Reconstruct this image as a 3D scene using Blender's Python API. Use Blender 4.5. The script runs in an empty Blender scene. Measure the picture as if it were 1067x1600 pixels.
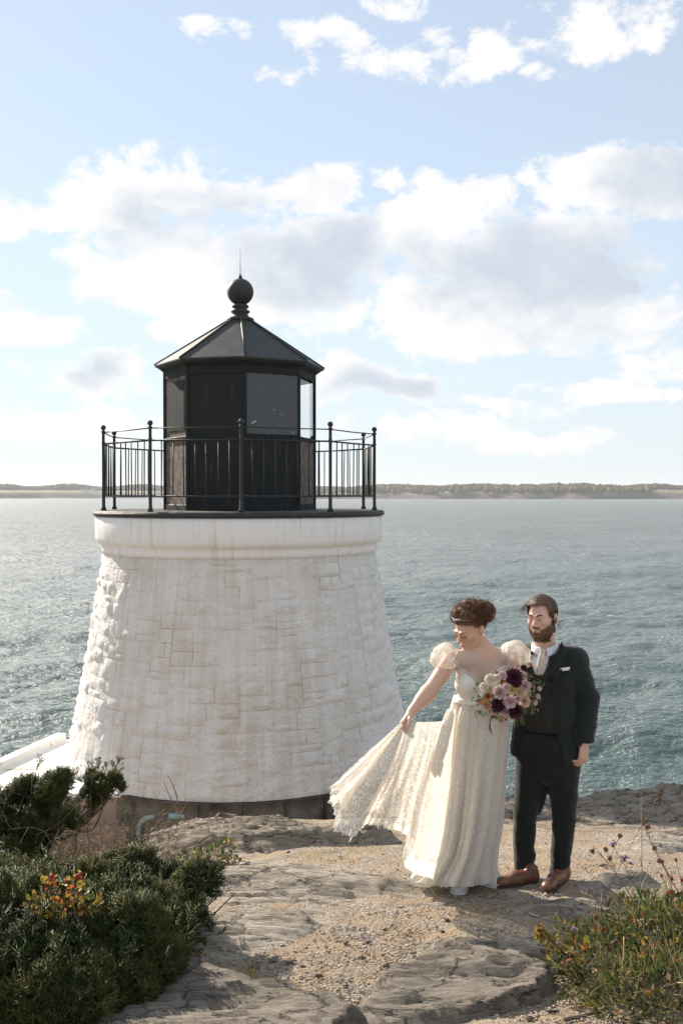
import bpy, math, random
import numpy as np
from mathutils import Vector, Matrix, Euler

# ------------------------------------------------------------------ camera, sky, sun, exposure
SC = bpy.context.scene
CAMZ = 2.27
FPX = 1556.0                      # focal length in photograph pixels (photograph 1067 x 1600)
PITCH = math.atan(28.0 / FPX)     # looking slightly down
SUN_AZ = math.radians(-42.0)      # left of straight ahead, behind the tower
SUN_EL = math.radians(30.0)
SUN = Vector((math.sin(SUN_AZ) * math.cos(SUN_EL), math.cos(SUN_AZ) * math.cos(SUN_EL), math.sin(SUN_EL)))
EXPOSURE = 0.82

cam_data = bpy.data.cameras.new('camera')
cam = bpy.data.objects.new('camera', cam_data)
SC.collection.objects.link(cam)
cam.location = (0, 0, CAMZ)
cam.rotation_euler = (math.pi / 2 - PITCH, 0, 0)
cam_data.sensor_fit = 'VERTICAL'
cam_data.sensor_height = 36.0
cam_data.lens = 36.0 * FPX / 1600.0
cam_data.clip_start = 0.05
cam_data.clip_end = 20000
SC.camera = cam

sun_data = bpy.data.lights.new('sun', 'SUN')
sun_data.energy = 5.0
sun_data.angle = math.radians(0.55)
sun_data.color = (1.0, 0.90, 0.76)
sun = bpy.data.objects.new('sun', sun_data)
sun.rotation_euler = (-SUN).to_track_quat('-Z', 'Y').to_euler()
sun.location = SUN * 30
SC.collection.objects.link(sun)

SC.view_settings.view_transform = 'Standard'
SC.view_settings.look = 'None'
SC.view_settings.gamma = 1.0
SC.view_settings.use_curve_mapping = False
SC.view_settings.exposure = EXPOSURE
SC.cycles.use_denoising = True
SC.cycles.max_bounces = 8
SC.cycles.transparent_max_bounces = 12
SC.cycles.sample_clamp_indirect = 6.0
SC.cycles.volume_bounces = 0
SC.cycles.volume_step_rate = 8.0


# ------------------------------------------------------------------ node helper
class NT:
    def __init__(self, tree):
        self.t = tree
        self.n = tree.nodes
        self.l = tree.links

    def new(self, kind, **kw):
        n = self.n.new(kind)
        for k, v in kw.items():
            setattr(n, k, v)
        return n

    def put(self, sock, v):
        if isinstance(v, bpy.types.NodeSocket):
            self.l.new(v, sock)
        elif isinstance(v, bpy.types.Node):
            self.l.new(v.outputs[0], sock)
        else:
            if isinstance(v, (tuple, list)) and len(v) == 3 and getattr(sock, 'type', '') == 'RGBA':
                v = tuple(v) + (1.0,)
            sock.default_value = v

    def math(self, op, a, b=0.0, c=0.0, clamp=False):
        n = self.new('ShaderNodeMath', operation=op, use_clamp=clamp)
        self.put(n.inputs[0], a); self.put(n.inputs[1], b)
        if op in ('MULTIPLY_ADD', 'SMOOTH_MAX', 'SMOOTH_MIN', 'COMPARE', 'WRAP'):
            self.put(n.inputs[2], c)
        return n.outputs[0]

    def vmath(self, op, a, b=(0, 0, 0), scale=None):
        n = self.new('ShaderNodeVectorMath', operation=op)
        self.put(n.inputs[0], a)
        if op not in ('LENGTH', 'NORMALIZE', 'SCALE'):
            self.put(n.inputs[1], b)
        if scale is not None:
            self.put(n.inputs['Scale'], scale)
        return n.outputs['Value'] if op in ('LENGTH', 'DOT_PRODUCT', 'DISTANCE') else n.outputs['Vector']

    def sep(self, v):
        n = self.new('ShaderNodeSeparateXYZ'); self.put(n.inputs[0], v); return n.outputs

    def comb(self, x, y, z):
        n = self.new('ShaderNodeCombineXYZ')
        for i, q in enumerate((x, y, z)):
            self.put(n.inputs[i], q)
        return n.outputs[0]

    def noise(self, vec, scale, detail=4.0, rough=0.55, dist=0.0, dim='3D', lac=2.0):
        n = self.new('ShaderNodeTexNoise', noise_dimensions=dim)
        self.put(n.inputs['Vector'], vec)
        n.inputs['Scale'].default_value = scale
        n.inputs['Detail'].default_value = detail
        n.inputs['Roughness'].default_value = rough
        n.inputs['Lacunarity'].default_value = lac
        n.inputs['Distortion'].default_value = dist
        return n.outputs[0]

    def voronoi(self, vec, scale, feature='F1', rnd=1.0, out=0):
        n = self.new('ShaderNodeTexVoronoi', feature=feature)
        self.put(n.inputs['Vector'], vec)
        n.inputs['Scale'].default_value = scale
        n.inputs['Randomness'].default_value = rnd
        return n.outputs[out]

    def map(self, v, a, b, c=0.0, d=1.0, smooth=False):
        n = self.new('ShaderNodeMapRange', clamp=True)
        if smooth:
            n.interpolation_type = 'SMOOTHSTEP'
        self.put(n.inputs['Value'], v)
        for k, q in (('From Min', a), ('From Max', b), ('To Min', c), ('To Max', d)):
            self.put(n.inputs[k], q)
        return n.outputs[0]

    def mix(self, f, a, b, blend='MIX'):
        n = self.new('ShaderNodeMix', data_type='RGBA', blend_type=blend)
        self.put(n.inputs[0], f); self.put(n.inputs[6], a); self.put(n.inputs[7], b)
        return n.outputs[2]

    def scalevec(self, v, s):
        return self.vmath('MULTIPLY', v, s)

    def bump(self, h, strength=0.5, dist=0.01, normal=None):
        n = self.new('ShaderNodeBump')
        n.inputs['Strength'].default_value = strength
        n.inputs['Distance'].default_value = dist
        self.put(n.inputs['Height'], h)
        if normal is not None:
            self.put(n.inputs['Normal'], normal)
        return n.outputs[0]


# ------------------------------------------------------------------ world: clear blue sky with cumulus
def build_world():
    w = bpy.data.worlds.new('World')
    SC.world = w
    w.use_nodes = True
    w.node_tree.nodes.clear()
    # cloud density as a node group of direction
    g = bpy.data.node_groups.new('cloud_density', 'ShaderNodeTree')
    g.interface.new_socket('Dir', in_out='INPUT', socket_type='NodeSocketVector')
    g.interface.new_socket('Density', in_out='OUTPUT', socket_type='NodeSocketFloat')
    g.interface.new_socket('Bulk', in_out='OUTPUT', socket_type='NodeSocketFloat')
    T = NT(g)
    gi = T.new('NodeGroupInput'); go = T.new('NodeGroupOutput')
    d = gi.outputs[0]
    s = T.sep(d)
    yy = T.math('MAXIMUM', s[1], 0.12)
    u = T.math('DIVIDE', s[0], yy)
    v = T.math('DIVIDE', s[2], yy)
    wn = T.new('ShaderNodeTexNoise', noise_dimensions='3D')
    T.put(wn.inputs['Vector'], T.scalevec(d, (1, 1, 1.5)))
    wn.inputs['Scale'].default_value = 8.0; wn.inputs['Detail'].default_value = 3.0
    wv = T.vmath('MULTIPLY', T.vmath('SUBTRACT', wn.outputs['Color'], (.5, .5, .5)), (0.16, 0.10, 0.0))
    uvw = T.vmath('ADD', T.comb(u, v, 0.0), wv)
    blobs = [  # direction ellipses of the cumulus in view: x, y, rx, ry, weight
        (230, 320, 160, 90, 1.0), (420, 285, 120, 42, .75), (340, 420, 230, 95, 1.0),
        (490, 400, 150, 85, 1.1), (50, 345, 120, 36, .75),
        (700, 350, 130, 90, 1.1), (840, 440, 205, 115, 1.15), (720, 505, 270, 70, .95),
        (980, 285, 150, 66, 1.0),
        (610, 92, 120, 46, .40), (500, 75, 50, 28, .38), (765, 72, 55, 40, .52), (930, 48, 140, 48, .55), (1010, 32, 66, 54, .62),
        (850, 125, 36, 16, .45), (590, 5, 50, 18, .5), (440, 122, 30, 18, .35), (310, 60, 36, 16, .25), (385, 58, 36, 12, .28),
        (582, 290, 40, 26, .8), (60, 490, 120, 40, .7), (140, 580, 140, 40, .85), (570, 605, 150, 42, .9),
        (880, 632, 220, 22, .66), (740, 680, 230, 30, .66), (1045, 540, 90, 80, .7), (80, 665, 220, 34, .66),
    ]
    acc = None
    for (bx, by, rx, ry, wt) in blobs:
        q = T.vmath('MULTIPLY_ADD', uvw, (FPX / rx, FPX / ry, 0))
        q.node.inputs[2].default_value = (-(bx - 533.5) / rx, -(772.0 - by) / ry, 0)
        r2 = T.vmath('DOT_PRODUCT', q, q)
        b = T.math('MULTIPLY_ADD', r2, -wt, wt)
        acc = b if acc is None else T.math('MAXIMUM', acc, b)
    acc = T.math('MAXIMUM', acc, -0.95)
    fwd = T.map(s[1], 0.25, 0.55)
    # everywhere else: the same kind of scattered cumulus on a flat layer overhead
    zz = T.math('MAXIMUM', s[2], 0.06)
    lay = T.comb(T.math('DIVIDE', s[0], zz), T.math('DIVIDE', s[1], zz), 0.0)
    gen = T.math('MULTIPLY_ADD', T.noise(lay, 0.55, 2.0, 0.5), 3.4, -1.75)
    blob = T.math('ADD', T.math('MULTIPLY', fwd, acc), T.math('MULTIPLY', T.math('SUBTRACT', 1.0, fwd), gen))
    n1 = T.noise(T.scalevec(d, (1, 1, 1.5)), 17.0, 9.0, 0.68, 0.25)
    bulk = T.math('ADD', blob, T.math('MULTIPLY_ADD', n1, 4.0, -2.05))
    den = T.map(bulk, -0.12, 0.50, 0, 1, True)
    n3 = T.noise(T.vmath('ADD', T.scalevec(d, (1, 1, 1.5)), (-0.018, 0.0, 0.03)), 15.0, 6.0, 0.6, 0.2)
    # the thick, shaded bellies of the two big clouds and their small neighbours
    dk = None
    for (bx, by, rx, ry, wt) in ((490, 405, 150, 70, 1.0), (850, 440, 230, 100, 1.15), (1040, 300, 100, 60, .6), (150, 578, 70, 26, .7), (575, 612, 90, 26, .8), (300, 330, 90, 40, .35)):
        q = T.vmath('MULTIPLY_ADD', uvw, (FPX / rx, FPX / ry, 0))
        q.node.inputs[2].default_value = (-(bx - 533.5) / rx, -(772.0 - by) / ry, 0)
        b = T.math('MULTIPLY_ADD', T.vmath('DOT_PRODUCT', q, q), -wt, wt)
        dk = b if dk is None else T.math('MAXIMUM', dk, b)
    dk = T.math('ADD', T.math('MULTIPLY', fwd, T.math('MAXIMUM', dk, -0.6)), T.math('MULTIPLY', T.math('SUBTRACT', 1.0, fwd), T.math('SUBTRACT', gen, 0.3)))
    lit = T.math('ADD', dk, T.math('MULTIPLY_ADD', n3, 3.0, -1.4))
    T.l.new(den, go.inputs[0]); T.l.new(lit, go.inputs[1])

    W = NT(w.node_tree)
    tc = W.new('ShaderNodeTexCoord')
    dirv = W.vmath('NORMALIZE', tc.outputs['Generated'])
    sky = W.new('ShaderNodeTexSky', sky_type='NISHITA')
    sky.sun_disc = False
    sky.sun_elevation = SUN_EL
    sky.sun_rotation = SUN_AZ
    sky.altitude = 10
    sky.air_density = 1.0
    sky.dust_density = 0.15
    sky.ozone_density = 1.5
    a = W.new('ShaderNodeGroup'); a.node_tree = g
    W.put(a.inputs[0], dirv)
    thick = W.map(a.outputs['Bulk'], -0.45, 1.25, 0, 1, True)
    sz = W.sep(dirv)
    # sunlit white to blue-grey shade of thick cloud
    CW, CG = (4.8, 4.75, 4.72), (3.0, 3.3, 3.75)
    ccol = W.mix(thick, CW, CG)
    skyc = W.mix(1.0, sky.outputs[0], (0.86, 0.84, 0.80), 'MULTIPLY')
    hz = W.map(sz[2], 0.0, 0.36, 0.88, 0.56, True)          # bright air low over the sea
    skyc = W.mix(hz, skyc, (3.55, 3.9, 4.3))
    den = W.math('MULTIPLY', a.outputs['Density'], W.map(sz[2], 0.0, 0.05, 0.35, 0.94))
    col = W.mix(den, skyc, ccol)
    bg = W.new('ShaderNodeBackground')
    W.put(bg.inputs[0], col)
    bg.inputs[1].default_value = 0.122
    out = W.new('ShaderNodeOutputWorld')
    W.l.new(bg.outputs[0], out.inputs[0])
    w.cycles.sampling_method = 'MANUAL'
    w.cycles.sample_map_resolution = 512
build_world()


# ------------------------------------------------------------------ helpers
def ray(px, py):
    """direction of a photograph pixel, scaled so that its forward (y) part is 1"""
    x, z = (px - 533.5) / FPX, (800.0 - py) / FPX
    cp, sp = math.cos(PITCH), math.sin(PITCH)
    dy = cp + z * sp
    return Vector((x / dy, 1.0, (z * cp - sp) / dy))


def at(px, py, Y):
    r = ray(px, py)
    return Vector((r.x * Y, Y, CAMZ + r.z * Y))


def atz(px, py, z):
    r = ray(px, py)
    return at(px, py, (z - CAMZ) / r.z)


def link(o, parent=None):
    SC.collection.objects.link(o)
    if parent is not None:
        o.parent = parent
    return o


def tag(o, label=None, category=None, group=None, kind=None):
    for k, v in (('label', label), ('category', category), ('group', group), ('kind', kind)):
        if v is not None:
            o[k] = v
    return o


def empty(name, loc=(0, 0, 0), label=None, category=None, group=None):
    o = bpy.data.objects.new(name, None)
    o.empty_display_size = 0.1
    o.location = loc
    link(o)
    return tag(o, label, category, group)


def mesh_data(name, V, F, mat=None, smooth=True):
    me = bpy.data.meshes.new(name)
    V = np.asarray(V, dtype=np.float32).reshape(-1, 3)
    if isinstance(F, np.ndarray) and F.ndim == 2:
        k = F.shape[1]
        me.vertices.add(len(V)); me.vertices.foreach_set('co', V.ravel())
        me.loops.add(F.size); me.loops.foreach_set('vertex_index', F.astype(np.int32).ravel())
        me.polygons.add(len(F))
        me.polygons.foreach_set('loop_start', (np.arange(len(F)) * k).astype(np.int32))
        me.update(calc_edges=True)
    else:
        me.from_pydata([tuple(map(float, q)) for q in V], [], [tuple(int(i) for i in f) for f in F])
        me.update()
    if smooth:
        me.polygons.foreach_set('use_smooth', np.ones(len(me.polygons), dtype=bool))
    if mat is not None:
        me.materials.append(mat)
    return me


def obj(name, V, F, mat=None, parent=None, smooth=True, col=None):
    me = mesh_data(name, V, F, mat, smooth)
    if col is not None:
        ca = me.color_attributes.new('tint', 'FLOAT_COLOR', 'POINT')
        c = np.ones((len(me.vertices), 4), dtype=np.float32)
        c[:, :3] = col
        ca.data.foreach_set('color', c.ravel())
    return link(bpy.data.objects.new(name, me), parent)


class MB:
    """collects pieces of one mesh"""
    def __init__(self):
        self.V, self.F, self.n = [], [], 0

    def add(self, V, F):
        V = np.asarray(V, dtype=float).reshape(-1, 3)
        self.V.append(V)
        self.F += [tuple(int(i) + self.n for i in f) for f in F]
        self.n += len(V)
        return self

    def box(self, c, s, rz=0.0):
        c = np.array(c, float); h = np.array(s, float) / 2
        v = np.array([[x, y, z] for x in (-1, 1) for y in (-1, 1) for z in (-1, 1)]) * h
        ca, sa = math.cos(rz), math.sin(rz)
        v = np.stack([v[:, 0] * ca - v[:, 1] * sa, v[:, 0] * sa + v[:, 1] * ca, v[:, 2]], 1) + c
        return self.add(v, [(0, 1, 3, 2), (4, 6, 7, 5), (0, 4, 5, 1), (2, 3, 7, 6), (0, 2, 6, 4), (1, 5, 7, 3)])

    def tube(self, pts, rad, n=8, cap=True):
        V, F = tube(pts, rad, n, cap)
        return self.add(V, F)

    def lathe(self, prof, n=32, c=(0, 0, 0), cap=True):
        m = len(prof)
        a = np.arange(n) * 2 * math.pi / n
        V = np.array([[r * math.cos(t), r * math.sin(t), z] for r, z in prof for t in a]) + np.array(c, float)
        F = [(i * n + j, i * n + (j + 1) % n, (i + 1) * n + (j + 1) % n, (i + 1) * n + j) for i in range(m - 1) for j in range(n)]
        if cap:
            F.append(tuple(range(n))[::-1]); F.append(tuple((m - 1) * n + j for j in range(n)))
        return self.add(V, F)

    def ball(self, c, r, n=10, m=7):
        pr = [(max(1e-4, r * math.sin(math.pi * i / m)), -r * math.cos(math.pi * i / m)) for i in range(m + 1)]
        return self.lathe(pr, n, c, False)

    def data(self, name, mat, smooth=True):
        return mesh_data(name, np.concatenate(self.V), self.F, mat, smooth)

    def build(self, name, mat, parent=None, smooth=True):
        return link(bpy.data.objects.new(name, self.data(name, mat, smooth)), parent)


def tube(pts, rad, n=6, cap=True):
    P = np.asarray(pts, float)
    m = len(P)
    R = np.full(m, rad, float) if np.isscalar(rad) else np.asarray(rad, float)
    T = np.gradient(P, axis=0)
    T /= np.linalg.norm(T, axis=1)[:, None] + 1e-12
    up = np.array([0, 0, 1.0]) if abs(T[0][2]) < 0.9 else np.array([1.0, 0, 0])
    A = np.cross(T, up); A /= np.linalg.norm(A, axis=1)[:, None] + 1e-12
    for i in range(1, m):
        if np.dot(A[i], A[i - 1]) < 0:
            A[i] = -A[i]
    B = np.cross(T, A)
    a = np.arange(n) * 2 * math.pi / n
    V = (P[:, None, :] + R[:, None, None] * (np.cos(a)[None, :, None] * A[:, None, :] + np.sin(a)[None, :, None] * B[:, None, :])).reshape(-1, 3)
    F = [(i * n + j, i * n + (j + 1) % n, (i + 1) * n + (j + 1) % n, (i + 1) * n + j) for i in range(m - 1) for j in range(n)]
    if cap:
        F.append(tuple(range(n))[::-1]); F.append(tuple((m - 1) * n + j for j in range(n)))
    return V, F


def grid_faces(nu, nv, wrap=False):
    i = np.arange(nu - 1)[:, None]
    j = np.arange(nv if wrap else nv - 1)[None, :]
    j2 = (j + 1) % nv
    return np.stack([i * nv + j + 0 * j2, i * nv + j2, (i + 1) * nv + j2, (i + 1) * nv + j], -1).reshape(-1, 4)


def curve_pts(ctrl, n):
    """Catmull-Rom through control points"""
    P = np.asarray(ctrl, float)
    P = np.concatenate([[2 * P[0] - P[1]], P, [2 * P[-1] - P[-2]]])
    t = np.linspace(0, len(P) - 3 - 1e-6, n)
    i = t.astype(int); f = (t - i)[:, None]
    a, b, c, d = P[i], P[i + 1], P[i + 2], P[i + 3]
    return 0.5 * (2 * b + (c - a) * f + (2 * a - 5 * b + 4 * c - d) * f ** 2 + (3 * b - 3 * c + d - a) * f ** 3)


def _hash(i, j, k):
    h = (i * 374761393 + j * 668265263 + k * 2147483647 + 1013904223) & 0xFFFFFFFF
    h = ((h ^ (h >> 13)) * 1274126177) & 0xFFFFFFFF
    h = (h ^ (h >> 16)) & 0xFFFFFFFF
    h = (h * 2246822519) & 0xFFFFFFFF
    return ((h ^ (h >> 15)) & 0xFFFFFF) / float(0xFFFFFF)


def vnoise(x, y, z=0.0):
    """value noise in -1..1"""
    x, y, z = np.broadcast_arrays(np.asarray(x, float), np.asarray(y, float), np.asarray(z, float))
    xi, yi, zi = (np.floor(q).astype(np.int64) for q in (x, y, z))
    fx, fy, fz = x - xi, y - yi, z - zi
    fx, fy, fz = (q * q * q * (q * (q * 6 - 15) + 10) for q in (fx, fy, fz))
    r = 0
    for dx in (0, 1):
        for dy in (0, 1):
            for dz in (0, 1):
                wgt = (fx if dx else 1 - fx) * (fy if dy else 1 - fy) * (fz if dz else 1 - fz)
                r = r + wgt * _hash(xi + dx, yi + dy, zi + dz)
    return r * 2 - 1


def fbm(x, y, z=0.0, o=4, gain=0.5):
    r, a, s = 0, 1.0, 0
    for i in range(o):
        r = r + a * vnoise(x * 2 ** i + 17.3 * i, y * 2 ** i + 5.1 * i, z * 2 ** i + 3.7 * i)
        s += a; a *= gain
    return r / s


def smoothstep(a, b, x):
    t = np.clip((x - a) / (b - a), 0, 1)
    return t * t * (3 - 2 * t)


# ------------------------------------------------------------------ materials
MATS = {}


def new_mat(name):
    m = bpy.data.materials.new(name)
    m.use_nodes = True
    m.node_tree.nodes.clear()
    T = NT(m.node_tree)
    b = T.new('ShaderNodeBsdfPrincipled')
    o = T.new('ShaderNodeOutputMaterial')
    T.l.new(b.outputs[0], o.inputs[0])
    MATS[name] = m
    T.co = T.new('ShaderNodeTexCoord').outputs['Object']
    geo = T.new('ShaderNodeNewGeometry')
    T.pos = geo.outputs['Position']
    T.nrm = geo.outputs['Normal']
    T.b, T.o = b, o
    return m, T


def simple(name, c, rough=0.6, var=0.15, scale=8.0, bump=0.0, bscale=40.0, metal=0.0, sheen=0.0, c2=None, bdist=0.004, spec=0.5, world=False):
    m, T = new_mat(name)
    vec = T.pos if world else T.co
    n = T.noise(vec, scale, 5, 0.6)
    c2 = c2 or tuple(q * (1 - 2 * var) for q in c)
    T.put(T.b.inputs['Base Color'], T.mix(T.map(n, 0.3, 0.7), c2, c))
    T.put(T.b.inputs['Roughness'], T.map(n, 0.2, 0.8, min(1, rough + .1), max(0.02, rough - .1)))
    T.b.inputs['Metallic'].default_value = metal
    T.b.inputs['Specular IOR Level'].default_value = spec
    if sheen:
        T.b.inputs['Sheen Weight'].default_value = sheen
    if bump:
        T.put(T.b.inputs['Normal'], T.bump(T.noise(vec, bscale, 4, 0.6), bump, bdist))
    return m


def translucent(m, T, amount, color=None):
    """mix part of the surface with light passing through"""
    tr = T.new('ShaderNodeBsdfTranslucent')
    if color is None:
        for l in T.b.inputs['Base Color'].links:
            T.l.new(l.from_socket, tr.inputs[0])
    else:
        T.put(tr.inputs[0], color)
    mx = T.new('ShaderNodeMixShader')
    T.put(mx.inputs[0], amount)
    T.l.new(T.b.outputs[0], mx.inputs[1]); T.l.new(tr.outputs[0], mx.inputs[2])
    T.l.new(mx.outputs[0], T.o.inputs[0])
    return mx


def leafmat(name, c1, c2, amount=0.35, rough=0.5, scale=3.0):
    """foliage: colour varies through the plant, some light comes through"""
    m, T = new_mat(name)
    n = T.noise(T.pos, scale, 4, 0.6)
    n2 = T.noise(T.pos, scale * 14, 2, 0.5)
    f = T.math('ADD', T.math('MULTIPLY', n, 0.6), T.math('MULTIPLY', n2, 0.4))
    T.put(T.b.inputs['Base Color'], T.mix(T.map(f, 0.36, 0.64), c1, c2))
    T.b.inputs['Roughness'].default_value = rough
    T.b.inputs['Specular IOR Level'].default_value = 0.35
    translucent(m, T, amount)
    return m
# ------------------------------------------------------------------ sea
SEA_Z = -9.0


def ocean_tile(N, L, wind, wdir, seed, amp, small=0.25):
    rs = np.random.RandomState(seed)
    k1 = np.fft.fftfreq(N, L / N) * 2 * math.pi
    kx, ky = np.meshgrid(k1, k1, indexing='ij')
    k = np.hypot(kx, ky); k[0, 0] = 1e-6
    Lw = wind ** 2 / 9.81
    ph = np.exp(-1 / (k * Lw) ** 2) / k ** 4 * np.abs((kx * wdir[0] + ky * wdir[1]) / k) ** 2.0 * np.exp(-(k * small) ** 2)
    ph[0, 0] = 0
    h0 = (rs.normal(size=(N, N)) + 1j * rs.normal(size=(N, N))) * np.sqrt(ph / 2)
    h = np.fft.ifft2(h0)
    Dx = np.fft.ifft2(-1j * kx / k * h0); Dy = np.fft.ifft2(-1j * ky / k * h0)
    hr = h.real; s = amp / hr.std()
    return hr * s, Dx.real * s, Dy.real * s


def tile_sample(A, L, x, y):
    N = A.shape[0]
    fx = (x / L * N) % N; fy = (y / L * N) % N
    i = np.floor(fx).astype(int); j = np.floor(fy).astype(int)
    a, b = fx - i, fy - j
    i %= N; j %= N
    i2, j2 = (i + 1) % N, (j + 1) % N
    return A[i, j] * (1 - a) * (1 - b) + A[i2, j] * a * (1 - b) + A[i, j2] * (1 - a) * b + A[i2, j2] * a * b


def build_sea():
    th = np.concatenate([np.linspace(-180, -40, 36)[:-1], np.linspace(-40, -24, 40)[:-1], np.linspace(-24, 26, 420), np.linspace(26, 42, 40)[1:], np.linspace(42, 180, 36)[1:]])
    th = np.radians(th)
    # rows even in the angle below the horizon, as waves stack up towards it
    sl = np.concatenate([np.linspace(0.9, 0.36, 40)[:-1], np.linspace(0.36, 0.05, 430)[:-1], np.geomspace(0.05, 11.27 / 6000, 60)])
    r = (CAMZ - SEA_Z) / sl
    R, TH = np.meshgrid(r, th, indexing='ij')
    X, Y = R * np.sin(TH), R * np.cos(TH)
    wd = np.array([0.35, -0.94])
    Z = np.zeros_like(X); DX = np.zeros_like(X); DY = np.zeros_like(X)
    for (L, wind, amp, seed, small, far, ang) in ((61.0, 5.0, 0.17, 3, 0.14, 230.0, .0), (23.7, 3.4, 0.085, 8, 0.06, 140.0, .4), (143.0, 7.5, 0.17, 5, 0.5, 420.0, -.25)):
        w = (wd[0] * math.cos(ang) - wd[1] * math.sin(ang), wd[0] * math.sin(ang) + wd[1] * math.cos(ang))
        H, A, B = ocean_tile(256, L, wind, w, seed, amp, small)
        fade = np.exp(-(R / far) ** 2) * (np.abs(TH) < math.radians(41))
        Z += tile_sample(H, L, X, Y) * fade
        DX += tile_sample(A, L, X, Y) * fade; DY += tile_sample(B, L, X, Y) * fade
    V = np.stack([X + 1.0 * DX, Y + 1.0 * DY, SEA_Z + Z], -1).reshape(-1, 3)
    F = grid_faces(len(r), len(th))
    m, T = new_mat('sea_water')
    sx = T.sep(T.pos)
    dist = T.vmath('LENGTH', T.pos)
    p1 = T.comb(T.math('MULTIPLY', sx[0], 0.55), sx[1], 0.0)
    w1 = T.noise(p1, 0.42, 5, 0.62, 0.4)
    w2 = T.noise(p1, 1.9, 4, 0.6, 0.3)
    w3 = T.noise(p1, 7.0, 3, 0.6)
    w0 = T.noise(p1, 0.055, 3, 0.5)
    farw = T.map(dist, 60, 260)
    h = T.math('ADD', T.math('MULTIPLY', w1, T.map(farw, 0, 1, 0.25, 1.0)), T.math('MULTIPLY', w2, 0.30))
    h = T.math('ADD', h, T.math('MULTIPLY', w3, 0.07))
    T.put(T.b.inputs['Normal'], T.bump(h, 1.0, 2.2))
    wind = T.map(w0, 0.35, 0.65)
    # small breaking crests
    fo = T.noise(T.comb(T.math('MULTIPLY', sx[0], .35), sx[1], 0.0), 1.1, 7, 0.72, 0.8)
    foam = T.math('MULTIPLY', T.map(fo, 0.64, 0.70), T.map(w1, 0.5, 0.62))
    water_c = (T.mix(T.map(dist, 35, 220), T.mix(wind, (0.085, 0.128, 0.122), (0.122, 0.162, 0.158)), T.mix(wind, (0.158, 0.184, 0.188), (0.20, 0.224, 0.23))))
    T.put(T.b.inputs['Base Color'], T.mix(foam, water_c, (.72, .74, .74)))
    T.b.inputs['IOR'].default_value = 1.333
    T.put(T.b.inputs['Roughness'], T.map(dist, 30, 300, 0.22, 0.52))
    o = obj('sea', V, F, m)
    tag(o, kind='structure')
    # foam along the steepest crests near the shore is left to the glints
build_sea()


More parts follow.
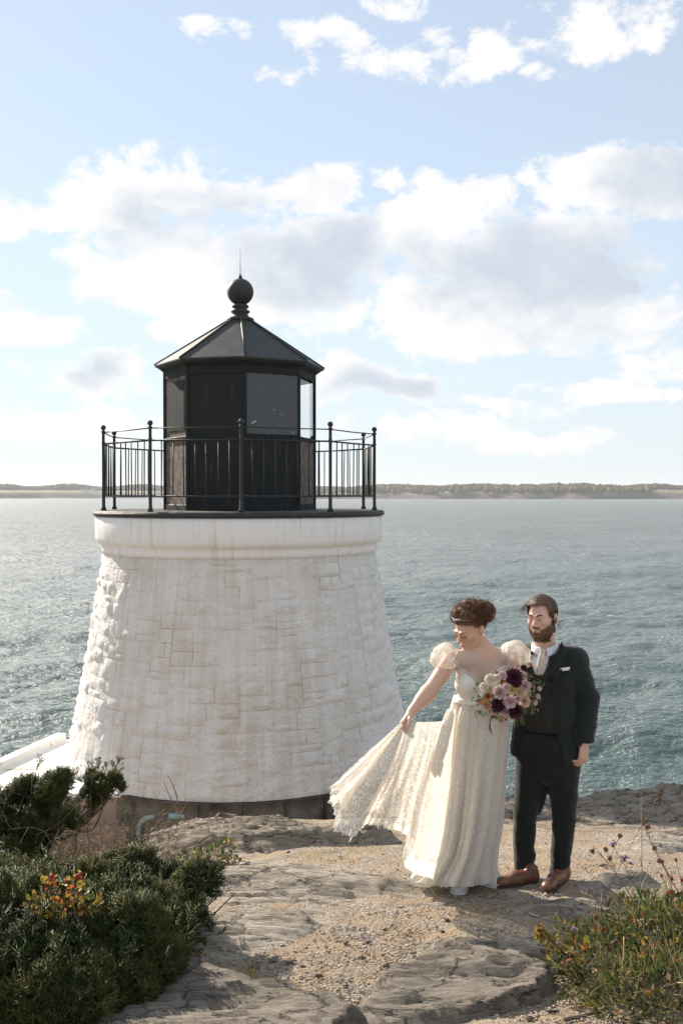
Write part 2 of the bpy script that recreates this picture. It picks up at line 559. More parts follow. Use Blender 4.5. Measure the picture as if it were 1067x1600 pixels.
# ------------------------------------------------------------------ far shore
def build_shore():
    rs = np.random.RandomState(4)
    ml, T = new_mat('shore_land')
    z = T.sep(T.pos)[2]
    n = T.noise(T.scalevec(T.pos, (1, 1, 4)), 0.02, 5, 0.65)
    rockc = T.mix(T.map(n, 0.35, 0.65), (0.030, 0.026, 0.028), (0.12, 0.10, 0.098))
    grass = T.mix(T.map(T.noise(T.pos, 0.012, 3, .5), 0.4, 0.6), (0.09, 0.085, 0.040), (0.17, 0.15, 0.075))
    zz = T.math('ADD', z, T.math('MULTIPLY', T.math('SUBTRACT', n, 0.5), 9.0))
    T.put(T.b.inputs['Base Color'], T.mix(T.map(zz, 4.5, 6.5), rockc, grass))
    T.b.inputs['Roughness'].default_value = 0.95
    # land: a strip following an arc, rocky foot and a low rolling top
    az = np.radians(np.linspace(-34, 36, 420))
    base = 2280 + 130 * fbm(az * 9, 0 * az + 2.2, 0, 3) + np.where(az < -0.05, 420 * smoothstep(0.0, -0.16, az), 0)
    t = np.array([-30., 0., 12., 26., 60., 110., 200., 420.])
    topz = 22.0 + 3.0 * fbm(az * 14, 7.0, 0, 3)
    topz = np.where(az < -0.05, topz + 1.0, topz)
    prof = np.array([-0.3, 0.0, 0.35, 0.62, 0.8, 0.92, 1.0, 1.0])
    V = np.zeros((len(t), len(az), 3))
    for i in range(len(t)):
        rr = base + t[i] + 7 * fbm(az * 60, t[i] * .1, 1.0, 3)
        hh = prof[i] * topz + (1.2 * fbm(az * 80, t[i] * .2 + 4, 2.0, 3) if 1 < i else 0)
        V[i, :, 0] = rr * np.sin(az); V[i, :, 1] = rr * np.cos(az); V[i, :, 2] = SEA_Z + hh
    land = obj('far_shore', V.reshape(-1, 3), grid_faces(len(t), len(az))[:, ::-1], ml)
    tag(land, kind='structure')
    # a farther, lower headland
    az2 = np.radians(np.linspace(-30, 12, 160))
    r2 = 4300 + 0 * az2
    V = np.zeros((4, len(az2), 3))
    hh = 30 + 12 * fbm(az2 * 18, 3.0, 0, 4)
    for i, (dr, hz) in enumerate(((0, -.1), (20, .5), (200, .95), (500, 1.0))):
        V[i, :, 0] = (r2 + dr) * np.sin(az2); V[i, :, 1] = (r2 + dr) * np.cos(az2); V[i, :, 2] = SEA_Z + hh * hz
    tag(obj('far_headland', V.reshape(-1, 3), grid_faces(4, len(az2))[:, ::-1], ml), kind='structure')
    # the wood on top: crowns as rough clumps
    mt = leafmat('far_wood_leaves', (0.040, 0.036, 0.014), (0.135, 0.098, 0.042), 0.1, 0.9, 0.05)
    mb_v, mb_f = [], []
    phi = (1 + 5 ** .5) / 2
    ico = np.array([(-1, phi, 0), (1, phi, 0), (-1, -phi, 0), (1, -phi, 0), (0, -1, phi), (0, 1, phi), (0, -1, -phi), (0, 1, -phi), (phi, 0, -1), (phi, 0, 1), (-phi, 0, -1), (-phi, 0, 1)]) / math.sqrt(1 + phi * phi)
    icf = np.array([(0, 11, 5), (0, 5, 1), (0, 1, 7), (0, 7, 10), (0, 10, 11), (1, 5, 9), (5, 11, 4), (11, 10, 2), (10, 7, 6), (7, 1, 8), (3, 9, 4), (3, 4, 2), (3, 2, 6), (3, 6, 8), (3, 8, 9), (4, 9, 5), (2, 4, 11), (6, 2, 10), (8, 6, 7), (9, 8, 1)])
    k = 0
    for q in range(9000):
        a = math.radians(rs.uniform(-33, 35))
        b0 = np.interp(a, az, base); tz = np.interp(a, az, topz)
        left = a < -0.03
        dens = fbm(a * 30, 1.0, 0, 3)
        tt = rs.uniform(120, 330) if left else rs.uniform(22, 330) if dens > -0.25 or rs.rand() < .4 else rs.uniform(110, 330)
        if a > math.radians(17.2) and a < math.radians(20) and tt < 170:
            continue
        rr = b0 + tt
        size = rs.uniform(3.5, 7.0)
        hgt = 1.6 * size + (2.5 if tt > 150 else 0) + 6.0 * fbm(a * 30, 9.0, 0, 3)
        zc = SEA_Z + tz * np.interp(tt, t, prof) + max(1.0, hgt * 0.55)
        ax, ay = rr * math.sin(a), rr * math.cos(a)
        d = 1 + 0.35 * (rs.rand(12) - .5)
        v = ico * d[:, None] * np.array([size, size, max(2.0, hgt * 0.6)]) + np.array([ax, ay, zc])
        mb_v.append(v); mb_f.append(icf + k); k += 12
    tag(obj('far_wood', np.concatenate(mb_v), np.concatenate(mb_f), mt, smooth=False), 'hazy brown-green wood along the far shore', 'wood', kind='stuff')
    # houses among the trees on the left
    hw = simple('far_house_wall', (0.75, 0.75, 0.72), 0.7)
    hr = simple('far_house_roof', (0.30, 0.32, 0.36), 0.8)
    for i, (px, Y, w, lab) in enumerate(((133, 2620, 15, 'small white gabled house on far left shore beside the railing'), (146, 2640, 17, 'pale low house on far left shore, nearest the railing'), (1058, 2420, 15, 'grey gabled house above the pale lawn on far right shore'))):
        p = at(px, 764, Y)
        zb = SEA_Z + 13.0
        h = empty('house', (p.x, Y, zb), lab, 'house', 'houses on the far shore')
        H = 7.0 + i
        MB().box((0, 0, H / 2), (w, 10, H)).build('wall', hw, h, False)
        MB().add([(-w / 2 - .5, -5.5, H), (w / 2 + .5, -5.5, H), (w / 2 + .5, 5.5, H), (-w / 2 - .5, 5.5, H), (-w / 2 - .5, 0, H + 5), (w / 2 + .5, 0, H + 5)], [(0, 1, 5, 4), (2, 3, 4, 5), (0, 4, 3), (1, 2, 5), (0, 3, 2, 1)]).build('roof', hr, h, False)
build_shore()
# ------------------------------------------------------------------ lighthouse
TX, TY = -1.445, 14.3
Z_DECK = CAMZ - 0.225          # top of the gallery deck
Z_WHITE = CAMZ - 3.70          # foot of the white masonry


def tower_mats():
    # old white paint over granite, tan rust and algae runs
    m, T = new_mat('white_stone_paint')
    s = T.sep(T.pos)
    ang = T.math('ARCTAN2', T.math('SUBTRACT', s[0], TX), T.math('SUBTRACT', TY, s[1]))
    cyl = T.comb(T.math('MULTIPLY', ang, 2.2), T.math('MULTIPLY', s[2], 1.0), 0.0)
    run = T.noise(T.scalevec(cyl, (9.0, 0.55, 1)), 1.0, 5, 0.65, 0.3)
    blot = T.noise(T.scalevec(cyl, (1.0, 0.8, 1)), 1.6, 4, 0.6)
    fine = T.noise(T.pos, 26, 4, 0.65)
    stain = T.map(T.math('ADD', T.math('MULTIPLY', run, 0.6), T.math('MULTIPLY', blot, 0.55)), 0.48, 0.70)
    stain = T.math('MULTIPLY', stain, T.map(T.math('ABSOLUTE', ang), 0.6, 1.25, 1.0, 0.3))
    stain = T.math('MULTIPLY', stain, T.map(fine, 0.25, 0.7, 0.45, 1.0))
    base = T.mix(T.map(fine, 0.3, 0.75), (0.775, 0.755, 0.725), (0.85, 0.84, 0.825))
    T.put(T.b.inputs['Base Color'], T.mix(T.math('MULTIPLY', stain, 0.75), base, (0.60, 0.49, 0.355)))
    T.b.inputs['Roughness'].default_value = 0.7
    b1 = T.bump(T.noise(T.pos, 14, 6, 0.65), 0.9, 0.06)
    T.put(T.b.inputs['Normal'], T.bump(T.noise(T.pos, 90, 3, 0.6), 0.25, 0.004, b1))
    # joints: painted mortar with dirt caught in it
    m, T = new_mat('painted_mortar')
    s = T.sep(T.pos)
    ang = T.math('ARCTAN2', T.math('SUBTRACT', s[0], TX), T.math('SUBTRACT', TY, s[1]))
    cyl = T.comb(T.math('MULTIPLY', ang, 2.2), s[2], 0.0)
    nz = T.noise(cyl, 1.3, 5, 0.65)
    dirt = T.math('MULTIPLY', T.map(nz, 0.47, 0.60), T.map(T.math('ABSOLUTE', ang), 0.6, 1.2, 1.0, 0.3))
    T.put(T.b.inputs['Base Color'], T.mix(dirt, (0.82, 0.805, 0.78), (0.52, 0.41, 0.28)))
    T.b.inputs['Roughness'].default_value = 0.85
    T.put(T.b.inputs['Normal'], T.bump(T.noise(T.pos, 60, 4, .6), .4, .01))
    # smooth rendered collar under the deck
    m, T = new_mat('white_collar_paint')
    s = T.sep(T.pos)
    ang = T.math('ARCTAN2', T.math('SUBTRACT', s[0], TX), T.math('SUBTRACT', TY, s[1]))
    cyl = T.comb(T.math('MULTIPLY', ang, 2.0), s[2], 0.0)
    run = T.noise(T.scalevec(cyl, (11.0, 0.5, 1)), 1.0, 6, 0.7, 0.4)
    patch = T.noise(cyl, 1.1, 3, 0.5)
    st = T.math('MULTIPLY', T.map(run, 0.5, 0.72), T.map(patch, 0.38, 0.6))
    T.put(T.b.inputs['Base Color'], T.mix(st, (0.80, 0.79, 0.77), (0.50, 0.37, 0.21)))
    T.b.inputs['Roughness'].default_value = 0.6
    T.put(T.b.inputs['Normal'], T.bump(T.noise(T.pos, 30, 5, .6), .3, .008))
    # weathered black ironwork and lantern boards
    m, T = new_mat('black_iron')
    n = T.noise(T.pos, 18, 6, 0.65)
    T.put(T.b.inputs['Base Color'], T.mix(T.map(n, 0.55, 0.72), (0.020, 0.023, 0.024), (0.085, 0.062, 0.045)))
    T.put(T.b.inputs['Roughness'], T.map(n, 0.3, 0.7, 0.5, 0.75))
    T.put(T.b.inputs['Normal'], T.bump(T.noise(T.pos, 60, 4, .6), .3, .004))
    m, T = new_mat('black_board')
    s = T.sep(T.pos)
    n = T.noise(T.pos, 7, 6, 0.65)
    rub = T.noise(T.scalevec(T.pos, (14, 14, 1.6)), 1.0, 5, 0.65)
    worn = T.math('MULTIPLY', T.map(rub, 0.52, 0.72), T.map(n, 0.45, 0.65))
    T.put(T.b.inputs['Base Color'], T.mix(worn, (0.017, 0.020, 0.021), (0.075, 0.055, 0.042)))
    T.put(T.b.inputs['Roughness'], T.map(n, 0.3, 0.7, 0.65, 0.85))
    T.b.inputs['Specular IOR Level'].default_value = 0.25
    T.put(T.b.inputs['Normal'], T.bump(n, .25, .01))
    m, T = new_mat('black_roof')
    n = T.noise(T.pos, 5, 6, 0.65)
    T.put(T.b.inputs['Base Color'], T.mix(T.map(n, 0.35, 0.65), (0.022, 0.025, 0.026), (0.055, 0.056, 0.052)))
    T.put(T.b.inputs['Roughness'], T.map(n, 0.3, 0.7, 0.5, 0.7))
    T.b.inputs['Specular IOR Level'].default_value = 0.35
    T.put(T.b.inputs['Normal'], T.bump(T.noise(T.pos, 22, 4, .6), .25, .01))
    # slate-grey sheet with flaked white primer
    m, T = new_mat('grey_sheet')
    n = T.noise(T.pos, 4, 6, 0.6)
    fl = T.noise(T.pos, 7.5, 5, 0.72, 1.2)
    T.put(T.b.inputs['Base Color'], T.mix(T.map(fl, 0.655, 0.665), T.mix(n, (0.056, 0.064, 0.070), (0.078, 0.086, 0.092)), (0.62, 0.60, 0.58)))
    T.b.inputs['Roughness'].default_value = 0.5
    m, T = new_mat('lantern_glass')
    T.b.inputs['Base Color'].default_value = (0.95, 0.97, 0.97, 1)
    T.b.inputs['Roughness'].default_value = 0.03
    T.b.inputs['Transmission Weight'].default_value = 1.0
    T.b.inputs['IOR'].default_value = 1.2
    simple('deck_top', (0.085, 0.075, 0.065), 0.7, 0.3, 5, 0.5, 25, c2=(0.03, 0.03, 0.03), world=True)
    simple('lit_brown_board', (0.22, 0.155, 0.11), 0.75, 0.3, 9, 0.3, 20, c2=(0.045, 0.038, 0.033), world=True)  # brown lantern boards, coloured lighter to stand for sunlight on them
    m, T = new_mat('bare_stone')
    s = T.sep(T.pos)
    n = T.noise(T.pos, 4, 6, 0.65)
    run = T.noise(T.scalevec(T.pos, (2.5, 2.5, 1.2)), 1.0, 5, 0.6)
    c = T.mix(T.map(n, 0.3, 0.7), (0.085, 0.075, 0.062), (0.20, 0.175, 0.145))
    T.put(T.b.inputs['Base Color'], T.mix(T.map(run, 0.5, 0.66), c, (0.028, 0.024, 0.020)))
    T.b.inputs['Roughness'].default_value = 0.9
    T.put(T.b.inputs['Normal'], T.bump(T.noise(T.pos, 22, 6, .65), .6, .02))
    m, T = new_mat('old_concrete')
    n = T.noise(T.pos, 3.2, 6, 0.65)
    run = T.noise(T.scalevec(T.pos, (6, 6, 0.5)), 1.0, 5, 0.6)
    c = T.mix(T.map(n, 0.3, 0.7), (0.25, 0.185, 0.135), (0.40, 0.32, 0.25))
    T.put(T.b.inputs['Base Color'], T.mix(T.map(run, 0.54, 0.68), c, (0.055, 0.040, 0.030)))
    T.b.inputs['Roughness'].default_value = 0.9
    T.put(T.b.inputs['Normal'], T.bump(T.noise(T.pos, 35, 5, .65), .5, .012))
    m, T = new_mat('white_slab_paint')
    n = T.noise(T.scalevec(T.pos, (0.7, 1.3, 1)), 1.35, 5, 0.6, 0.5)
    T.put(T.b.inputs['Base Color'], T.mix(T.map(n, 0.635, 0.65), T.mix(T.noise(T.pos, 9, 4, .6), (0.70, 0.68, 0.65), (0.80, 0.79, 0.77)), (0.34, 0.27, 0.20)))
    T.b.inputs['Roughness'].default_value = 0.8
    T.put(T.b.inputs['Normal'], T.bump(T.noise(T.pos, 25, 4, .6), .3, .01))
    simple('blue_green_pipe', (0.30, 0.44, 0.46), 0.55, 0.2, 12, 0.3, 30, c2=(0.20, 0.28, 0.27))
tower_mats()
M = MATS


def tower_r(z):
    """face radius of the white masonry"""
    d = (CAMZ - 0.81) - z
    return 1.905 + 0.160 * d + 0.006 * d * d


def build_tower():
    t = empty('lighthouse', (TX, TY, Z_WHITE), 'stubby white stone lighthouse with black lantern and railed gallery', 'lighthouse')
    oz = Z_WHITE
    rs = random.Random(11)
    nr = np.random.RandomState(12)
    ztop = CAMZ - 0.80
    # mortar core behind the blocks
    zs = np.linspace(Z_WHITE, ztop, 40)
    MB().lathe([(tower_r(z) + 0.001, z - oz) for z in zs], 128).build('core', M['painted_mortar'], t)
    # random ashlar: rectangles on a grid of units round the tower
    NU = 138
    hs = (ztop - Z_WHITE)
    NV = 33
    uh = hs / NV
    used = np.zeros((NV, NU), bool)
    rects = []
    for j in range(NV):
        i = rs.randrange(NU)
        for _ in range(NU):
            ii = i % NU
            i += 1
            if used[j, ii]:
                continue
            w = rs.choice((2, 3, 3, 4, 4, 5, 5)); h = rs.choice((1, 2, 2, 2, 2, 3))
            h = min(h, NV - j)
            ww = 0
            while ww < w and not used[j, (ii + ww) % NU] and ww < w:
                ww += 1
            # never leave a sliver
            rem = 0
            while rem < 3 and not used[j, (ii + ww + rem) % NU]:
                rem += 1
            if rem == 1:
                ww += 1
            hh = 1
            while hh < h and not any(used[j + hh, (ii + q) % NU] for q in range(ww)):
                hh += 1
            for a in range(hh):
                for b in range(ww):
                    used[j + a, (ii + b) % NU] = True
            rects.append((j, ii, hh, ww))
    # angle 0 faces the camera, positive to the right
    du = 2 * math.pi / NU

    def block(j, i, hh, ww, res):
        nu, nv = res
        gap = 0.009
        z0, z1 = Z_WHITE + j * uh + gap * .5, Z_WHITE + (j + hh) * uh - gap * .5
        rm = tower_r((z0 + z1) / 2)
        a0, a1 = i * du + gap * .5 / rm, (i + ww) * du - gap * .5 / rm
        sd = nr.rand() * 1000
        u = np.linspace(0, 1, nu); v = np.linspace(0, 1, nv)
        U, Vv = np.meshgrid(u, v, indexing='ij')
        edge = np.minimum(np.minimum(U, 1 - U) * (a1 - a0) * rm, np.minimum(Vv, 1 - Vv) * (z1 - z0))
        # rock-faced: the middle stands proud and is broken by facets
        proud = 0.007 + 0.006 * smoothstep(0.0, 0.05, edge)
        n1 = fbm(U * (a1 - a0) * rm * 7 + sd, Vv * (z1 - z0) * 7 + sd * .3, sd * .7, 3)
        tilt = nr.uniform(-1, 1) * (U - .5) + nr.uniform(-1, 1) * (Vv - .5)
        A_ = (a0 + (a1 - a0) * U) * 2.2; Z_ = z0 + (z1 - z0) * Vv
        nw = fbm(A_ * 5.5, Z_ * 6.5, 2.0, 4, .6)
        proud = proud + smoothstep(0.0, 0.05, edge) * ((0.046 + 0.034 * smoothstep(.6, 1.2, np.abs(A_ / 2.2 - 2 * math.pi * (A_ / 2.2 > math.pi)))) * nw + 0.020 * n1 + 0.010 * tilt + nr.uniform(-.002, .004))
        zz = z0 + (z1 - z0) * Vv
        wob = 0.006 * fbm(U * 4 + sd, Vv * 4, sd, 2)
        R = tower_r(zz) + np.maximum(proud, 0.006)
        A = a0 + (a1 - a0) * U + wob / rm
        F = grid_faces(nu, nv)
        V = np.stack([R * np.sin(A), -R * np.cos(A), zz - oz], -1).reshape(-1, 3)
        # side skirts into the mortar
        ring = [k * nv for k in range(nu)] + [(nu - 1) * nv + k for k in range(1, nv)] + [k * nv + nv - 1 for k in range(nu - 2, -1, -1)] + [k for k in range(nv - 2, 0, -1)]
        Ri = V[ring].copy()
        Ri[:, :2] *= ((tower_r(Ri[:, 2] + oz) - 0.04) / np.hypot(Ri[:, 0], Ri[:, 1]))[:, None]
        nb = len(V); L = len(ring)
        Fs = np.array([(nb + k, nb + L + k, nb + L + (k + 1) % L, nb + (k + 1) % L) for k in range(L)])
        return np.concatenate([V, V[ring], Ri]), np.concatenate([F, Fs])

    def facing(r):
        a = (r[1] + r[3] / 2) * du
        return math.cos(a)
    order = sorted(rects, key=lambda r: -facing(r))
    keep = [r for r in order if facing(r) > -0.22][:292]
    ks = set(keep)
    back_v, back_f, nb = [], [], 0
    for r in rects:
        V, F = block(*r, (6, 5))
        if r in ks:
            obj('stone_block', V, F, M['white_stone_paint'], t, True)
        else:
            back_v.append(V); back_f.append(F + nb); nb += len(V)
    o = obj('rear_stone_blocks', np.concatenate(back_v), np.concatenate(back_f), M['white_stone_paint'], t)
    o['kind'] = 'stuff'
    # smooth collar, stepped
    zc = Z_DECK - 0.075
    prof = [(1.88, ztop - 0.02), (1.945, ztop), (1.95, ztop + 0.05), (1.942, zc - 0.40), (1.95, zc - 0.385), (1.985, zc - 0.372), (2.015, zc - 0.345), (2.028, zc - 0.30), (2.032, zc - 0.02), (2.022, zc), (1.6, zc)]
    MB().lathe([(r, z - oz) for r, z in prof], 128).build('collar', M['white_collar_paint'], t)
    # bare stones of the foot below the paint
    zb = Z_WHITE - 0.006
    for j in range(3):
        z1, z0 = zb - j * 0.42, zb - (j + 1) * 0.42 + 0.014
        n = 30
        sh = nr.rand()
        for i in range(n):
            a = (i + sh) / n * 2 * math.pi
            if math.cos(a) < 0.05:
                continue
            a1 = a + 2 * math.pi / n * 0.985
            rr = 2.475 + 0.16 * (zb - (z0 + z1) / 2) * 0.3 + nr.uniform(-.012, .014)
            aa = np.linspace(a, a1, 4); vz = np.linspace(z0, z1, 4)
            A, Zz = np.meshgrid(aa, vz, indexing='ij')
            R = rr + 0.018 * fbm(A * 14 + j * 9, Zz * 6, i * .7, 3)
            R[0, :] -= .012; R[-1, :] -= .012; R[:, 0] -= .012; R[:, -1] -= .012
            V = np.stack([R * np.sin(A), -R * np.cos(A), Zz - oz], -1).reshape(-1, 3)
            ring = [0, 4, 8, 12, 13, 14, 15, 11, 7, 3, 2, 1]
            Vi = V[ring] * np.array([.95, .95, 1])
            F = np.concatenate([grid_faces(4, 4), np.array([(ring[k], 16 + k, 16 + (k + 1) % 12, ring[(k + 1) % 12]) for k in range(12)])])
            obj('foundation_stone', np.concatenate([V, Vi]), F, M['bare_stone'], t)
    MB().lathe([(2.44, zb - 0.003 - oz), (2.47, zb - 1.26 - oz), (2.6, zb - 3.0 - oz)], 64).build('foundation_core', M['bare_stone'], t)

    # gallery deck
    dk = MB().lathe([(1.7, zc + 0.0 - oz), (2.025, zc + 0.003 - oz), (2.045, zc + 0.012 - oz), (2.045, Z_DECK - .012 - oz), (2.03, Z_DECK - oz), (0.5, Z_DECK - oz)], 96).build('gallery_deck', M['deck_top'], t, False)
    MB().lathe([(2.0, zc + 0.004 - oz), (2.056, zc + 0.006 - oz), (2.056, Z_DECK - .018 - oz), (2.03, Z_DECK - .018 - oz)], 96, cap=False).build('deck_rim', M['black_iron'], dk)

    # lantern: eight-sided room
    zl = Z_DECK - oz
    a0 = math.radians(9.0)

    def octa(r, k):
        a = a0 + k * math.pi / 4
        return (r * math.sin(a), -r * math.cos(a))
    zsill, zhead, zeave = zl + 1.00, zl + 1.84, zl + 1.99
    RL = 1.06

    def wall_face(name, k, r, z0, z1, mat, inset=0.0, parent=t, th=0.035):
        p, q = octa(r, k), octa(r, k + 1)
        p = np.array(p); q = np.array(q)
        d = (q - p) / np.linalg.norm(q - p); nrm = np.array([d[1], -d[0]])
        p2, q2 = p + d * inset, q - d * inset
        pi, qi = p2 - nrm * th, q2 - nrm * th
        V = [(*p2, z0), (*q2, z0), (*q2, z1), (*p2, z1), (*pi, z0), (*qi, z0), (*qi, z1), (*pi, z1)]
        F = [(0, 1, 2, 3), (5, 4, 7, 6), (4, 0, 3, 7), (1, 5, 6, 2), (3, 2, 6, 7), (4, 5, 1, 0)]
        return MB().add(V, F).build(name, mat, parent, False)
    lan = []
    for k in range(8):
        lower = M['lit_brown_board'] if k in (6, 1) else M['black_board']
        wall_face('lower_panel', k, RL, zl, zsill, lower, 0.0)
        if k == 1 or k == 2:
            wall_face('glass_pane', k, RL - 0.02, zsill + .02, zhead, M['lantern_glass'], 0.03, th=0.006)
        elif k == 0:
            wall_face('grey_panel', k, RL + 0.012, zsill + 0.03, zhead, M['grey_sheet'], 0.022)['label'] = 'slate grey sheet flecked with flaked white paint'
            wall_face('upper_panel', k, RL, zsill, zhead, M['black_board'], 0.0, th=.03)
        else:
            wall_face('upper_panel', k, RL, zsill + .02, zhead, M['black_board'] if k != 6 else M['lit_brown_board'], 0.02)
            if k == 6:
                wall_face('worn_panel', k, RL + .015, zsill + .10, zhead - .06, M['black_board'], 0.11, th=.02)
        # corner posts
        x, y = octa(RL + 0.004, k)
        MB().tube([(x, y, zl), (x, y, zeave)], 0.028, 6).build('corner_post', M['black_board'], t, False)

    def oct_ring(name, prof, mat, parent=t):
        n = 8
        V = []
        for r, z in prof:
            for k in range(n):
                V.append((*octa(r, k), z))
        m = len(prof)
        F = [(i * n + j, i * n + (j + 1) % n, (i + 1) * n + (j + 1) % n, (i + 1) * n + j) for i in range(m - 1) for j in range(n)]
        return MB().add(V, F).build(name, mat, parent, False)
    oct_ring('sill', [(RL - .02, zsill - .03), (RL + .03, zsill - .028), (RL + .035, zsill), (RL + .01, zsill + .018), (RL - .04, zsill + .02)], M['black_board'])
    oct_ring('plinth', [(RL + .02, zl), (RL + .02, zl + .07), (RL - .01, zl + .09)], M['black_board'])
    oct_ring('frieze', [(RL - .03, zhead - .002), (RL + .02, zhead), (RL + .02, zeave - .05), (RL + .06, zeave - .02), (RL + .09, zeave + .0)], M['black_board'])
    # eaves, roof slopes as separate sheets
    rf = oct_ring('cornice', [(RL + .08, zeave - .004), (RL + .125, zeave + .022), (RL + .145, zeave + .028), (RL + .145, zeave + .05), (RL + .10, zeave + .062)], M['black_roof'])
    zr = zl + 2.70
    for k in range(8):
        p, q = octa(RL + .15, k), octa(RL + .15, k + 1)
        p2, q2 = octa(.17, k), octa(.17, k + 1)
        zb0 = zeave + .052
        V = [(*p, zb0), (*q, zb0), (*q2, zr), (*p2, zr)]
        V += [(a, b, c - .02) for a, b, c in V]
        MB().add(V, [(0, 1, 2, 3), (7, 6, 5, 4), (0, 4, 5, 1), (2, 6, 7, 3)]).build('roof_slope', M['black_roof'], rf, False)
        MB().tube([(p[0] * 1.002, p[1] * 1.002, zb0 + .004), (p2[0], p2[1], zr + .006)], 0.016, 6).build('roof_hip', M['black_iron'], rf)
    # finial
    fin = [(.185, zr - .02), (.195, zr), (.195, zr + .03), (.165, zr + .045), (.12, zr + .065), (.105, zr + .10), (.135, zr + .125), (.135, zr + .145), (.10, zr + .16), (.095, zr + .18), (.122, zr + .20), (.118, zr + .22), (.09, zr + .24)]
    fn = MB().lathe(fin, 24).build('finial', M['black_iron'], t)
    MB().ball((0, 0, zr + .415), .19, 28, 18).build('ball', M['black_iron'], fn)
    MB().lathe([(.03, zr + .59), (.032, zr + .62), (.016, zr + .65), (.006, zr + .68), (.002, zr + 1.03)], 8).build('lightning_rod', M['black_iron'], fn)

    # railing: ten posts, three rails, seven balusters a bay
    RP = 1.945
    ang = [math.radians(6 + 36 * k) for k in range(10)]
    pst = MB()
    pst.lathe([(.036, 0), (.036, .03), (.024, .05), (.021, .30), (.021, .90), (.026, .92), (.021, .94), (.020, 1.05), (.030, 1.062), (.030, 1.075), (.016, 1.085), (.016, 1.095)], 10)
    pst.ball((0, 0, 1.125), .036, 10, 8)
    pd = pst.data('post', M['black_iron'])
    bd = MB().tube([(0, 0, .20), (0, 0, .905)], .0085, 5).data('baluster', M['black_iron'])
    for k in range(10):
        a, b = ang[k], ang[(k + 1) % 10]
        P = Vector((RP * math.sin(a), -RP * math.cos(a), zl)); Q = Vector((RP * math.sin(b), -RP * math.cos(b), zl))
        o = link(bpy.data.objects.new('post', pd), t); o.location = P
        for (h, r, nm) in ((1.06, .0085, 'top_rail'), (.905, .0125, 'middle_rail'), (.20, .0125, 'bottom_rail')):
            sag = .006 * rs.uniform(-1, 1)
            MB().tube([P + Vector((0, 0, h)), (P + Q) / 2 + Vector((0, 0, h - abs(sag))), Q + Vector((0, 0, h))], r, 6).build(nm, M['black_iron'], t)
        for q in range(1, 8):
            o = link(bpy.data.objects.new('baluster', bd), t)
            o.location = P.lerp(Q, q / 8.0)
            o.rotation_euler = (rs.uniform(-.012, .012), rs.uniform(-.012, .012), rs.uniform(0, 6))
    return t
build_tower()


def build_platform():
    """white painted concrete landing beside the tower, with a kerb and an old pipe"""
    zt = Z_WHITE + 0.012
    yf = 12.2
    t = empty('concrete_platform', (-3.2, yf, zt - 2), 'sunlit white concrete platform with kerb left of the lighthouse', 'platform')
    oz, ox, oy = zt - 2, -3.2, yf
    mb = MB()
    # top outline
    out = [(-4.9, yf), (-2.05, yf), (-1.5, 13.0), (-1.5, 14.9), (-4.22, 14.9), (-4.62, 13.0)]
    n = len(out)
    V = [(x - ox, y - oy, 2.0) for x, y in out] + [(x - ox, y - oy, 1.95) for x, y in out]
    MB().add(V, [tuple(range(n))] + [(i, n + i, n + (i + 1) % n, (i + 1) % n) for i in range(n)]).build('top', M['white_slab_paint'], t, False)
    V = [((x + .015) - ox, (y + .02) - oy, 1.948) for x, y in out] + [((x + .015) - ox, (y + .02) - oy, -3.0) for x, y in out]
    MB().add(V, [tuple(range(n))] + [(i, n + i, n + (i + 1) % n, (i + 1) % n) for i in range(n)]).build('wall', M['old_concrete'], t, False)
    # plinth course on the front wall
    MB().box((-.32, -.03, 1.62 - .75), (3.1, .12, 1.5)).build('footing', M['old_concrete'], t, False)
    p0, p1 = Vector((-4.88 - ox, yf + .05 - oy, 2.04)), Vector((-4.2 - ox, 14.9 - oy, 2.04))
    d = (p1 - p0).normalized(); s = Vector((d.y, -d.x, 0)) * .07
    V = [p0 - s, p0 + s, p1 + s, p1 - s]
    V = [(q.x, q.y, 2.0) for q in V] + [(q.x, q.y, 2.10) for q in V]
    MB().add(V, [(4, 5, 6, 7), (0, 1, 5, 4), (1, 2, 6, 5), (2, 3, 7, 6), (3, 0, 4, 7)]).build('kerb', M['white_slab_paint'], t, False)
    # pipes
    def pipe(name, pts, r, lab):
        P = curve_pts(pts, 26)
        o = MB().tube(P, r, 10).build(name, M['blue_green_pipe'])
        tag(o, lab, 'pipe')
        return o
    y = 11.98
    q = [at(216, 1330, y), at(217, 1300, y), at(220, 1286, y), at(229, 1279, y), at(243, 1276, y)]
    pipe('bent_pipe', [tuple(v) for v in q], .032, 'blue-green pipe bending down the concrete wall beside the ledge')
    q = [at(264, 1275.5, y - .12), at(276, 1276, y - .12), at(289, 1276, y - .12)]
    pipe('pipe_stub', [tuple(v) for v in q], .036, 'short blue-green pipe stub sticking out at the tower foot')
build_platform()
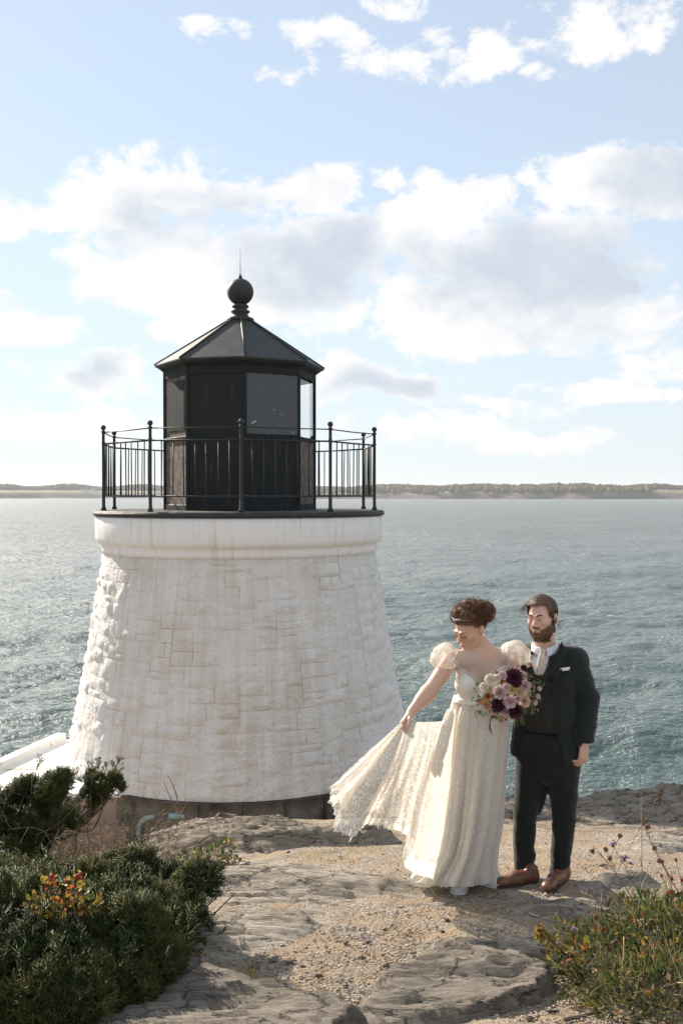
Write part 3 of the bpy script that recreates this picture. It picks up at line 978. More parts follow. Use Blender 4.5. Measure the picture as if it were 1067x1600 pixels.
# ------------------------------------------------------------------ ground
def ground_z(x, y):
    """height of the headland: slopes down to the tower, falls to the sea behind"""
    x = np.asarray(x, float); y = np.asarray(y, float)
    z = np.interp(y, [-6, 0, 2.5, 4.1, 5.0, 5.8, 7.0, 8.3, 9.2, 10.0, 10.8, 12.0, 14.0, 20, 30], [1.15, .72, .40, .10, .03, 0, -.22, -.50, -.66, -.80, -1.05, -2.4, -4.2, -9.5, -12])
    # in front of the tower the rock breaks off, leaving the foot of the wall in view
    pit = smoothstep(8.55, 9.3, y + 0.10 * fbm(x * .8, 3.3, 0, 2)) * smoothstep(0.95, 0.25, x)
    z = z - 1.55 * pit
    # the bushy side on the left dips
    z = z - 0.35 * smoothstep(-0.9, -2.4, x) * smoothstep(4.0, 6.5, y)
    # a knoll at the right edge
    z = z + 0.22 * smoothstep(2.6, 4.0, x) * smoothstep(11.0, 9.4, y) * smoothstep(7, 9, y)
    z = z + 0.25 * smoothstep(1.2, 2.6, x) * smoothstep(5.6, 3.6, y)
    far = smoothstep(12, 25, np.abs(x))
    z = z * (1 - far) + far * np.minimum(z, -3 - 0.3 * np.abs(x))
    z = z + 0.05 * fbm(x * 1.1, y * 1.1, 4.0, 3)
    return z


def gz(x, y):
    return float(ground_z(np.array([x]), np.array([y]))[0])


def on_ground(px, py):
    """where the ray through a photograph pixel meets the ground"""
    r = ray(px, py)
    Y = np.arange(3.0, 12.0, 0.01)
    hit = np.nonzero(CAMZ + r.z * Y < ground_z(r.x * Y, Y))[0]
    Y = float(Y[hit[0]]) if len(hit) else 12.0
    return Vector((r.x * Y, Y, CAMZ + r.z * Y))


def ground_mats():
    m, T = new_mat('gravel_soil')
    n = T.noise(T.pos, 2.2, 6, 0.65)
    n2 = T.noise(T.pos, 30, 4, 0.7)
    v = T.voronoi(T.pos, 70)
    vc = T.new('ShaderNodeTexVoronoi'); T.put(vc.inputs['Vector'], T.pos); vc.inputs['Scale'].default_value = 70
    soil = T.mix(T.map(n, 0.35, 0.65), (0.26, 0.188, 0.122), (0.36, 0.275, 0.19))
    grit = T.mix(T.sep(vc.outputs['Color'])[0], (0.17, 0.143, 0.116), (0.41, 0.355, 0.295))
    c = T.mix(T.map(T.noise(T.pos, 4.0, 4, .6), 0.42, 0.58), soil, grit)
    T.put(T.b.inputs['Base Color'], T.mix(T.map(n2, 0.3, 0.7, 0.0, 0.4), c, (0.14, 0.108, 0.08)))
    T.b.inputs['Roughness'].default_value = 0.95
    T.b.inputs['Specular IOR Level'].default_value = 0.2
    h = T.math('ADD', T.math('MULTIPLY', v, -0.6), T.math('MULTIPLY', n2, 0.8))
    T.put(T.b.inputs['Normal'], T.bump(h, 0.9, 0.012))

    def rockmat(name, a, b, dark, lichen):
        m, T = new_mat(name)
        p = T.scalevec(T.pos, (0.8, 2.6, 5.0))
        n = T.noise(p, 2.4, 7, 0.68, 0.6)
        n2 = T.noise(T.pos, 45, 4, 0.7)
        vein = T.noise(T.scalevec(T.pos, (1.3, 4.2, 9.0)), 4.0, 7, 0.72, 1.6)
        c = T.mix(T.map(n, 0.32, 0.68), a, b)
        c = T.mix(T.map(vein, 0.55, 0.66, 0, .8), c, dark)
        c = T.mix(T.map(n2, 0.55, 0.75, 0, .5), c, lichen)
        crack = T.new('ShaderNodeTexVoronoi', feature='DISTANCE_TO_EDGE')
        T.put(crack.inputs['Vector'], T.vmath('ADD', T.scalevec(T.pos, (1.0, 2.6, 2.0)), T.scalevec(T.comb(n, vein, n), (.5, .5, .5)))); crack.inputs['Scale'].default_value = 2.6
        ck = T.map(crack.outputs['Distance'], 0.0, 0.022, 1, 0)
        c = T.mix(T.math('MULTIPLY', ck, .8), c, dark)
        T.put(T.b.inputs['Base Color'], c)
        T.put(T.b.inputs['Roughness'], T.map(n, .3, .7, .75, .95))
        T.b.inputs['Specular IOR Level'].default_value = 0.25
        b1 = T.bump(T.math('SUBTRACT', T.math('MULTIPLY', vein, -1.0), T.math('MULTIPLY', ck, .5)), 1.0, 0.04)
        T.put(T.b.inputs['Normal'], T.bump(T.noise(T.pos, 60, 5, .7), 0.5, 0.008, b1))
    rockmat('slate_rock', (0.255, 0.212, 0.165), (0.40, 0.342, 0.278), (0.10, 0.082, 0.064), (0.47, 0.41, 0.34))
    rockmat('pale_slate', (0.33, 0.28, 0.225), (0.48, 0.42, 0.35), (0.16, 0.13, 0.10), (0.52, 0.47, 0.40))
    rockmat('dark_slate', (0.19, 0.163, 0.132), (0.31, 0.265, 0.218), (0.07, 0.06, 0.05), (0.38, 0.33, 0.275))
    rockmat('shore_rock', (0.075, 0.07, 0.068), (0.16, 0.145, 0.135), (0.03, 0.03, 0.03), (0.22, 0.20, 0.18))
ground_mats()


def build_ground():
    # fine in the part in view, coarse further out, one sheet
    def axis(parts):
        return np.concatenate([np.arange(a, b, s) for a, b, s in parts])
    xs = axis([(-60, -12, 4), (-12, -4, .5), (-4, -2.6, .06), (-2.6, 3.6, .022), (3.6, 5, .06), (5, 14, .5), (14, 61, 4)])
    ys = axis([(-20, 2, 1.0), (2, 3.6, .1), (3.6, 7.5, .022), (7.5, 11.2, .035), (11.2, 16, .25), (16, 40, 2)])
    X, Y = np.meshgrid(xs, ys, indexing='ij')
    Z = ground_z(X, Y)
    near = smoothstep(2.5, 3.5, Y) * smoothstep(11.5, 10.5, Y)
    Z = Z + near * (0.014 * fbm(X * 5, Y * 6, 1.0, 3) + 0.006 * fbm(X * 22, Y * 22, 2.0, 2))
    # broken ledges towards the edge
    led = smoothstep(7.6, 9.0, Y) * near
    q = fbm(X * 0.9 + 3, Y * 2.6, 5.0, 4) * 3
    Z = Z + led * 0.045 * (np.floor(q) + smoothstep(0.55, 1.0, q - np.floor(q)) - q * .4)
    V = np.stack([X, Y, Z], -1).reshape(-1, 3)
    F = grid_faces(len(xs), len(ys))[:, ::-1]
    return tag(obj('ground', V, F, MATS['gravel_soil']), kind='structure')
build_ground()


def rock(name, outline, lift, label, mat='slate_rock', res=0.02, strike=0.06, step=0.035, edge=0.10, tilt=(0, 0), seed=1.0, rough=0.02, category='rock', drop=0.25, group=None, dome=0.0):
    """a slab of layered slate: outline in world x,y; top steps along the layers"""
    P = np.array(outline, float)
    cl = np.concatenate([P, P[:1]])
    # smooth closed outline
    n = len(P)
    Pc = np.concatenate([P[-1:], P, P[:2]])
    t = np.linspace(0, n, 120, endpoint=False)
    i = t.astype(int); f = (t - i)[:, None]
    a, b, c, d = Pc[i], Pc[i + 1], Pc[i + 2], Pc[(i + 3) % len(Pc)]
    C = 0.5 * (2 * b + (c - a) * f + (2 * a - 5 * b + 4 * c - d) * f ** 2 + (3 * b - 3 * c + d - a) * f ** 3)
    C = 0.6 * C + 0.4 * (b + (c - b) * f)
    x0, y0 = C.min(0) - .12; x1, y1 = C.max(0) + .12
    xs = np.arange(x0, x1 + res, res); ys = np.arange(y0, y1 + res, res)
    X, Y = np.meshgrid(xs, ys, indexing='ij')
    wx = X + 0.13 * fbm(X * 3.0, Y * 4.0, seed, 4, .6); wy = Y + 0.10 * fbm(X * 3.0 + 9, Y * 4.0, seed + 4, 4, .6)
    # signed distance to the outline
    D = np.full(X.shape, 1e9); ins = np.zeros(X.shape, bool)
    m = len(C)
    for k in range(m):
        p, q = C[k], C[(k + 1) % m]
        e = q - p
        tt = np.clip(((wx - p[0]) * e[0] + (wy - p[1]) * e[1]) / (e @ e + 1e-12), 0, 1)
        D = np.minimum(D, np.hypot(wx - p[0] - tt * e[0], wy - p[1] - tt * e[1]))
        cr = ((p[1] > wy) != (q[1] > wy)) & (wx < (q[0] - p[0]) * (wy - p[1]) / (q[1] - p[1] + 1e-12) + p[0])
        ins ^= cr
    D = np.where(ins, D, -D)
    cx, cy = C.mean(0)
    s, c_ = math.sin(strike), math.cos(strike)
    Us = X * c_ + Y * s; Vs = -X * s + Y * c_
    q = (fbm(Us * .55 + seed * 3, Vs * 2.4, seed, 5, .6) + 0.22 * (Vs - Vs.mean())) * 6.0
    fl = np.floor(q)
    terr = fl + smoothstep(0.86, 1.0, q - fl)
    top = lift * smoothstep(-0.02, 1.0, (D + 0.03 * fbm(X * 9, Y * 9, seed, 3)) / (edge * (1.6 + 1.5 * fbm(X * 1.3, Y * 1.3, seed + 8, 2))))
    top = top + smoothstep(0, .12, D) * (step * (terr - q * .55) * .5 + rough * fbm(Us * 2.2, Vs * 9, seed + 2, 4) + rough * .35 * fbm(X * 22, Y * 30, seed + 6, 2) + rough * 1.4 * (.35 - np.abs(fbm(Us * 1.1, Vs * 7, seed + 11, 3))) + rough * .8 * (.35 - np.abs(fbm(Us * 3, Vs * 20, seed + 15, 2))))
    top = top + tilt[0] * (X - cx) * smoothstep(0, .1, D) + tilt[1] * (Y - cy) * smoothstep(0, .1, D) + dome * smoothstep(0, .6, D)
    Z = ground_z(X, Y) + np.where(D > 0, top, -drop * smoothstep(0, .1, -D))
    keep = D > -0.09
    idx = -np.ones(X.shape, int)
    F = grid_faces(len(xs), len(ys))[:, ::-1]
    kf = keep.ravel()[F].all(1)
    F = F[kf]
    us, inv = np.unique(F, return_inverse=True)
    V = np.stack([X, Y, Z], -1).reshape(-1, 3)[us]
    o0 = np.array([cx, cy, gz(cx, cy)])
    o = obj(name, V - o0, inv.reshape(F.shape), MATS[mat])
    o.location = o0
    ROCKS.append((C, lift, o))
    return tag(o, label, category, group)


ROCKS = []


def OG(pts):
    return [tuple(on_ground(*p).xy) for p in pts]


def build_rocks():
    # the long pale slab in the middle
    rock('rock_slab', OG([(255, 1420), (290, 1372), (360, 1352), (470, 1352), (560, 1362), (640, 1378), (705, 1398), (690, 1412), (600, 1420), (545, 1440), (470, 1465), (400, 1490), (300, 1500), (250, 1480)]), 0.055, 'long pale layered rock slab across the middle of the path', seed=2.0, step=0.04, edge=.20, rough=.016, mat='pale_slate')
    # ledge before the tower foot
    rock('rock_ledge', OG([(205, 1340), (240, 1312), (300, 1300), (380, 1297), (470, 1301), (560, 1306), (610, 1308), (615, 1316), (540, 1322), (450, 1326), (400, 1338), (330, 1345), (260, 1352)]), 0.07, 'ridged grey rock ledge at the foot of the lighthouse', seed=5.0, step=0.08, edge=.08, rough=.035)
    # lower-left slab, mostly in the juniper's shade
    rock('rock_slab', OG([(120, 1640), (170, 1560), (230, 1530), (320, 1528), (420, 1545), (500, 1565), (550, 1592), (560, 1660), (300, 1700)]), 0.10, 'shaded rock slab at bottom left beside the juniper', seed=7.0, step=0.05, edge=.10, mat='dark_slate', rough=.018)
    # lower-right block with a sharp front edge
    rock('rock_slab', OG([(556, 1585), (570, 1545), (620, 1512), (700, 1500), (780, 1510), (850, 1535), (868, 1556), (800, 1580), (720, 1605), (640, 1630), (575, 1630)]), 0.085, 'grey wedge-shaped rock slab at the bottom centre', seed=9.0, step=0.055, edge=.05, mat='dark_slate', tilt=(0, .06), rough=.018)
    rock('rock', OG([(775, 1492), (800, 1480), (850, 1482), (880, 1494), (868, 1514), (820, 1520), (785, 1512)]), 0.085, 'flat pale stone with dark front edge beside the weeds', mat='pale_slate', seed=12.0, edge=.06, step=.02)
    rock('rock', OG([(660, 1478), (720, 1466), (790, 1470), (800, 1482), (730, 1490), (670, 1490)]), 0.04, 'thin low rock sheet in the gravel below the bride', seed=14.0, edge=.07, step=.03)
    rock('rock_slab', OG([(800, 1420), (870, 1402), (960, 1404), (1010, 1424), (960, 1446), (880, 1450), (820, 1442)]), 0.05, 'smooth rock slab below the groom, crossed by shadow', mat='pale_slate', seed=16.0, edge=.12, step=.02)
    rock('rock', OG([(905, 1384), (950, 1366), (1010, 1370), (1040, 1388), (1000, 1402), (930, 1400)]), 0.05, 'pale flat rock right of the brown shoes', mat='pale_slate', seed=18.0, edge=.1, step=.02)
    # broken edge above the sea
    rock('rock_ledge', OG([(610, 1288), (660, 1270), (740, 1257), (800, 1252), (860, 1256), (880, 1268), (830, 1280), (740, 1292), (650, 1300)]), 0.09, 'low rock ledge behind the couple above the water', seed=21.0, step=.05, edge=.1, rough=.03)
    rock('rock_ledge', OG([(872, 1266), (930, 1250), (1010, 1245), (1100, 1246), (1110, 1275), (1020, 1284), (930, 1282)]), 0.09, 'ridged brown rock ledge at the right edge above the water', seed=23.0, step=.06, edge=.1, rough=.03)
    rock('rock', OG([(960, 1322), (1010, 1305), (1090, 1300), (1100, 1325), (1030, 1336)]), 0.05, 'flat pale rock plate at the right edge of the path', mat='pale_slate', seed=25.0, edge=.1)
    # dark boulder beyond the edge
    c = at(1045, 1250, 11.4)
    V = [(c.x - .62, 11.0), (c.x - .25, 10.75), (c.x + .5, 10.8), (c.x + 1.0, 11.3), (c.x + .6, 12.2), (c.x - .2, 12.0), (c.x - .55, 11.5)]
    o = rock('boulder', V, 0.55, 'dark wet boulder beyond the ledge at the right edge', seed=27.0, mat='shore_rock', edge=.5, dome=.25, drop=.8, rough=.05)
    zt = at(1030, 1216, 11.5).z
    mz = max(v.co.z for v in o.data.vertices) + o.location.z
    o.location.z += zt - mz
build_rocks()


def pebble_shapes(k, seed):
    rs = np.random.RandomState(seed)
    out = []
    F = [(0, 1, 2), (0, 2, 3), (0, 3, 4), (0, 4, 5), (0, 5, 1), (6, 2, 1), (6, 3, 2), (6, 4, 3), (6, 5, 4), (6, 1, 5)]
    for i in range(k):
        a = np.arange(5) * 2 * math.pi / 5 + rs.uniform(0, 1)
        r = rs.uniform(.65, 1.15, 5)
        V = np.concatenate([[[rs.uniform(-.3, .3), rs.uniform(-.3, .3), rs.uniform(.35, .6)]], np.stack([np.cos(a) * r, np.sin(a) * r * rs.uniform(.55, .95), rs.uniform(-.1, .25, 5)], 1), [[0, 0, -.4]]])
        out.append(V)
    return out, np.array(F)


def build_gravel():
    rs = np.random.RandomState(31)
    m, T = new_mat('pebbles')
    at_ = T.new('ShaderNodeAttribute', attribute_name='tint')
    T.put(T.b.inputs['Base Color'], at_.outputs['Color'])
    T.b.inputs['Roughness'].default_value = 0.85
    shapes, F0 = pebble_shapes(24, 3)
    N = 60000
    px = rs.uniform(230, 1080, N); py = 1285 + 325 * rs.rand(N) ** 0.9
    rx = (px - 533.5) / FPX; rz = (772.0 - py) / FPX
    Y = np.full(N, 6.0)
    for _ in range(5):
        Y = (ground_z(rx * Y, Y) - CAMZ) / rz
    X = rx * Y
    dens = fbm(X * 1.4, Y * 1.4, 8.0, 3)
    ok = (rs.rand(N) < 0.30 + 0.9 * (dens + .25)) & (Y > 3.5) & (Y < 9.6)
    for C, lift, o in ROCKS:
        ok &= ~inside_many(C, X, Y)
    X, Y = X[ok][:13000], Y[ok][:13000]
    N = len(X)
    Z = ground_z(X, Y)
    S = np.array(shapes)[rs.randint(0, 24, N)]
    size = 0.0028 + 0.009 * rs.rand(N) ** 3 + np.where(rs.rand(N) < .04, 0.010 * rs.rand(N), 0)
    a = rs.uniform(0, 6.28, N)
    ca, sa = np.cos(a)[:, None], np.sin(a)[:, None]
    V = np.stack([S[..., 0] * ca - S[..., 1] * sa, S[..., 0] * sa + S[..., 1] * ca, S[..., 2]], -1) * size[:, None, None]
    V += np.stack([X, Y, Z + size * .12 + .004], -1)[:, None, :]
    c = np.array([0.33, 0.275, 0.22]) * rs.uniform(.65, 1.3, (N, 1)) * np.stack([np.ones(N), rs.uniform(.94, 1.04, N), rs.uniform(.86, 1.1, N)], 1)
    Cc = np.repeat(c, 7, 0)
    Ff = (F0[None] + (np.arange(N) * 7)[:, None, None]).reshape(-1, 3)
    o = obj('gravel', V.reshape(-1, 3), Ff, m, smooth=False, col=Cc)
    tag(o, 'loose slate gravel scattered over the path', 'gravel', kind='stuff')
    # larger loose stones, one by one
    spots = [(612, 1520), (560, 1500), (595, 1512), (500, 1530), (470, 1512), (455, 1505), (535, 1545), (520, 1470), (580, 1475), (545, 1478), (700, 1440), (640, 1430), (620, 1550), (515, 1490), (430, 1500), (412, 1505), (395, 1512), (600, 1455), (650, 1490), (745, 1468), (688, 1458), (900, 1440), (940, 1352), (720, 1340), (760, 1330), (985, 1350), (890, 1330), (530, 1340), (600, 1335), (450, 1335), (360, 1530), (340, 1518), (860, 1300), (1000, 1330), (740, 1600), (760, 1578), (860, 1580), (905, 1590), (820, 1595), (700, 1590)]
    shapes, F0 = pebble_shapes(10, 8)
    datas = []
    for i, V in enumerate(shapes):
        me = mesh_data('stone', V, F0, None, False)
        me.materials.append(MATS['slate_rock'] if i % 3 else MATS['dark_slate'])
        datas.append(me)
    for i, (px, py) in enumerate(spots):
        p = on_ground(px + rs.uniform(-6, 6), py + rs.uniform(-3, 3))
        o = link(bpy.data.objects.new('stone', datas[i % 10]))
        s = rs.uniform(.018, .038)
        o.scale = (s, s * rs.uniform(.6, 1), s * rs.uniform(.5, .9))
        o.rotation_euler = (rs.uniform(-.2, .2), rs.uniform(-.2, .2), rs.uniform(0, 6))
        o.location = (p.x, p.y, gz(p.x, p.y) + s * .12 + .004)
        tag(o, 'loose chunky grey stone lying among the gravel', 'stone', 'loose stones on the path')


def inside_many(C, x, y):
    r = np.zeros(len(x), bool)
    m = len(C)
    for k in range(m):
        p, q = C[k], C[(k + 1) % m]
        r ^= ((p[1] > y) != (q[1] > y)) & (x < (q[0] - p[0]) * (y - p[1]) / (q[1] - p[1] + 1e-12) + p[0])
    return r


build_gravel()
# ------------------------------------------------------------------ plants
def plant_mats():
    leafmat('juniper_green', (0.022, 0.040, 0.009), (0.085, 0.108, 0.024), 0.35, 0.55, 3.2)
    leafmat('juniper_sunlit', (0.085, 0.100, 0.020), (0.24, 0.22, 0.06), 0.45, 0.55, 3.2)  # yellow-green lightened so the sun on the tips is in the colour
    leafmat('weed_green', (0.055, 0.090, 0.020), (0.165, 0.185, 0.055), 0.4, 0.45, 4.0)
    leafmat('weed_dark', (0.03, 0.055, 0.02), (0.08, 0.11, 0.04), 0.35, 0.35, 4.0)
    leafmat('grass_blade', (0.16, 0.17, 0.045), (0.33, 0.29, 0.11), 0.4, 0.5, 5.0)
    leafmat('yellow_leaf', (0.24, 0.20, 0.04), (0.42, 0.26, 0.05), 0.45, 0.45, 9.0)
    leafmat('red_leaf', (0.36, 0.06, 0.03), (0.50, 0.14, 0.03), 0.45, 0.45, 12.0)
    leafmat('dry_leaf', (0.20, 0.115, 0.065), (0.36, 0.24, 0.14), 0.3, 0.7, 12.0)
    simple('dry_twig', (0.26, 0.19, 0.135), 0.85, 0.25, 20, world=True, c2=(0.10, 0.07, 0.05))
    simple('pale_stalk', (0.46, 0.36, 0.24), 0.8, 0.15, 14, world=True)
    simple('bark', (0.17, 0.125, 0.09), 0.9, 0.25, 30, .6, 40, world=True)
    simple('rose_hip_red', (0.36, 0.03, 0.02), 0.3, 0.15, 20)
    simple('seed_head_brown', (0.22, 0.13, 0.07), 0.9, 0.25, 60, .6, 80)
    simple('purple_petal', (0.48, 0.24, 0.50), 0.6, 0.15, 30)
plant_mats()


def rot_to(D, rs, roll=None):
    """frames whose z axis follows D (n,3)"""
    D = D / (np.linalg.norm(D, axis=1)[:, None] + 1e-9)
    R = rs.normal(size=D.shape)
    A = np.cross(D, R); A /= np.linalg.norm(A, axis=1)[:, None] + 1e-9
    B = np.cross(D, A)
    return np.stack([A, B, D], -1)          # columns


def scatter(templates, tf, P, D, S, rs):
    """copies of small templates merged into arrays; templates all share one face list tf"""
    N = len(P)
    k = rs.randint(0, len(templates), N)
    Tm = np.array(templates)[k]
    Rm = rot_to(D, rs)
    V = np.einsum('nij,nvj->nvi', Rm, Tm * S[:, None, None]) + P[:, None, :]
    nv = Tm.shape[1]
    F = (tf[None] + (np.arange(N) * nv)[:, None, None]).reshape(-1, tf.shape[1])
    return V.reshape(-1, 3), F


def spray_templates(rs, k=6):
    """a flat feathery juniper spray along +z, length 1"""
    out = []
    for q in range(k):
        V, F = [], []

        def cone(a, b, r):
            a, b = np.array(a, float), np.array(b, float)
            d = b - a; d /= np.linalg.norm(d)
            u = np.cross(d, (0.3, 0.8, 0.5)); u /= np.linalg.norm(u); w = np.cross(d, u)
            n = len(V)
            for j in range(3):
                t = j * 2.094
                V.append(a + r * (math.cos(t) * u + math.sin(t) * w))
            V.append(b)
            F.extend([(n, n + 1, n + 3), (n + 1, n + 2, n + 3), (n + 2, n, n + 3)])
        cone((0, 0, 0), (0, 0, 1.0), .035)
        for i in range(12):
            z = .12 + .80 * i / 12 + rs.uniform(-.02, .02)
            sd = 1 if i % 2 else -1
            L = (.50 * math.sin(math.pi * min(1, (1.05 - z) * 1.1)) + .12) * rs.uniform(.8, 1.15)
            ang = rs.uniform(-.9, .9) + (0 if sd > 0 else math.pi)
            dx, dy = math.cos(ang), math.sin(ang)
            tip = np.array((dx * L * .72, dy * L * .72, z + L * .72))
            b = np.array((0, 0, z))
            cone(b, tip, .040)
            for j in range(2):
                f = .35 + .35 * j
                m = b + (tip - b) * f
                l2 = L * .45 * (1 - f * .4)
                ph = rs.uniform(0, 6.28)
                cone(m, m + np.array((math.cos(ph) * l2 * .6, math.sin(ph) * l2 * .6, l2 * .75)), .034)
        out.append(np.array(V))
    return out, np.array(F)


def blade_templates(rs, k=5, seg=5, w=.03, curl=.5):
    out = []
    for q in range(k):
        c = rs.uniform(.2, 1) * curl
        V = []
        for i in range(seg + 1):
            t = i / seg
            ww = w * (1 - t) ** .7 * (0.6 + .8 * t) if i < seg else .0015
            V += [(-ww, c * t * t, t), (ww, c * t * t, t)]
        out.append(np.array(V))
    F = np.array([(2 * i, 2 * i + 1, 2 * i + 3, 2 * i + 2) for i in range(seg)])
    return out, F


def leaf_templates(rs, k=5, aspect=.38):
    out = []
    for q in range(k):
        a = aspect * rs.uniform(.8, 1.2); f = rs.uniform(.1, .3); c = rs.uniform(-.25, .25)
        V = [(0, 0, 0), (-a * .8, f * .6, .35), (0, 0.02, .35), (a * .8, f * .6, .35), (-a * .7, f * .7 + c * .3, .68), (0, c * .35, .68), (a * .7, f * .7 + c * .3, .68), (0, c, 1)]
        out.append(np.array(V, float))
    F = np.array([(0, 2, 1, 1), (0, 3, 2, 2), (1, 2, 5, 4), (2, 3, 6, 5), (4, 5, 7, 7), (5, 6, 7, 7)])
    T = []
    for f in F:
        T.append((f[0], f[1], f[2]))
        if f[3] != f[2]:
            T.append((f[0], f[2], f[3]))
    return out, np.array(T)


def ell_points(rs, ells, n, shell=(.72, 1.02), up=.35):
    """points in the outer shell of a union of ellipsoids, with outward directions"""
    C = np.array([e[0] for e in ells], float); R = np.array([e[1] for e in ells], float)
    wgt = np.array([r[0] * r[1] + r[0] * r[2] + r[1] * r[2] for r in R]); wgt /= wgt.sum()
    k = rs.choice(len(C), n, p=wgt)
    d = rs.normal(size=(n, 3)); d /= np.linalg.norm(d, axis=1)[:, None]
    s = rs.uniform(*shell, n) ** .6
    lump = 1 + 0.30 * fbm(d[:, 0] * 2.4 + k * 7, d[:, 1] * 2.4, d[:, 2] * 2.4, 3)
    P = C[k] + d * R[k] * (s * lump)[:, None]
    deep = np.zeros(n, bool)
    for c, r in zip(C, R):
        deep |= (((P - c) / r) ** 2).sum(1) < .42
    nrm = d / R[k]; nrm /= np.linalg.norm(nrm, axis=1)[:, None]
    D = nrm + np.array([0, 0, up]) + rs.normal(size=(n, 3)) * .35
    return P[~deep], D[~deep]


def E(px, py, Y, rpx, rpy, ry=None):
    """ellipsoid seen at a photograph pixel with pixel radii, at distance Y"""
    c = at(px, py, Y)
    k = Y / FPX
    return (tuple(c), (rpx * k, ry if ry else (rpx + rpy) * .5 * k, rpy * k))


RSP = np.random.RandomState(77)
SPRAYS, SPRAY_F = spray_templates(RSP)


def clump_data(rs, n, mat, name, size, up):
    """a tuft of juniper sprays about a unit across, shared by many branches"""
    d = rs.normal(size=(n, 3)); d /= np.linalg.norm(d, axis=1)[:, None]
    d[:, 2] = np.abs(d[:, 2]) * 1.0 - .25
    lump = 1 + .35 * fbm(d[:, 0] * 2.5, d[:, 1] * 2.5, d[:, 2] * 2.5 + n, 3)
    P = d * (rs.uniform(.05, .8, n) ** .7 * lump)[:, None] * np.array([.8, .8, 1.05])
    D = d * 1.3 + np.array([0, 0, up]) + rs.normal(size=(n, 3)) * .35
    V, F = scatter(SPRAYS, SPRAY_F, P, D, size * rs.uniform(.6, 1.25, n), rs)
    return mesh_data(name, V, F, mat, False)


CL = np.random.RandomState(88)
CLUMPS = [clump_data(CL, 150, MATS['juniper_green'], 'foliage', .85, .30) for _ in range(6)]
TIPS = [clump_data(CL, 44, MATS['juniper_sunlit'], 'sunlit_tips', .80, .8) for _ in range(4)]  # upward tufts painted as if catching the sun


def juniper(name, ells, n, size, label, base, loc, limbs, seed, cs=.115):
    rs = np.random.RandomState(seed)
    t = empty(name, loc, label, 'shrub')
    L = np.array(loc)
    P, D = ell_points(rs, ells, n, (.55, 1.0), .2)
    for i in range(len(P)):
        s = cs * rs.uniform(.65, 1.25)
        d = Vector(D[i]).normalized() * .7 + Vector((0, 0, .9))
        R = (d.to_track_quat('Z', 'Y').to_matrix() @ Matrix.Rotation(rs.uniform(0, 6.28), 3, 'Z')).to_euler()
        o = link(bpy.data.objects.new('foliage', CLUMPS[rs.randint(6)]), t)
        o.location = P[i] - L; o.rotation_euler = R; o.scale = (s, s, s)
        if rs.rand() < .9:
            o = link(bpy.data.objects.new('sunlit_tips', TIPS[rs.randint(4)]), t)
            s *= 1.12
            o.location = P[i] - L + np.array((0, 0, .01)); o.rotation_euler = R; o.scale = (s, s, s)
    # loose sprays that break the outline
    P, D = ell_points(rs, ells, int(n * (3.2 if n > 100 else 9)), (.85, 1.45), .8)
    V, F = scatter(SPRAYS, SPRAY_F, P - L, D + rs.normal(size=D.shape) * .3, cs * 1.15 * rs.uniform(.6, 1.4, len(P)), rs)
    o = obj('loose_sprays', V, F, MATS['juniper_sunlit'] if seed == 44 else MATS['juniper_green'], t, False)
    o['kind'] = 'stuff'
    mb = MB()
    for c, r in ells:
        a = np.array(base) - L; b = np.array(c) - L
        m = (a + b) / 2 + rs.normal(size=3) * .06
        mb.tube(curve_pts([a, m, b], 8), np.linspace(.011, .003, 8), 5)
    mb.build('branches', MATS['bark'], t)
    return t


def arm(a, b, n, r0):
    """a feathery side branch as a row of small ellipsoids"""
    out = []
    for i in range(n):
        f = i / (n - 1)
        px = a[0] + (b[0] - a[0]) * f; py = a[1] + (b[1] - a[1]) * f; Y = a[2] + (b[2] - a[2]) * f
        r = r0 * (1 - .65 * f)
        out.append(E(px, py, Y, r, r * .6))
    return out


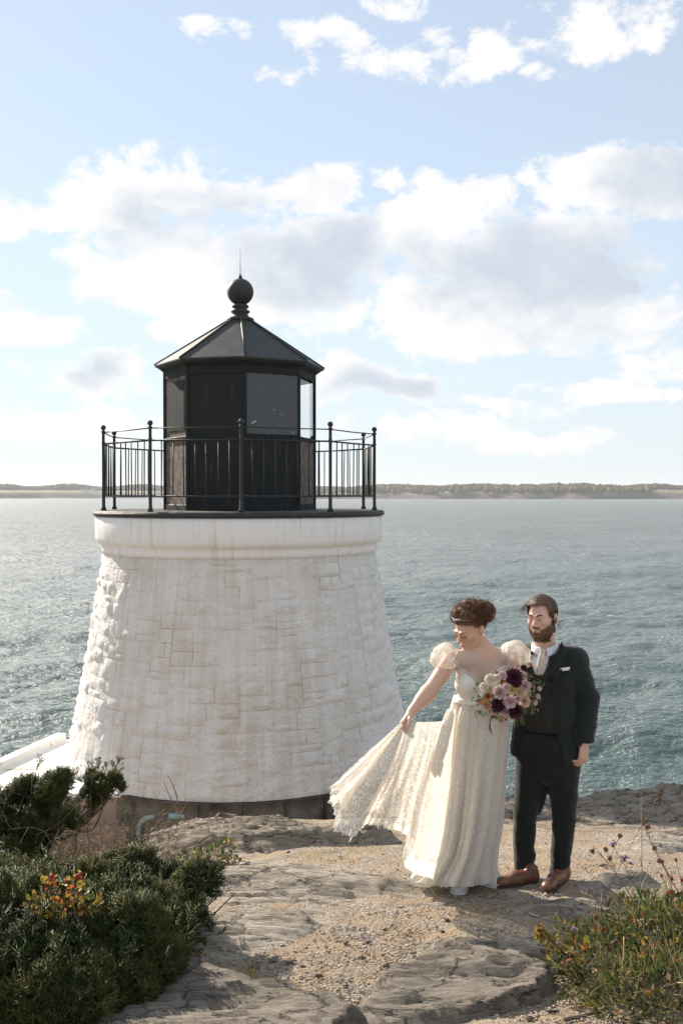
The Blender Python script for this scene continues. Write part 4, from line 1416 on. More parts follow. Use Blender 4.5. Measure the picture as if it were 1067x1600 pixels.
def build_junipers():
    big = [E(60, 1480, 4.5, 120, 75), E(150, 1510, 4.35, 120, 80), E(205, 1455, 4.75, 78, 55), E(222, 1402, 5.2, 50, 36), E(205, 1372, 5.4, 34, 30), E(60, 1560, 4.1, 130, 90), E(165, 1560, 4.15, 70, 50), E(20, 1420, 4.9, 90, 50), E(130, 1440, 4.7, 90, 45), E(-60, 1520, 4.3, 120, 110)]
    big += arm((255, 1385, 5.1), (322, 1385, 5.0), 6, 20) + arm((245, 1425, 4.9), (330, 1460, 4.75), 6, 26) + arm((215, 1500, 4.5), (278, 1515, 4.4), 4, 24) + arm((315, 1382, 5.0), (365, 1398, 4.95), 4, 6)
    b = on_ground(150, 1590)
    juniper('juniper_bush', big, 430, .085, 'large dark green juniper bush filling the bottom left corner', (b.x, b.y, b.z - .1), (b.x, b.y, b.z - .1), 0, 41, .078)
    up = [E(25, 1310, 6.6, 52, 34), E(10, 1272, 6.7, 42, 28), E(66, 1268, 6.6, 34, 20), E(48, 1296, 6.5, 34, 22), E(5, 1340, 6.4, 50, 26), E(-35, 1300, 6.6, 55, 50)]
    up += arm((70, 1245, 6.6), (118, 1214, 6.55), 4, 20) + arm((45, 1240, 6.6), (52, 1205, 6.6), 3, 12) + arm((100, 1285, 6.4), (104, 1286, 6.4), 2, 11)
    p = at(20, 1400, 6.5)
    juniper('juniper_bush', up, 60, .085, 'upper juniper bush at the left edge before the white platform', (p.x, p.y, p.z), (p.x, p.y, gz(p.x, p.y) - .05), 0, 43, .072)
    sp = [E(158, 1222, 7.0, 22, 20), E(150, 1245, 7.0, 17, 10), E(172, 1232, 7.0, 17, 14)] + arm((165, 1222, 7.0), (189, 1186, 7.0), 4, 12) + arm((150, 1215, 7.0), (156, 1192, 7.0), 3, 9) + arm((165, 1238, 7.0), (188, 1218, 7.0), 3, 10)
    p = at(120, 1300, 7.0)
    t = juniper('juniper_sapling', sp, 20, .075, 'small upright juniper sprig against the white tower foot', (p.x, p.y, p.z), (p.x, p.y, gz(p.x, p.y) - .05), 0, 44, .040)
    L = Vector(t.location)
    pts = [p - L, at(140, 1275, 7.0) - L, at(155, 1250, 7.0) - L]
    g = Vector((0, 0, 0))
    MB().tube(curve_pts([tuple(g)] + [tuple(q) for q in pts], 14), np.linspace(.016, .008, 14), 6).build('trunk', MATS['bark'], t)
build_junipers()


def twiggery(mb, rs, p, d, L, r, depth):
    n = 5
    P = [np.array(p, float)]
    d = np.array(d, float)
    for i in range(n):
        d = d + rs.normal(size=3) * .22
        d /= np.linalg.norm(d)
        P.append(P[-1] + d * L / n)
    mb.tube(P, np.linspace(r, r * .45, n + 1), 3, False)
    if depth > 0:
        for k in range(rs.randint(2, 5)):
            i = rs.randint(1, n + 1)
            twiggery(mb, rs, P[i], d + rs.normal(size=3) * .8, L * rs.uniform(.4, .7), r * .6, depth - 1)


def build_brush():
    rs = np.random.RandomState(51)
    p0 = at(190, 1385, 6.9)
    t = empty('dry_brush', (p0.x, p0.y, gz(p0.x, p0.y)), 'tangle of dry brown twigs below the concrete wall', 'brush')
    L = np.array(t.location)
    mb = MB()
    for q in range(150):
        px = rs.uniform(70, 300); Y = rs.uniform(6.3, 8.0)
        p = at(px, 1380 + rs.uniform(-15, 15), Y)
        z = gz(p.x, p.y)
        h = at(px, rs.uniform(1262, 1330) if px < 250 else rs.uniform(1310, 1350), Y).z - z
        twiggery(mb, rs, np.array((p.x, p.y, z)) - L, (rs.normal() * .5, rs.normal() * .3, 1), max(.12, h) * rs.uniform(.7, 1.1), .004, 2)
    mb.build('twigs', MATS['dry_twig'], t)
    lt, lf = leaf_templates(rs)
    n = 700
    px = rs.uniform(90, 270, n); py = np.clip(rs.normal(1355, 24, n), 1290, 1410); Y = rs.uniform(6.3, 7.6, n)
    P = np.array([at(a, b, c) for a, b, c in zip(px, py, Y)])
    V, F = scatter(lt, lf, P - L, rs.normal(size=(n, 3)), rs.uniform(.012, .03, n), rs)
    obj('dry_leaves', V, F, MATS['dry_leaf'], t, False)
    # bare upright stalk before the tower
    p = at(277, 1345, 7.6)
    t2 = empty('bare_sapling', (p.x, p.y, gz(p.x, p.y)), 'thin bare forked sapling against the lower tower', 'sapling')
    L = Vector(t2.location)
    mb = MB()
    for pts in ([(277, 1380), (276, 1330), (277, 1290), (279, 1258)], [(279, 1262), (274, 1235), (262, 1210)], [(278, 1268), (268, 1250), (256, 1221)], [(277, 1290), (284, 1270), (292, 1255)], [(277, 1310), (287, 1300), (305, 1288), (325, 1286)], [(277, 1320), (270, 1305), (262, 1300)]):
        mb.tube(curve_pts([tuple(at(a, b, 7.6) - L) for a, b in pts], 8), np.linspace(.006, .002, 8), 4)
    mb.build('stem', MATS['dry_twig'], t2)
build_brush()


def leafy(name, label, spots, loc, nleaf, size, mats, seed, category='plant', stemmat='dry_twig', aspect=.38, up=.5, stems=14):
    """a small plant: stems with leaves round them, each colour of leaf a part"""
    rs = np.random.RandomState(seed)
    t = empty(name, loc, label, category)
    L = np.array(loc)
    mb = MB()
    ells = spots
    for k in range(stems):
        c, r = ells[rs.randint(len(ells))]
        e = np.array(c) + rs.normal(size=3) * np.array(r) * .6 - L
        a = rs.normal(size=3) * np.array([.04, .04, 0])
        mb.tube(curve_pts([a, (a + e) / 2 + rs.normal(size=3) * .02, e], 6), np.linspace(.0035, .0012, 6), 4)
    mb.build('stem', MATS[stemmat], t)
    lt, lf = leaf_templates(rs, 6, aspect)
    tot = sum(f for _, f, _ in mats)
    for nm, fr, mt in mats:
        n = int(nleaf * fr / tot)
        P, D = ell_points(rs, ells, n, (.3, 1.05), up)
        V, F = scatter(lt, lf, P - L, D + rs.normal(size=D.shape) * .5, size * rs.uniform(.5, 1.25, len(P)), rs)
        obj(nm, V, F, MATS[mt], t, False)
    return t


def berries(t, pts, r, mat, name='berry'):
    me = MB().ball((0, 0, 0), r, 7, 5).data(name, MATS[mat])
    for p in pts:
        o = link(bpy.data.objects.new(name, me), t)
        o.location = Vector(p) - Vector(t.location)


def build_small_plants():
    rs = np.random.RandomState(61)
    # autumn-coloured shoots in the juniper
    p = at(70, 1470, 4.45)
    a = leafy('wild_rose_shoot', 'yellow and orange leafy shoot with red tips in the juniper, left one', [E(75, 1395, 4.28, 20, 20), E(55, 1412, 4.28, 18, 12), E(78, 1420, 4.26, 26, 14), E(80, 1375, 4.28, 9, 10)], tuple(p), 190, .030, [('leaves', 6, 'yellow_leaf'), ('green_leaves', 2, 'weed_green'), ('red_leaves', 1.4, 'red_leaf')], 62)
    berries(a, [at(70 + rs.uniform(0, 12), 1368 + rs.uniform(0, 10), 4.27) for _ in range(7)], .008, 'rose_hip_red', 'rose_hip')
    p = at(130, 1470, 4.28)
    a = leafy('wild_rose_shoot', 'red-tipped yellow leafy shoot in the juniper, right one', [E(118, 1385, 4.28, 16, 20), E(105, 1415, 4.26, 22, 14), E(140, 1415, 4.26, 22, 12), E(128, 1400, 4.28, 14, 14)], tuple(p), 190, .028, [('leaves', 5, 'yellow_leaf'), ('green_leaves', 3, 'weed_green'), ('red_leaves', 1.8, 'red_leaf')], 63)
    berries(a, [at(118 + rs.uniform(0, 12), 1364 + rs.uniform(0, 9), 4.27) for _ in range(7)], .008, 'rose_hip_red', 'rose_hip')
    # low plant at the end of the ledge
    p = on_ground(315, 1362)
    leafy('low_bramble', 'low leafy bramble beside the rock ledge and long slab', [E(300, 1345, p.y, 28, 14), E(335, 1340, p.y, 30, 18), E(355, 1328, p.y, 16, 14), E(362, 1348, p.y, 16, 8)], (p.x, p.y, gz(p.x, p.y)), 430, .034, [('dark_leaves', 4, 'weed_dark'), ('green_leaves', 3, 'weed_green'), ('yellow_leaves', 1.2, 'yellow_leaf'), ('dry_leaves', 1.4, 'dry_leaf')], 64)
    p = on_ground(305, 1505)
    leafy('low_herb', 'little yellow-green herb under the juniper edge', [E(305, 1498, p.y, 14, 14), E(292, 1506, p.y, 14, 10)], (p.x, p.y, gz(p.x, p.y)), 90, .028, [('green_leaves', 3, 'weed_green'), ('yellow_leaves', 2, 'yellow_leaf')], 65)
    # short grass tufts
    bt, bf = blade_templates(rs)
    tufts = [(662, 1294, 26, 'green-brown grass tuft behind the bride, left of the groom'), (925, 1268, 30, 'small green tuft on the ledge right of the groom'), (572, 1328, 40, 'low grass patch in the gravel left of the dress'), (490, 1338, 40, 'thin grass patch before the rock ledge'), (760, 1508, 24, 'small mossy grass tuft between foreground slabs'), (390, 1532, 14, 'tiny grass tuft in the foreground gravel at left')]
    for i, (px, py, w, lab) in enumerate(tufts):
        p = on_ground(px, py)
        n = 130
        k = p.y / FPX
        X = p.x + rs.normal(size=n) * w * k * .5; Y = p.y + rs.normal(size=n) * .07
        P = np.stack([X, Y, ground_z(X, Y)], 1)
        D = rs.normal(size=(n, 3)) * np.array([.6, .6, .1]) + np.array([0, 0, .8])
        hgt = (.05 if i not in (2, 3) else .028)
        V, F = scatter(bt, bf, P - np.array(p), D, hgt * rs.uniform(.5, 1.4, n), rs)
        o = obj('grass_tuft', V, F, MATS['grass_blade'] if i != 1 else MATS['weed_green'], None, False)
        o.location = p
        tag(o, lab, 'grass', 'grass tufts on the path')
build_small_plants()


def build_weeds():
    rs = np.random.RandomState(71)
    p = at(1000, 1590, 4.2)
    L0 = (p.x, p.y, gz(p.x, p.y))
    ells = [E(960, 1520, 4.35, 80, 60), E(1040, 1500, 4.3, 80, 90), E(1010, 1450, 4.6, 60, 50), E(1055, 1440, 4.6, 40, 36), E(940, 1480, 4.5, 60, 40), E(1000, 1570, 4.1, 90, 60), E(1060, 1560, 4.05, 80, 70), E(900, 1500, 4.45, 36, 30), E(1100, 1500, 4.3, 80, 75)]
    t = leafy('weed_thicket', 'tangled green weeds and grasses filling the bottom right corner', ells, L0, 9500, .034, [('green_leaves', 5, 'weed_green'), ('dark_leaves', 4, 'weed_dark'), ('yellow_leaves', .7, 'yellow_leaf'), ('dry_leaves', 1.0, 'dry_leaf'), ('red_leaves', .35, 'red_leaf')], 72, 'weeds', 'dry_twig', .25, .5, 90)
    bt, bf = blade_templates(rs, 6, 6, .016, .7)
    P, D = ell_points(rs, ells, 5200, (.3, 1.1), 1.0)
    V, F = scatter(bt, bf, P - np.array(L0), D + rs.normal(size=D.shape) * .5, rs.uniform(.035, .12, len(P)), rs)
    obj('grass', V, F, MATS['grass_blade'], t, False)
    for q in range(60):
        c, r = ells[rs.randint(len(ells))]
        a = np.array(c) + rs.normal(size=3) * np.array(r) * .5 - np.array(L0)
        d = rs.normal(size=3) * np.array([1, .6, .7]) + np.array([-.2, 0, .4]); d /= np.linalg.norm(d)
        MB().tube(curve_pts([a, a + d * .12 + rs.normal(size=3) * .015, a + d * .26 + rs.normal(size=3) * .03], 6), np.linspace(.0022, .001, 6), 4).build('dry_stem', MATS['pale_stalk'], t)
    # low creeping bit at the bottom
    p = on_ground(890, 1570)
    leafy('creeping_weed', 'small creeping weed on bare soil below the thicket', [E(890, 1560, p.y, 26, 16), E(905, 1580, p.y, 30, 14)], (p.x, p.y, gz(p.x, p.y)), 200, .020, [('green_leaves', 4, 'weed_green'), ('dark_leaves', 2, 'weed_dark'), ('dry_leaves', 2, 'dry_leaf')], 73)
    # drooping goldenrod at the left of the thicket
    p = at(930, 1520, 4.5)
    t = empty('goldenrod', tuple(p), 'bent goldenrod stem with yellowed leaves left of the thicket', 'plant')
    P = curve_pts([tuple(at(a, b, 4.5) - p) for a, b in ((930, 1520), (902, 1503), (870, 1480), (848, 1458), (842, 1448))], 20)
    MB().tube(P, np.linspace(.005, .002, 20), 5).build('stem', MATS['dry_twig'], t)
    lt, lf = leaf_templates(rs, 6, .2)
    k = rs.randint(6, 20, 90)
    D = rs.normal(size=(90, 3)) + np.array([0, 0, -.5])
    V, F = scatter(lt, lf, P[k], D, rs.uniform(.02, .06, 90), rs)
    obj('leaves', V, F, MATS['yellow_leaf'], t, False)
    k = rs.randint(12, 20, 60)
    V, F = scatter(lt, lf, P[k], rs.normal(size=(60, 3)), rs.uniform(.01, .025, 60), rs)
    obj('flower_tip', V, F, MATS['dry_leaf'], t, False)
    # goldenrod-like leafy sprig above
    p = at(905, 1470, 4.55)
    leafy('leafy_sprig', 'upright leafy green sprig at the left top of the thicket', [E(885, 1452, 4.55, 22, 12), E(905, 1468, 4.55, 22, 14), E(870, 1444, 4.55, 14, 7)], tuple(p), 110, .036, [('green_leaves', 4, 'weed_green'), ('yellow_leaves', 2, 'yellow_leaf')], 75, aspect=.2)
    # rose hips
    hips = MB().ball((0, 0, 0), .0075, 8, 6).data('rose_hip', MATS['rose_hip_red'])
    for lab, cx, cy, sx, sy, n, Y in (('cluster of red rose hips in the middle of the weeds', 955, 1463, 14, 10, 12, 4.4), ('red rose hips on a stem at the right edge', 1052, 1375, 12, 22, 9, 4.7)):
        b = at(cx + 10, cy + 70, Y)
        t = empty('rose_hip_stem', tuple(b), lab, 'plant')
        mb = MB()
        for q in range(n):
            e = at(cx + rs.normal() * sx, cy + rs.normal() * sy, Y + rs.normal() * .03) - b
            mb.tube(curve_pts([(0, 0, 0), tuple(e * .5 + Vector(rs.normal(size=3) * .01)), tuple(e)], 6), .0014, 4)
            o = link(bpy.data.objects.new('rose_hip', hips), t)
            o.location = e
            o.scale = (1, 1, rs.uniform(1, 1.35))
        mb.build('stem', MATS['dry_twig'], t)
    # tall dry stalks with seed heads
    stalks = [  # pixel points, distance, seed heads
        ([(1003, 1400), (1002, 1320), (1001, 1250), (999, 1190)], 5.2, [], 'tall thin pale grass stalk rising at the right edge over the water'),
        ([(1075, 1420), (1045, 1370), (1018, 1320), (1005, 1285)], 4.8, [(1005, 1285), (1012, 1292), (1022, 1325), (1030, 1345)], 'dry seed-head stalk leaning left below the tall grass stalk'),
        ([(1020, 1470), (985, 1400), (950, 1350), (925, 1320)], 4.8, [(925, 1330), (946, 1327), (952, 1341), (968, 1306)], 'dry seed-head stalk leaning towards the groom'),
        ([(985, 1500), (945, 1430), (915, 1385), (872, 1372)], 4.7, [(873, 1374), (948, 1412)], 'dry bent stalk ending near the groom\'s shoe'),
        ([(1060, 1480), (1010, 1430), (960, 1395), (915, 1360)], 4.7, [(968, 1398), (1010, 1392), (1030, 1240)], 'long dry stalk across the shaded rock'),
        ([(1000, 1520), (965, 1455), (932, 1410), (930, 1440)], 4.5, [(930, 1432), (952, 1404)], 'hooked dry stalk with two seed heads above the goldenrod'),
        ([(1085, 1330), (1060, 1280), (1034, 1250), (1028, 1235)], 5.2, [(1033, 1236), (1031, 1249)], 'short dry stalk with seed heads before the dark boulder'),
        ([(1075, 1560), (1062, 1480), (1058, 1420), (1050, 1400)], 4.3, [(1052, 1425), (1050, 1475)], 'thick brown stalk with shaggy heads at the right edge'),
    ]
    for pts, Y, heads, lab in stalks:
        b = at(*pts[0], Y)
        t = empty('dry_stalk', tuple(b), lab, 'stalk', 'dry stalks among the weeds')
        MB().tube(curve_pts([tuple(at(a, c, Y) - b) for a, c in pts], 16), np.linspace(.0032, .0012, 16), 5).build('stem', MATS['pale_stalk'] if len(heads) == 0 else MATS['dry_twig'], t)
        for h in heads:
            e = at(h[0], h[1], Y) - b
            mb = MB().ball(tuple(e), .011, 8, 6)
            for q in range(12):
                d = rs.normal(size=3); d /= np.linalg.norm(d)
                mb.tube([np.array(e) + d * .007, np.array(e) + d * .018], [.003, .0006], 3)
            mb.build('seed_head', MATS['seed_head_brown'], t)
            # short stem to the nearest point of the stalk
            P = curve_pts([tuple(at(a, c, Y) - b) for a, c in pts], 16)
            j = int(np.argmin(np.linalg.norm(P - np.array(e), axis=1))); j = max(0, j - 3)
            MB().tube([P[j], (P[j] + np.array(e)) / 2 + np.array([0, 0, .01]), np.array(e)], .0012, 4).build('twig', MATS['dry_twig'], t)
    # knapweed flowers
    for (px, py, Y, lab) in ((957, 1320, 4.9, 'purple knapweed flower above the path, upper one'), (975, 1342, 4.9, 'purple knapweed flower above the path, lower one'), (897, 1455, 4.5, 'pale purple knapweed flower beside the goldenrod')):
        b = at(px + 55, py + 110, Y)
        t = empty('knapweed', tuple(b), lab, 'flower', 'knapweed flowers')
        e = at(px, py, Y) - b
        MB().tube(curve_pts([(0, 0, 0), tuple(e * .5 + Vector((.01, 0, 0))), tuple(e)], 10), np.linspace(.0022, .0012, 10), 5).build('stem', MATS['dry_twig'], t)
        MB().ball(tuple(e + Vector((0, 0, -.006))), .0075, 8, 6).build('bud', MATS['weed_dark'], t)
        mb = MB()
        for q in range(26):
            d = rs.normal(size=3) * np.array([1, 1, .3]) + np.array([0, 0, .8]); d /= np.linalg.norm(d)
            mb.tube([np.array(e), np.array(e) + d * .019], [.0012, .0028], 3)
        mb.build('petals', MATS['purple_petal'], t)
    # sticks on the soil
    for pts, r, lab in (([(846, 1538), (880, 1526), (915, 1515)], .006, 'curved grey stick on the soil below the goldenrod'), ([(880, 1598), (915, 1590), (950, 1578)], .010, 'thick dark stick lying at the bottom right'), ([(985, 1598), (1025, 1577), (1067, 1560)], .011, 'pale green-brown cane at the bottom right corner'), ([(995, 1572), (1010, 1567), (1025, 1563)], .006, 'short pale stick beside the cane')):
        g = [on_ground(*q) + Vector((0, 0, .012)) for q in pts]
        if px > 980:
            pass
        b = g[0]
        o = MB().tube(curve_pts([tuple(q - b) for q in g], 14), np.linspace(r, r * .6, 14), 6).build('stick', MATS['dry_twig'] if 'pale' not in lab else MATS['pale_stalk'])
        o.location = b
        tag(o, lab, 'stick', 'fallen sticks')
build_weeds()
# ------------------------------------------------------------------ people: implicit surfaces meshed as one skin
def smin(a, b, k):
    h = np.clip(.5 + .5 * (b - a) / k, 0, 1)
    return b * (1 - h) + a * h - k * h * (1 - h)


class Sdf:
    def __init__(self, xs, ys, zs):
        self.g = [np.asarray(q, np.float32) for q in (xs, ys, zs)]
        self.F = np.full([len(q) for q in self.g], 1.0, np.float32)

    def sub(self, lo, hi):
        s = [slice(max(0, int(np.searchsorted(g, l)) - 1), int(np.searchsorted(g, h)) + 1) for g, l, h in zip(self.g, lo, hi)]
        return tuple(s), np.meshgrid(*[g[q] for g, q in zip(self.g, s)], indexing='ij')

    def put(self, s, d, k, op):
        if op == 'u':
            self.F[s] = smin(self.F[s], d, k)
        else:
            self.F[s] = -smin(-self.F[s], d, k)

    def cone(self, a, b, ra, rb, k=.02, op='u', flat=None):
        """tapered limb from a to b; flat = (direction, factor) squashes its section"""
        a = np.array(a, float); b = np.array(b, float)
        m = max(ra, rb) * (1 if flat is None else max(1, flat[1])) + 3 * k + .03
        s, (X, Y, Z) = self.sub(np.minimum(a, b) - m, np.maximum(a, b) + m)
        d = b - a
        t = np.clip(((X - a[0]) * d[0] + (Y - a[1]) * d[1] + (Z - a[2]) * d[2]) / (d @ d + 1e-12), 0, 1)
        x, y, z = X - a[0] - t * d[0], Y - a[1] - t * d[1], Z - a[2] - t * d[2]
        if flat is not None:
            w = np.array(flat[0], float); w /= np.linalg.norm(w)
            q = (x * w[0] + y * w[1] + z * w[2]) * (1 / flat[1] - 1)
            x, y, z = x + q * w[0], y + q * w[1], z + q * w[2]
        self.put(s, np.sqrt(x * x + y * y + z * z) - (ra + (rb - ra) * t), k, op)
        return self

    def chain(self, pts, rad, k=.015, flat=None):
        for i in range(len(pts) - 1):
            self.cone(pts[i], pts[i + 1], rad[i], rad[i + 1], k, 'u', flat)
        return self

    def ell(self, c, r, k=.02, R=None, op='u'):
        c = np.array(c, float); r = np.array(r, float)
        m = r.max() + 3 * k + .03
        s, (X, Y, Z) = self.sub(c - m, c + m)
        P = np.stack([X - c[0], Y - c[1], Z - c[2]], -1)
        if R is not None:
            P = P @ np.asarray(R, float)
        k0 = np.sqrt(((P / r) ** 2).sum(-1)); k1 = np.sqrt(((P / r ** 2).astype(float) ** 2).sum(-1)) + 1e-9
        self.put(s, k0 * (k0 - 1) / k1, k, op)
        return self

    def poly(self, pts, y0, y1, op='s', k=.004):
        """prism: polygon in x,z, between y0 and y1"""
        P = np.array(pts, float)
        X, Z = np.meshgrid(self.g[0], self.g[2], indexing='ij')
        D = np.full(X.shape, 1e9); ins = np.zeros(X.shape, bool)
        for i in range(len(P)):
            p, q = P[i], P[(i + 1) % len(P)]
            e = q - p
            t = np.clip(((X - p[0]) * e[0] + (Z - p[1]) * e[1]) / (e @ e + 1e-12), 0, 1)
            D = np.minimum(D, np.hypot(X - p[0] - t * e[0], Z - p[1] - t * e[1]))
            ins ^= ((p[1] > Z) != (q[1] > Z)) & (X < (q[0] - p[0]) * (Z - p[1]) / (q[1] - p[1] + 1e-12) + p[0])
        D = np.where(ins, -D, D)[:, None, :]
        Y = self.g[1][None, :, None]
        d = np.maximum(D, np.maximum(y0 - Y, Y - y1)).astype(np.float32)
        self.put((slice(None),) * 3, d, k, op)
        return self

    def mesh(self, smooth=2):
        F, (xs, ys, zs) = self.F, self.g
        S = F < 0
        c = np.zeros([n - 1 for n in F.shape], np.int8)
        for i in (0, 1):
            for j in (0, 1):
                for k in (0, 1):
                    c += S[i:F.shape[0] - 1 + i, j:F.shape[1] - 1 + j, k:F.shape[2] - 1 + k]
        I, J, K = np.nonzero((c > 0) & (c < 8))
        n = len(I)
        acc = np.zeros((n, 3)); cnt = np.zeros(n)
        g = (xs, ys, zs)
        for ax in range(3):
            o1, o2 = [q for q in range(3) if q != ax]
            for a in (0, 1):
                for b in (0, 1):
                    p = [I.copy(), J.copy(), K.copy()]
                    p[o1] = p[o1] + a; p[o2] = p[o2] + b
                    q = [u.copy() for u in p]; q[ax] = q[ax] + 1
                    fa, fb = F[tuple(p)], F[tuple(q)]
                    m = (fa < 0) != (fb < 0)
                    t = np.where(m, fa / (fa - fb + 1e-20), 0)
                    P = np.stack([g[d][p[d]] + (t * (g[d][q[d]] - g[d][p[d]]) if d == ax else 0) for d in range(3)], 1)
                    acc[m] += P[m]; cnt[m] += 1
        V = acc / np.maximum(cnt, 1)[:, None]
        ids = -np.ones(c.shape, np.int32); ids[I, J, K] = np.arange(n)
        faces = []
        for ax in range(3):
            o1, o2 = [(1, 2), (2, 0), (0, 1)][ax]
            sl0 = [slice(None)] * 3; sl1 = [slice(None)] * 3
            sl0[ax] = slice(0, -1); sl1[ax] = slice(1, None)
            ch = S[tuple(sl0)] != S[tuple(sl1)]
            for o in (o1, o2):
                e = [slice(None)] * 3; e[o] = slice(0, 1); ch[tuple(e)] = False
                e[o] = slice(-1, None); ch[tuple(e)] = False
            p = np.array(np.nonzero(ch))
            inside = S[tuple(p)]
            q = []
            for d1, d2 in ((-1, -1), (0, -1), (0, 0), (-1, 0)):
                r = p.copy(); r[o1] += d1; r[o2] += d2
                q.append(ids[tuple(r)])
            q = np.stack(q, 1)
            q[~inside] = q[~inside][:, ::-1]
            faces.append(q)
        Fc = np.concatenate(faces)
        Fc = Fc[(Fc >= 0).all(1)]
        for _ in range(smooth):
            V = relax(V, Fc, .5)
        return V, Fc


def relax(V, F, f):
    A = np.zeros_like(V); c = np.zeros(len(V))
    for i in range(4):
        np.add.at(A, F[:, i], V[F[:, (i + 1) % 4]]); np.add.at(c, F[:, i], 1)
        np.add.at(A, F[:, i], V[F[:, i - 1]]); np.add.at(c, F[:, i], 1)
    return V + f * (A / np.maximum(c, 1)[:, None] - V)


def normals(V, F):
    n = np.cross(V[F[:, 2]] - V[F[:, 0]], V[F[:, 3]] - V[F[:, 1]])
    N = np.zeros_like(V)
    for i in range(4):
        np.add.at(N, F[:, i], n)
    return N / (np.linalg.norm(N, axis=1)[:, None] + 1e-12)


def wrinkle(V, F, amp, sx, sy, sz, seed=0.0, o=3):
    return V + normals(V, F) * (amp * fbm(V[:, 0] * sx + seed, V[:, 1] * sy, V[:, 2] * sz, o))[:, None]


def axis(*parts):
    return np.concatenate([np.arange(a, b, s) for a, b, s in parts])


def frame(f, roll=0.0):
    """head or hand axes: local -y looks along f, local z up"""
    f = Vector(f).normalized()
    y = -f
    x = y.cross(Vector((0, 0, 1))).normalized()
    z = x.cross(y).normalized()
    M = Matrix((x, y, z)).transposed()
    return np.array(M @ Matrix.Rotation(roll, 3, 'Y'))


def head(S, c, R, s=1.0, female=False):
    c = np.array(c, float)

    def L(p):
        return c + R @ (np.array(p, float) * s)

    def e(p, r, k=.02, op='u'):
        S.ell(L(p), np.array(r) * s, k * s, R, op)

    def cn(a, b, ra, rb, k=.012):
        S.cone(L(a), L(b), ra * s, rb * s, k * s)
    e((0, .020, .036), (.076, .097, .084), .02)
    e((0, -.020, -.030), (.063, .074, .082), .03)
    if female:
        e((0, -.036, -.080), (.042, .046, .036), .03); e((0, -.074, -.103), (.016, .014, .013), .022)
    else:
        e((0, -.032, -.082), (.053, .052, .040), .03); e((0, -.074, -.108), (.022, .017, .018), .022)
        for q in (-1, 1):
            e((q * .048, .0, -.078), (.014, .03, .022), .03)
    for q in (-1, 1):
        e((q * .041, -.062, -.024), (.022, .022, .018), .02)
        e((q * .031, -.104, .002), (.017, .016, .0095), .012, 's')
        e((q * .031, -.081, .006), (.0170, .0135, .0085), .004)      # upper lid
        e((q * .031, -.081, -.008), (.0160, .0120, .0060), .004)     # lower lid
        cn((q * .014, -.090, .019), (q * .046, -.080, .020), .008, .007)
        e((q * .012, -.103, -.037), (.0075, .010, .0070), .006)
        e((q * .077, .016, -.010), (.007, .019, .030), .008)
        e((q * .083, .022, -.004), (.004, .015, .024), .006)
    cn((0, -.088, .014), (0, -.115, -.031), .0075, .0105)
    e((0, -.092, -.0635), (.022, .011, .0055), .006)
    e((0, -.092, -.0735), (.020, .011, .0065), .005)
    e((0, -.110, -.0685), (.024, .010, .0016), .003, 's')
    return L


def hand(S, w, d, pn, thumb, s=1.0, curl=(.5, .7, .5), spread=.10):
    """palm and five fingers: w wrist, d along the fingers, pn where the palm faces, thumb = +1/-1 side"""
    w = np.array(w, float); d = np.array(d, float); d /= np.linalg.norm(d)
    pn = np.array(pn, float); pn -= d * (pn @ d); pn /= np.linalg.norm(pn)
    x = np.cross(d, pn) * thumb
    for q in (-1.4, -.5, .5, 1.4):
        S.cone(w + x * q * .010 * s, w + (d * .082 + x * q * .021) * s, .016 * s, .0125 * s, .012)
    lens = (.072, .080, .075, .058)
    for i, q in enumerate((1.35, .45, -.45, -1.35)):
        p = w + (d * (.082 - abs(q) * .004) + x * q * .0205) * s
        a = 0.0
        dd = d + x * q * spread
        dd /= np.linalg.norm(dd)
        L = lens[i] * s
        pts = [p]
        for j, f in enumerate((.46, .30, .24)):
            a += curl[j] * (1 + .12 * (i - 1))
            pts.append(pts[-1] + (dd * math.cos(a) + pn * math.sin(a)) * L * f)
        S.chain(pts, [.0098 * s, .0088 * s, .0080 * s, .0068 * s], .004)
    b = w + (d * .018 + x * .022 + pn * .006) * s
    t1 = b + (d * .030 + x * .022 + pn * .014) * s
    t2 = t1 + (d * .030 + x * .006 + pn * .012) * s
    t3 = t2 + (d * .022 - x * .004 + pn * .010) * s
    S.chain([b, t1, t2, t3], [.015 * s, .0118 * s, .0100 * s, .0080 * s], .008)
    return x


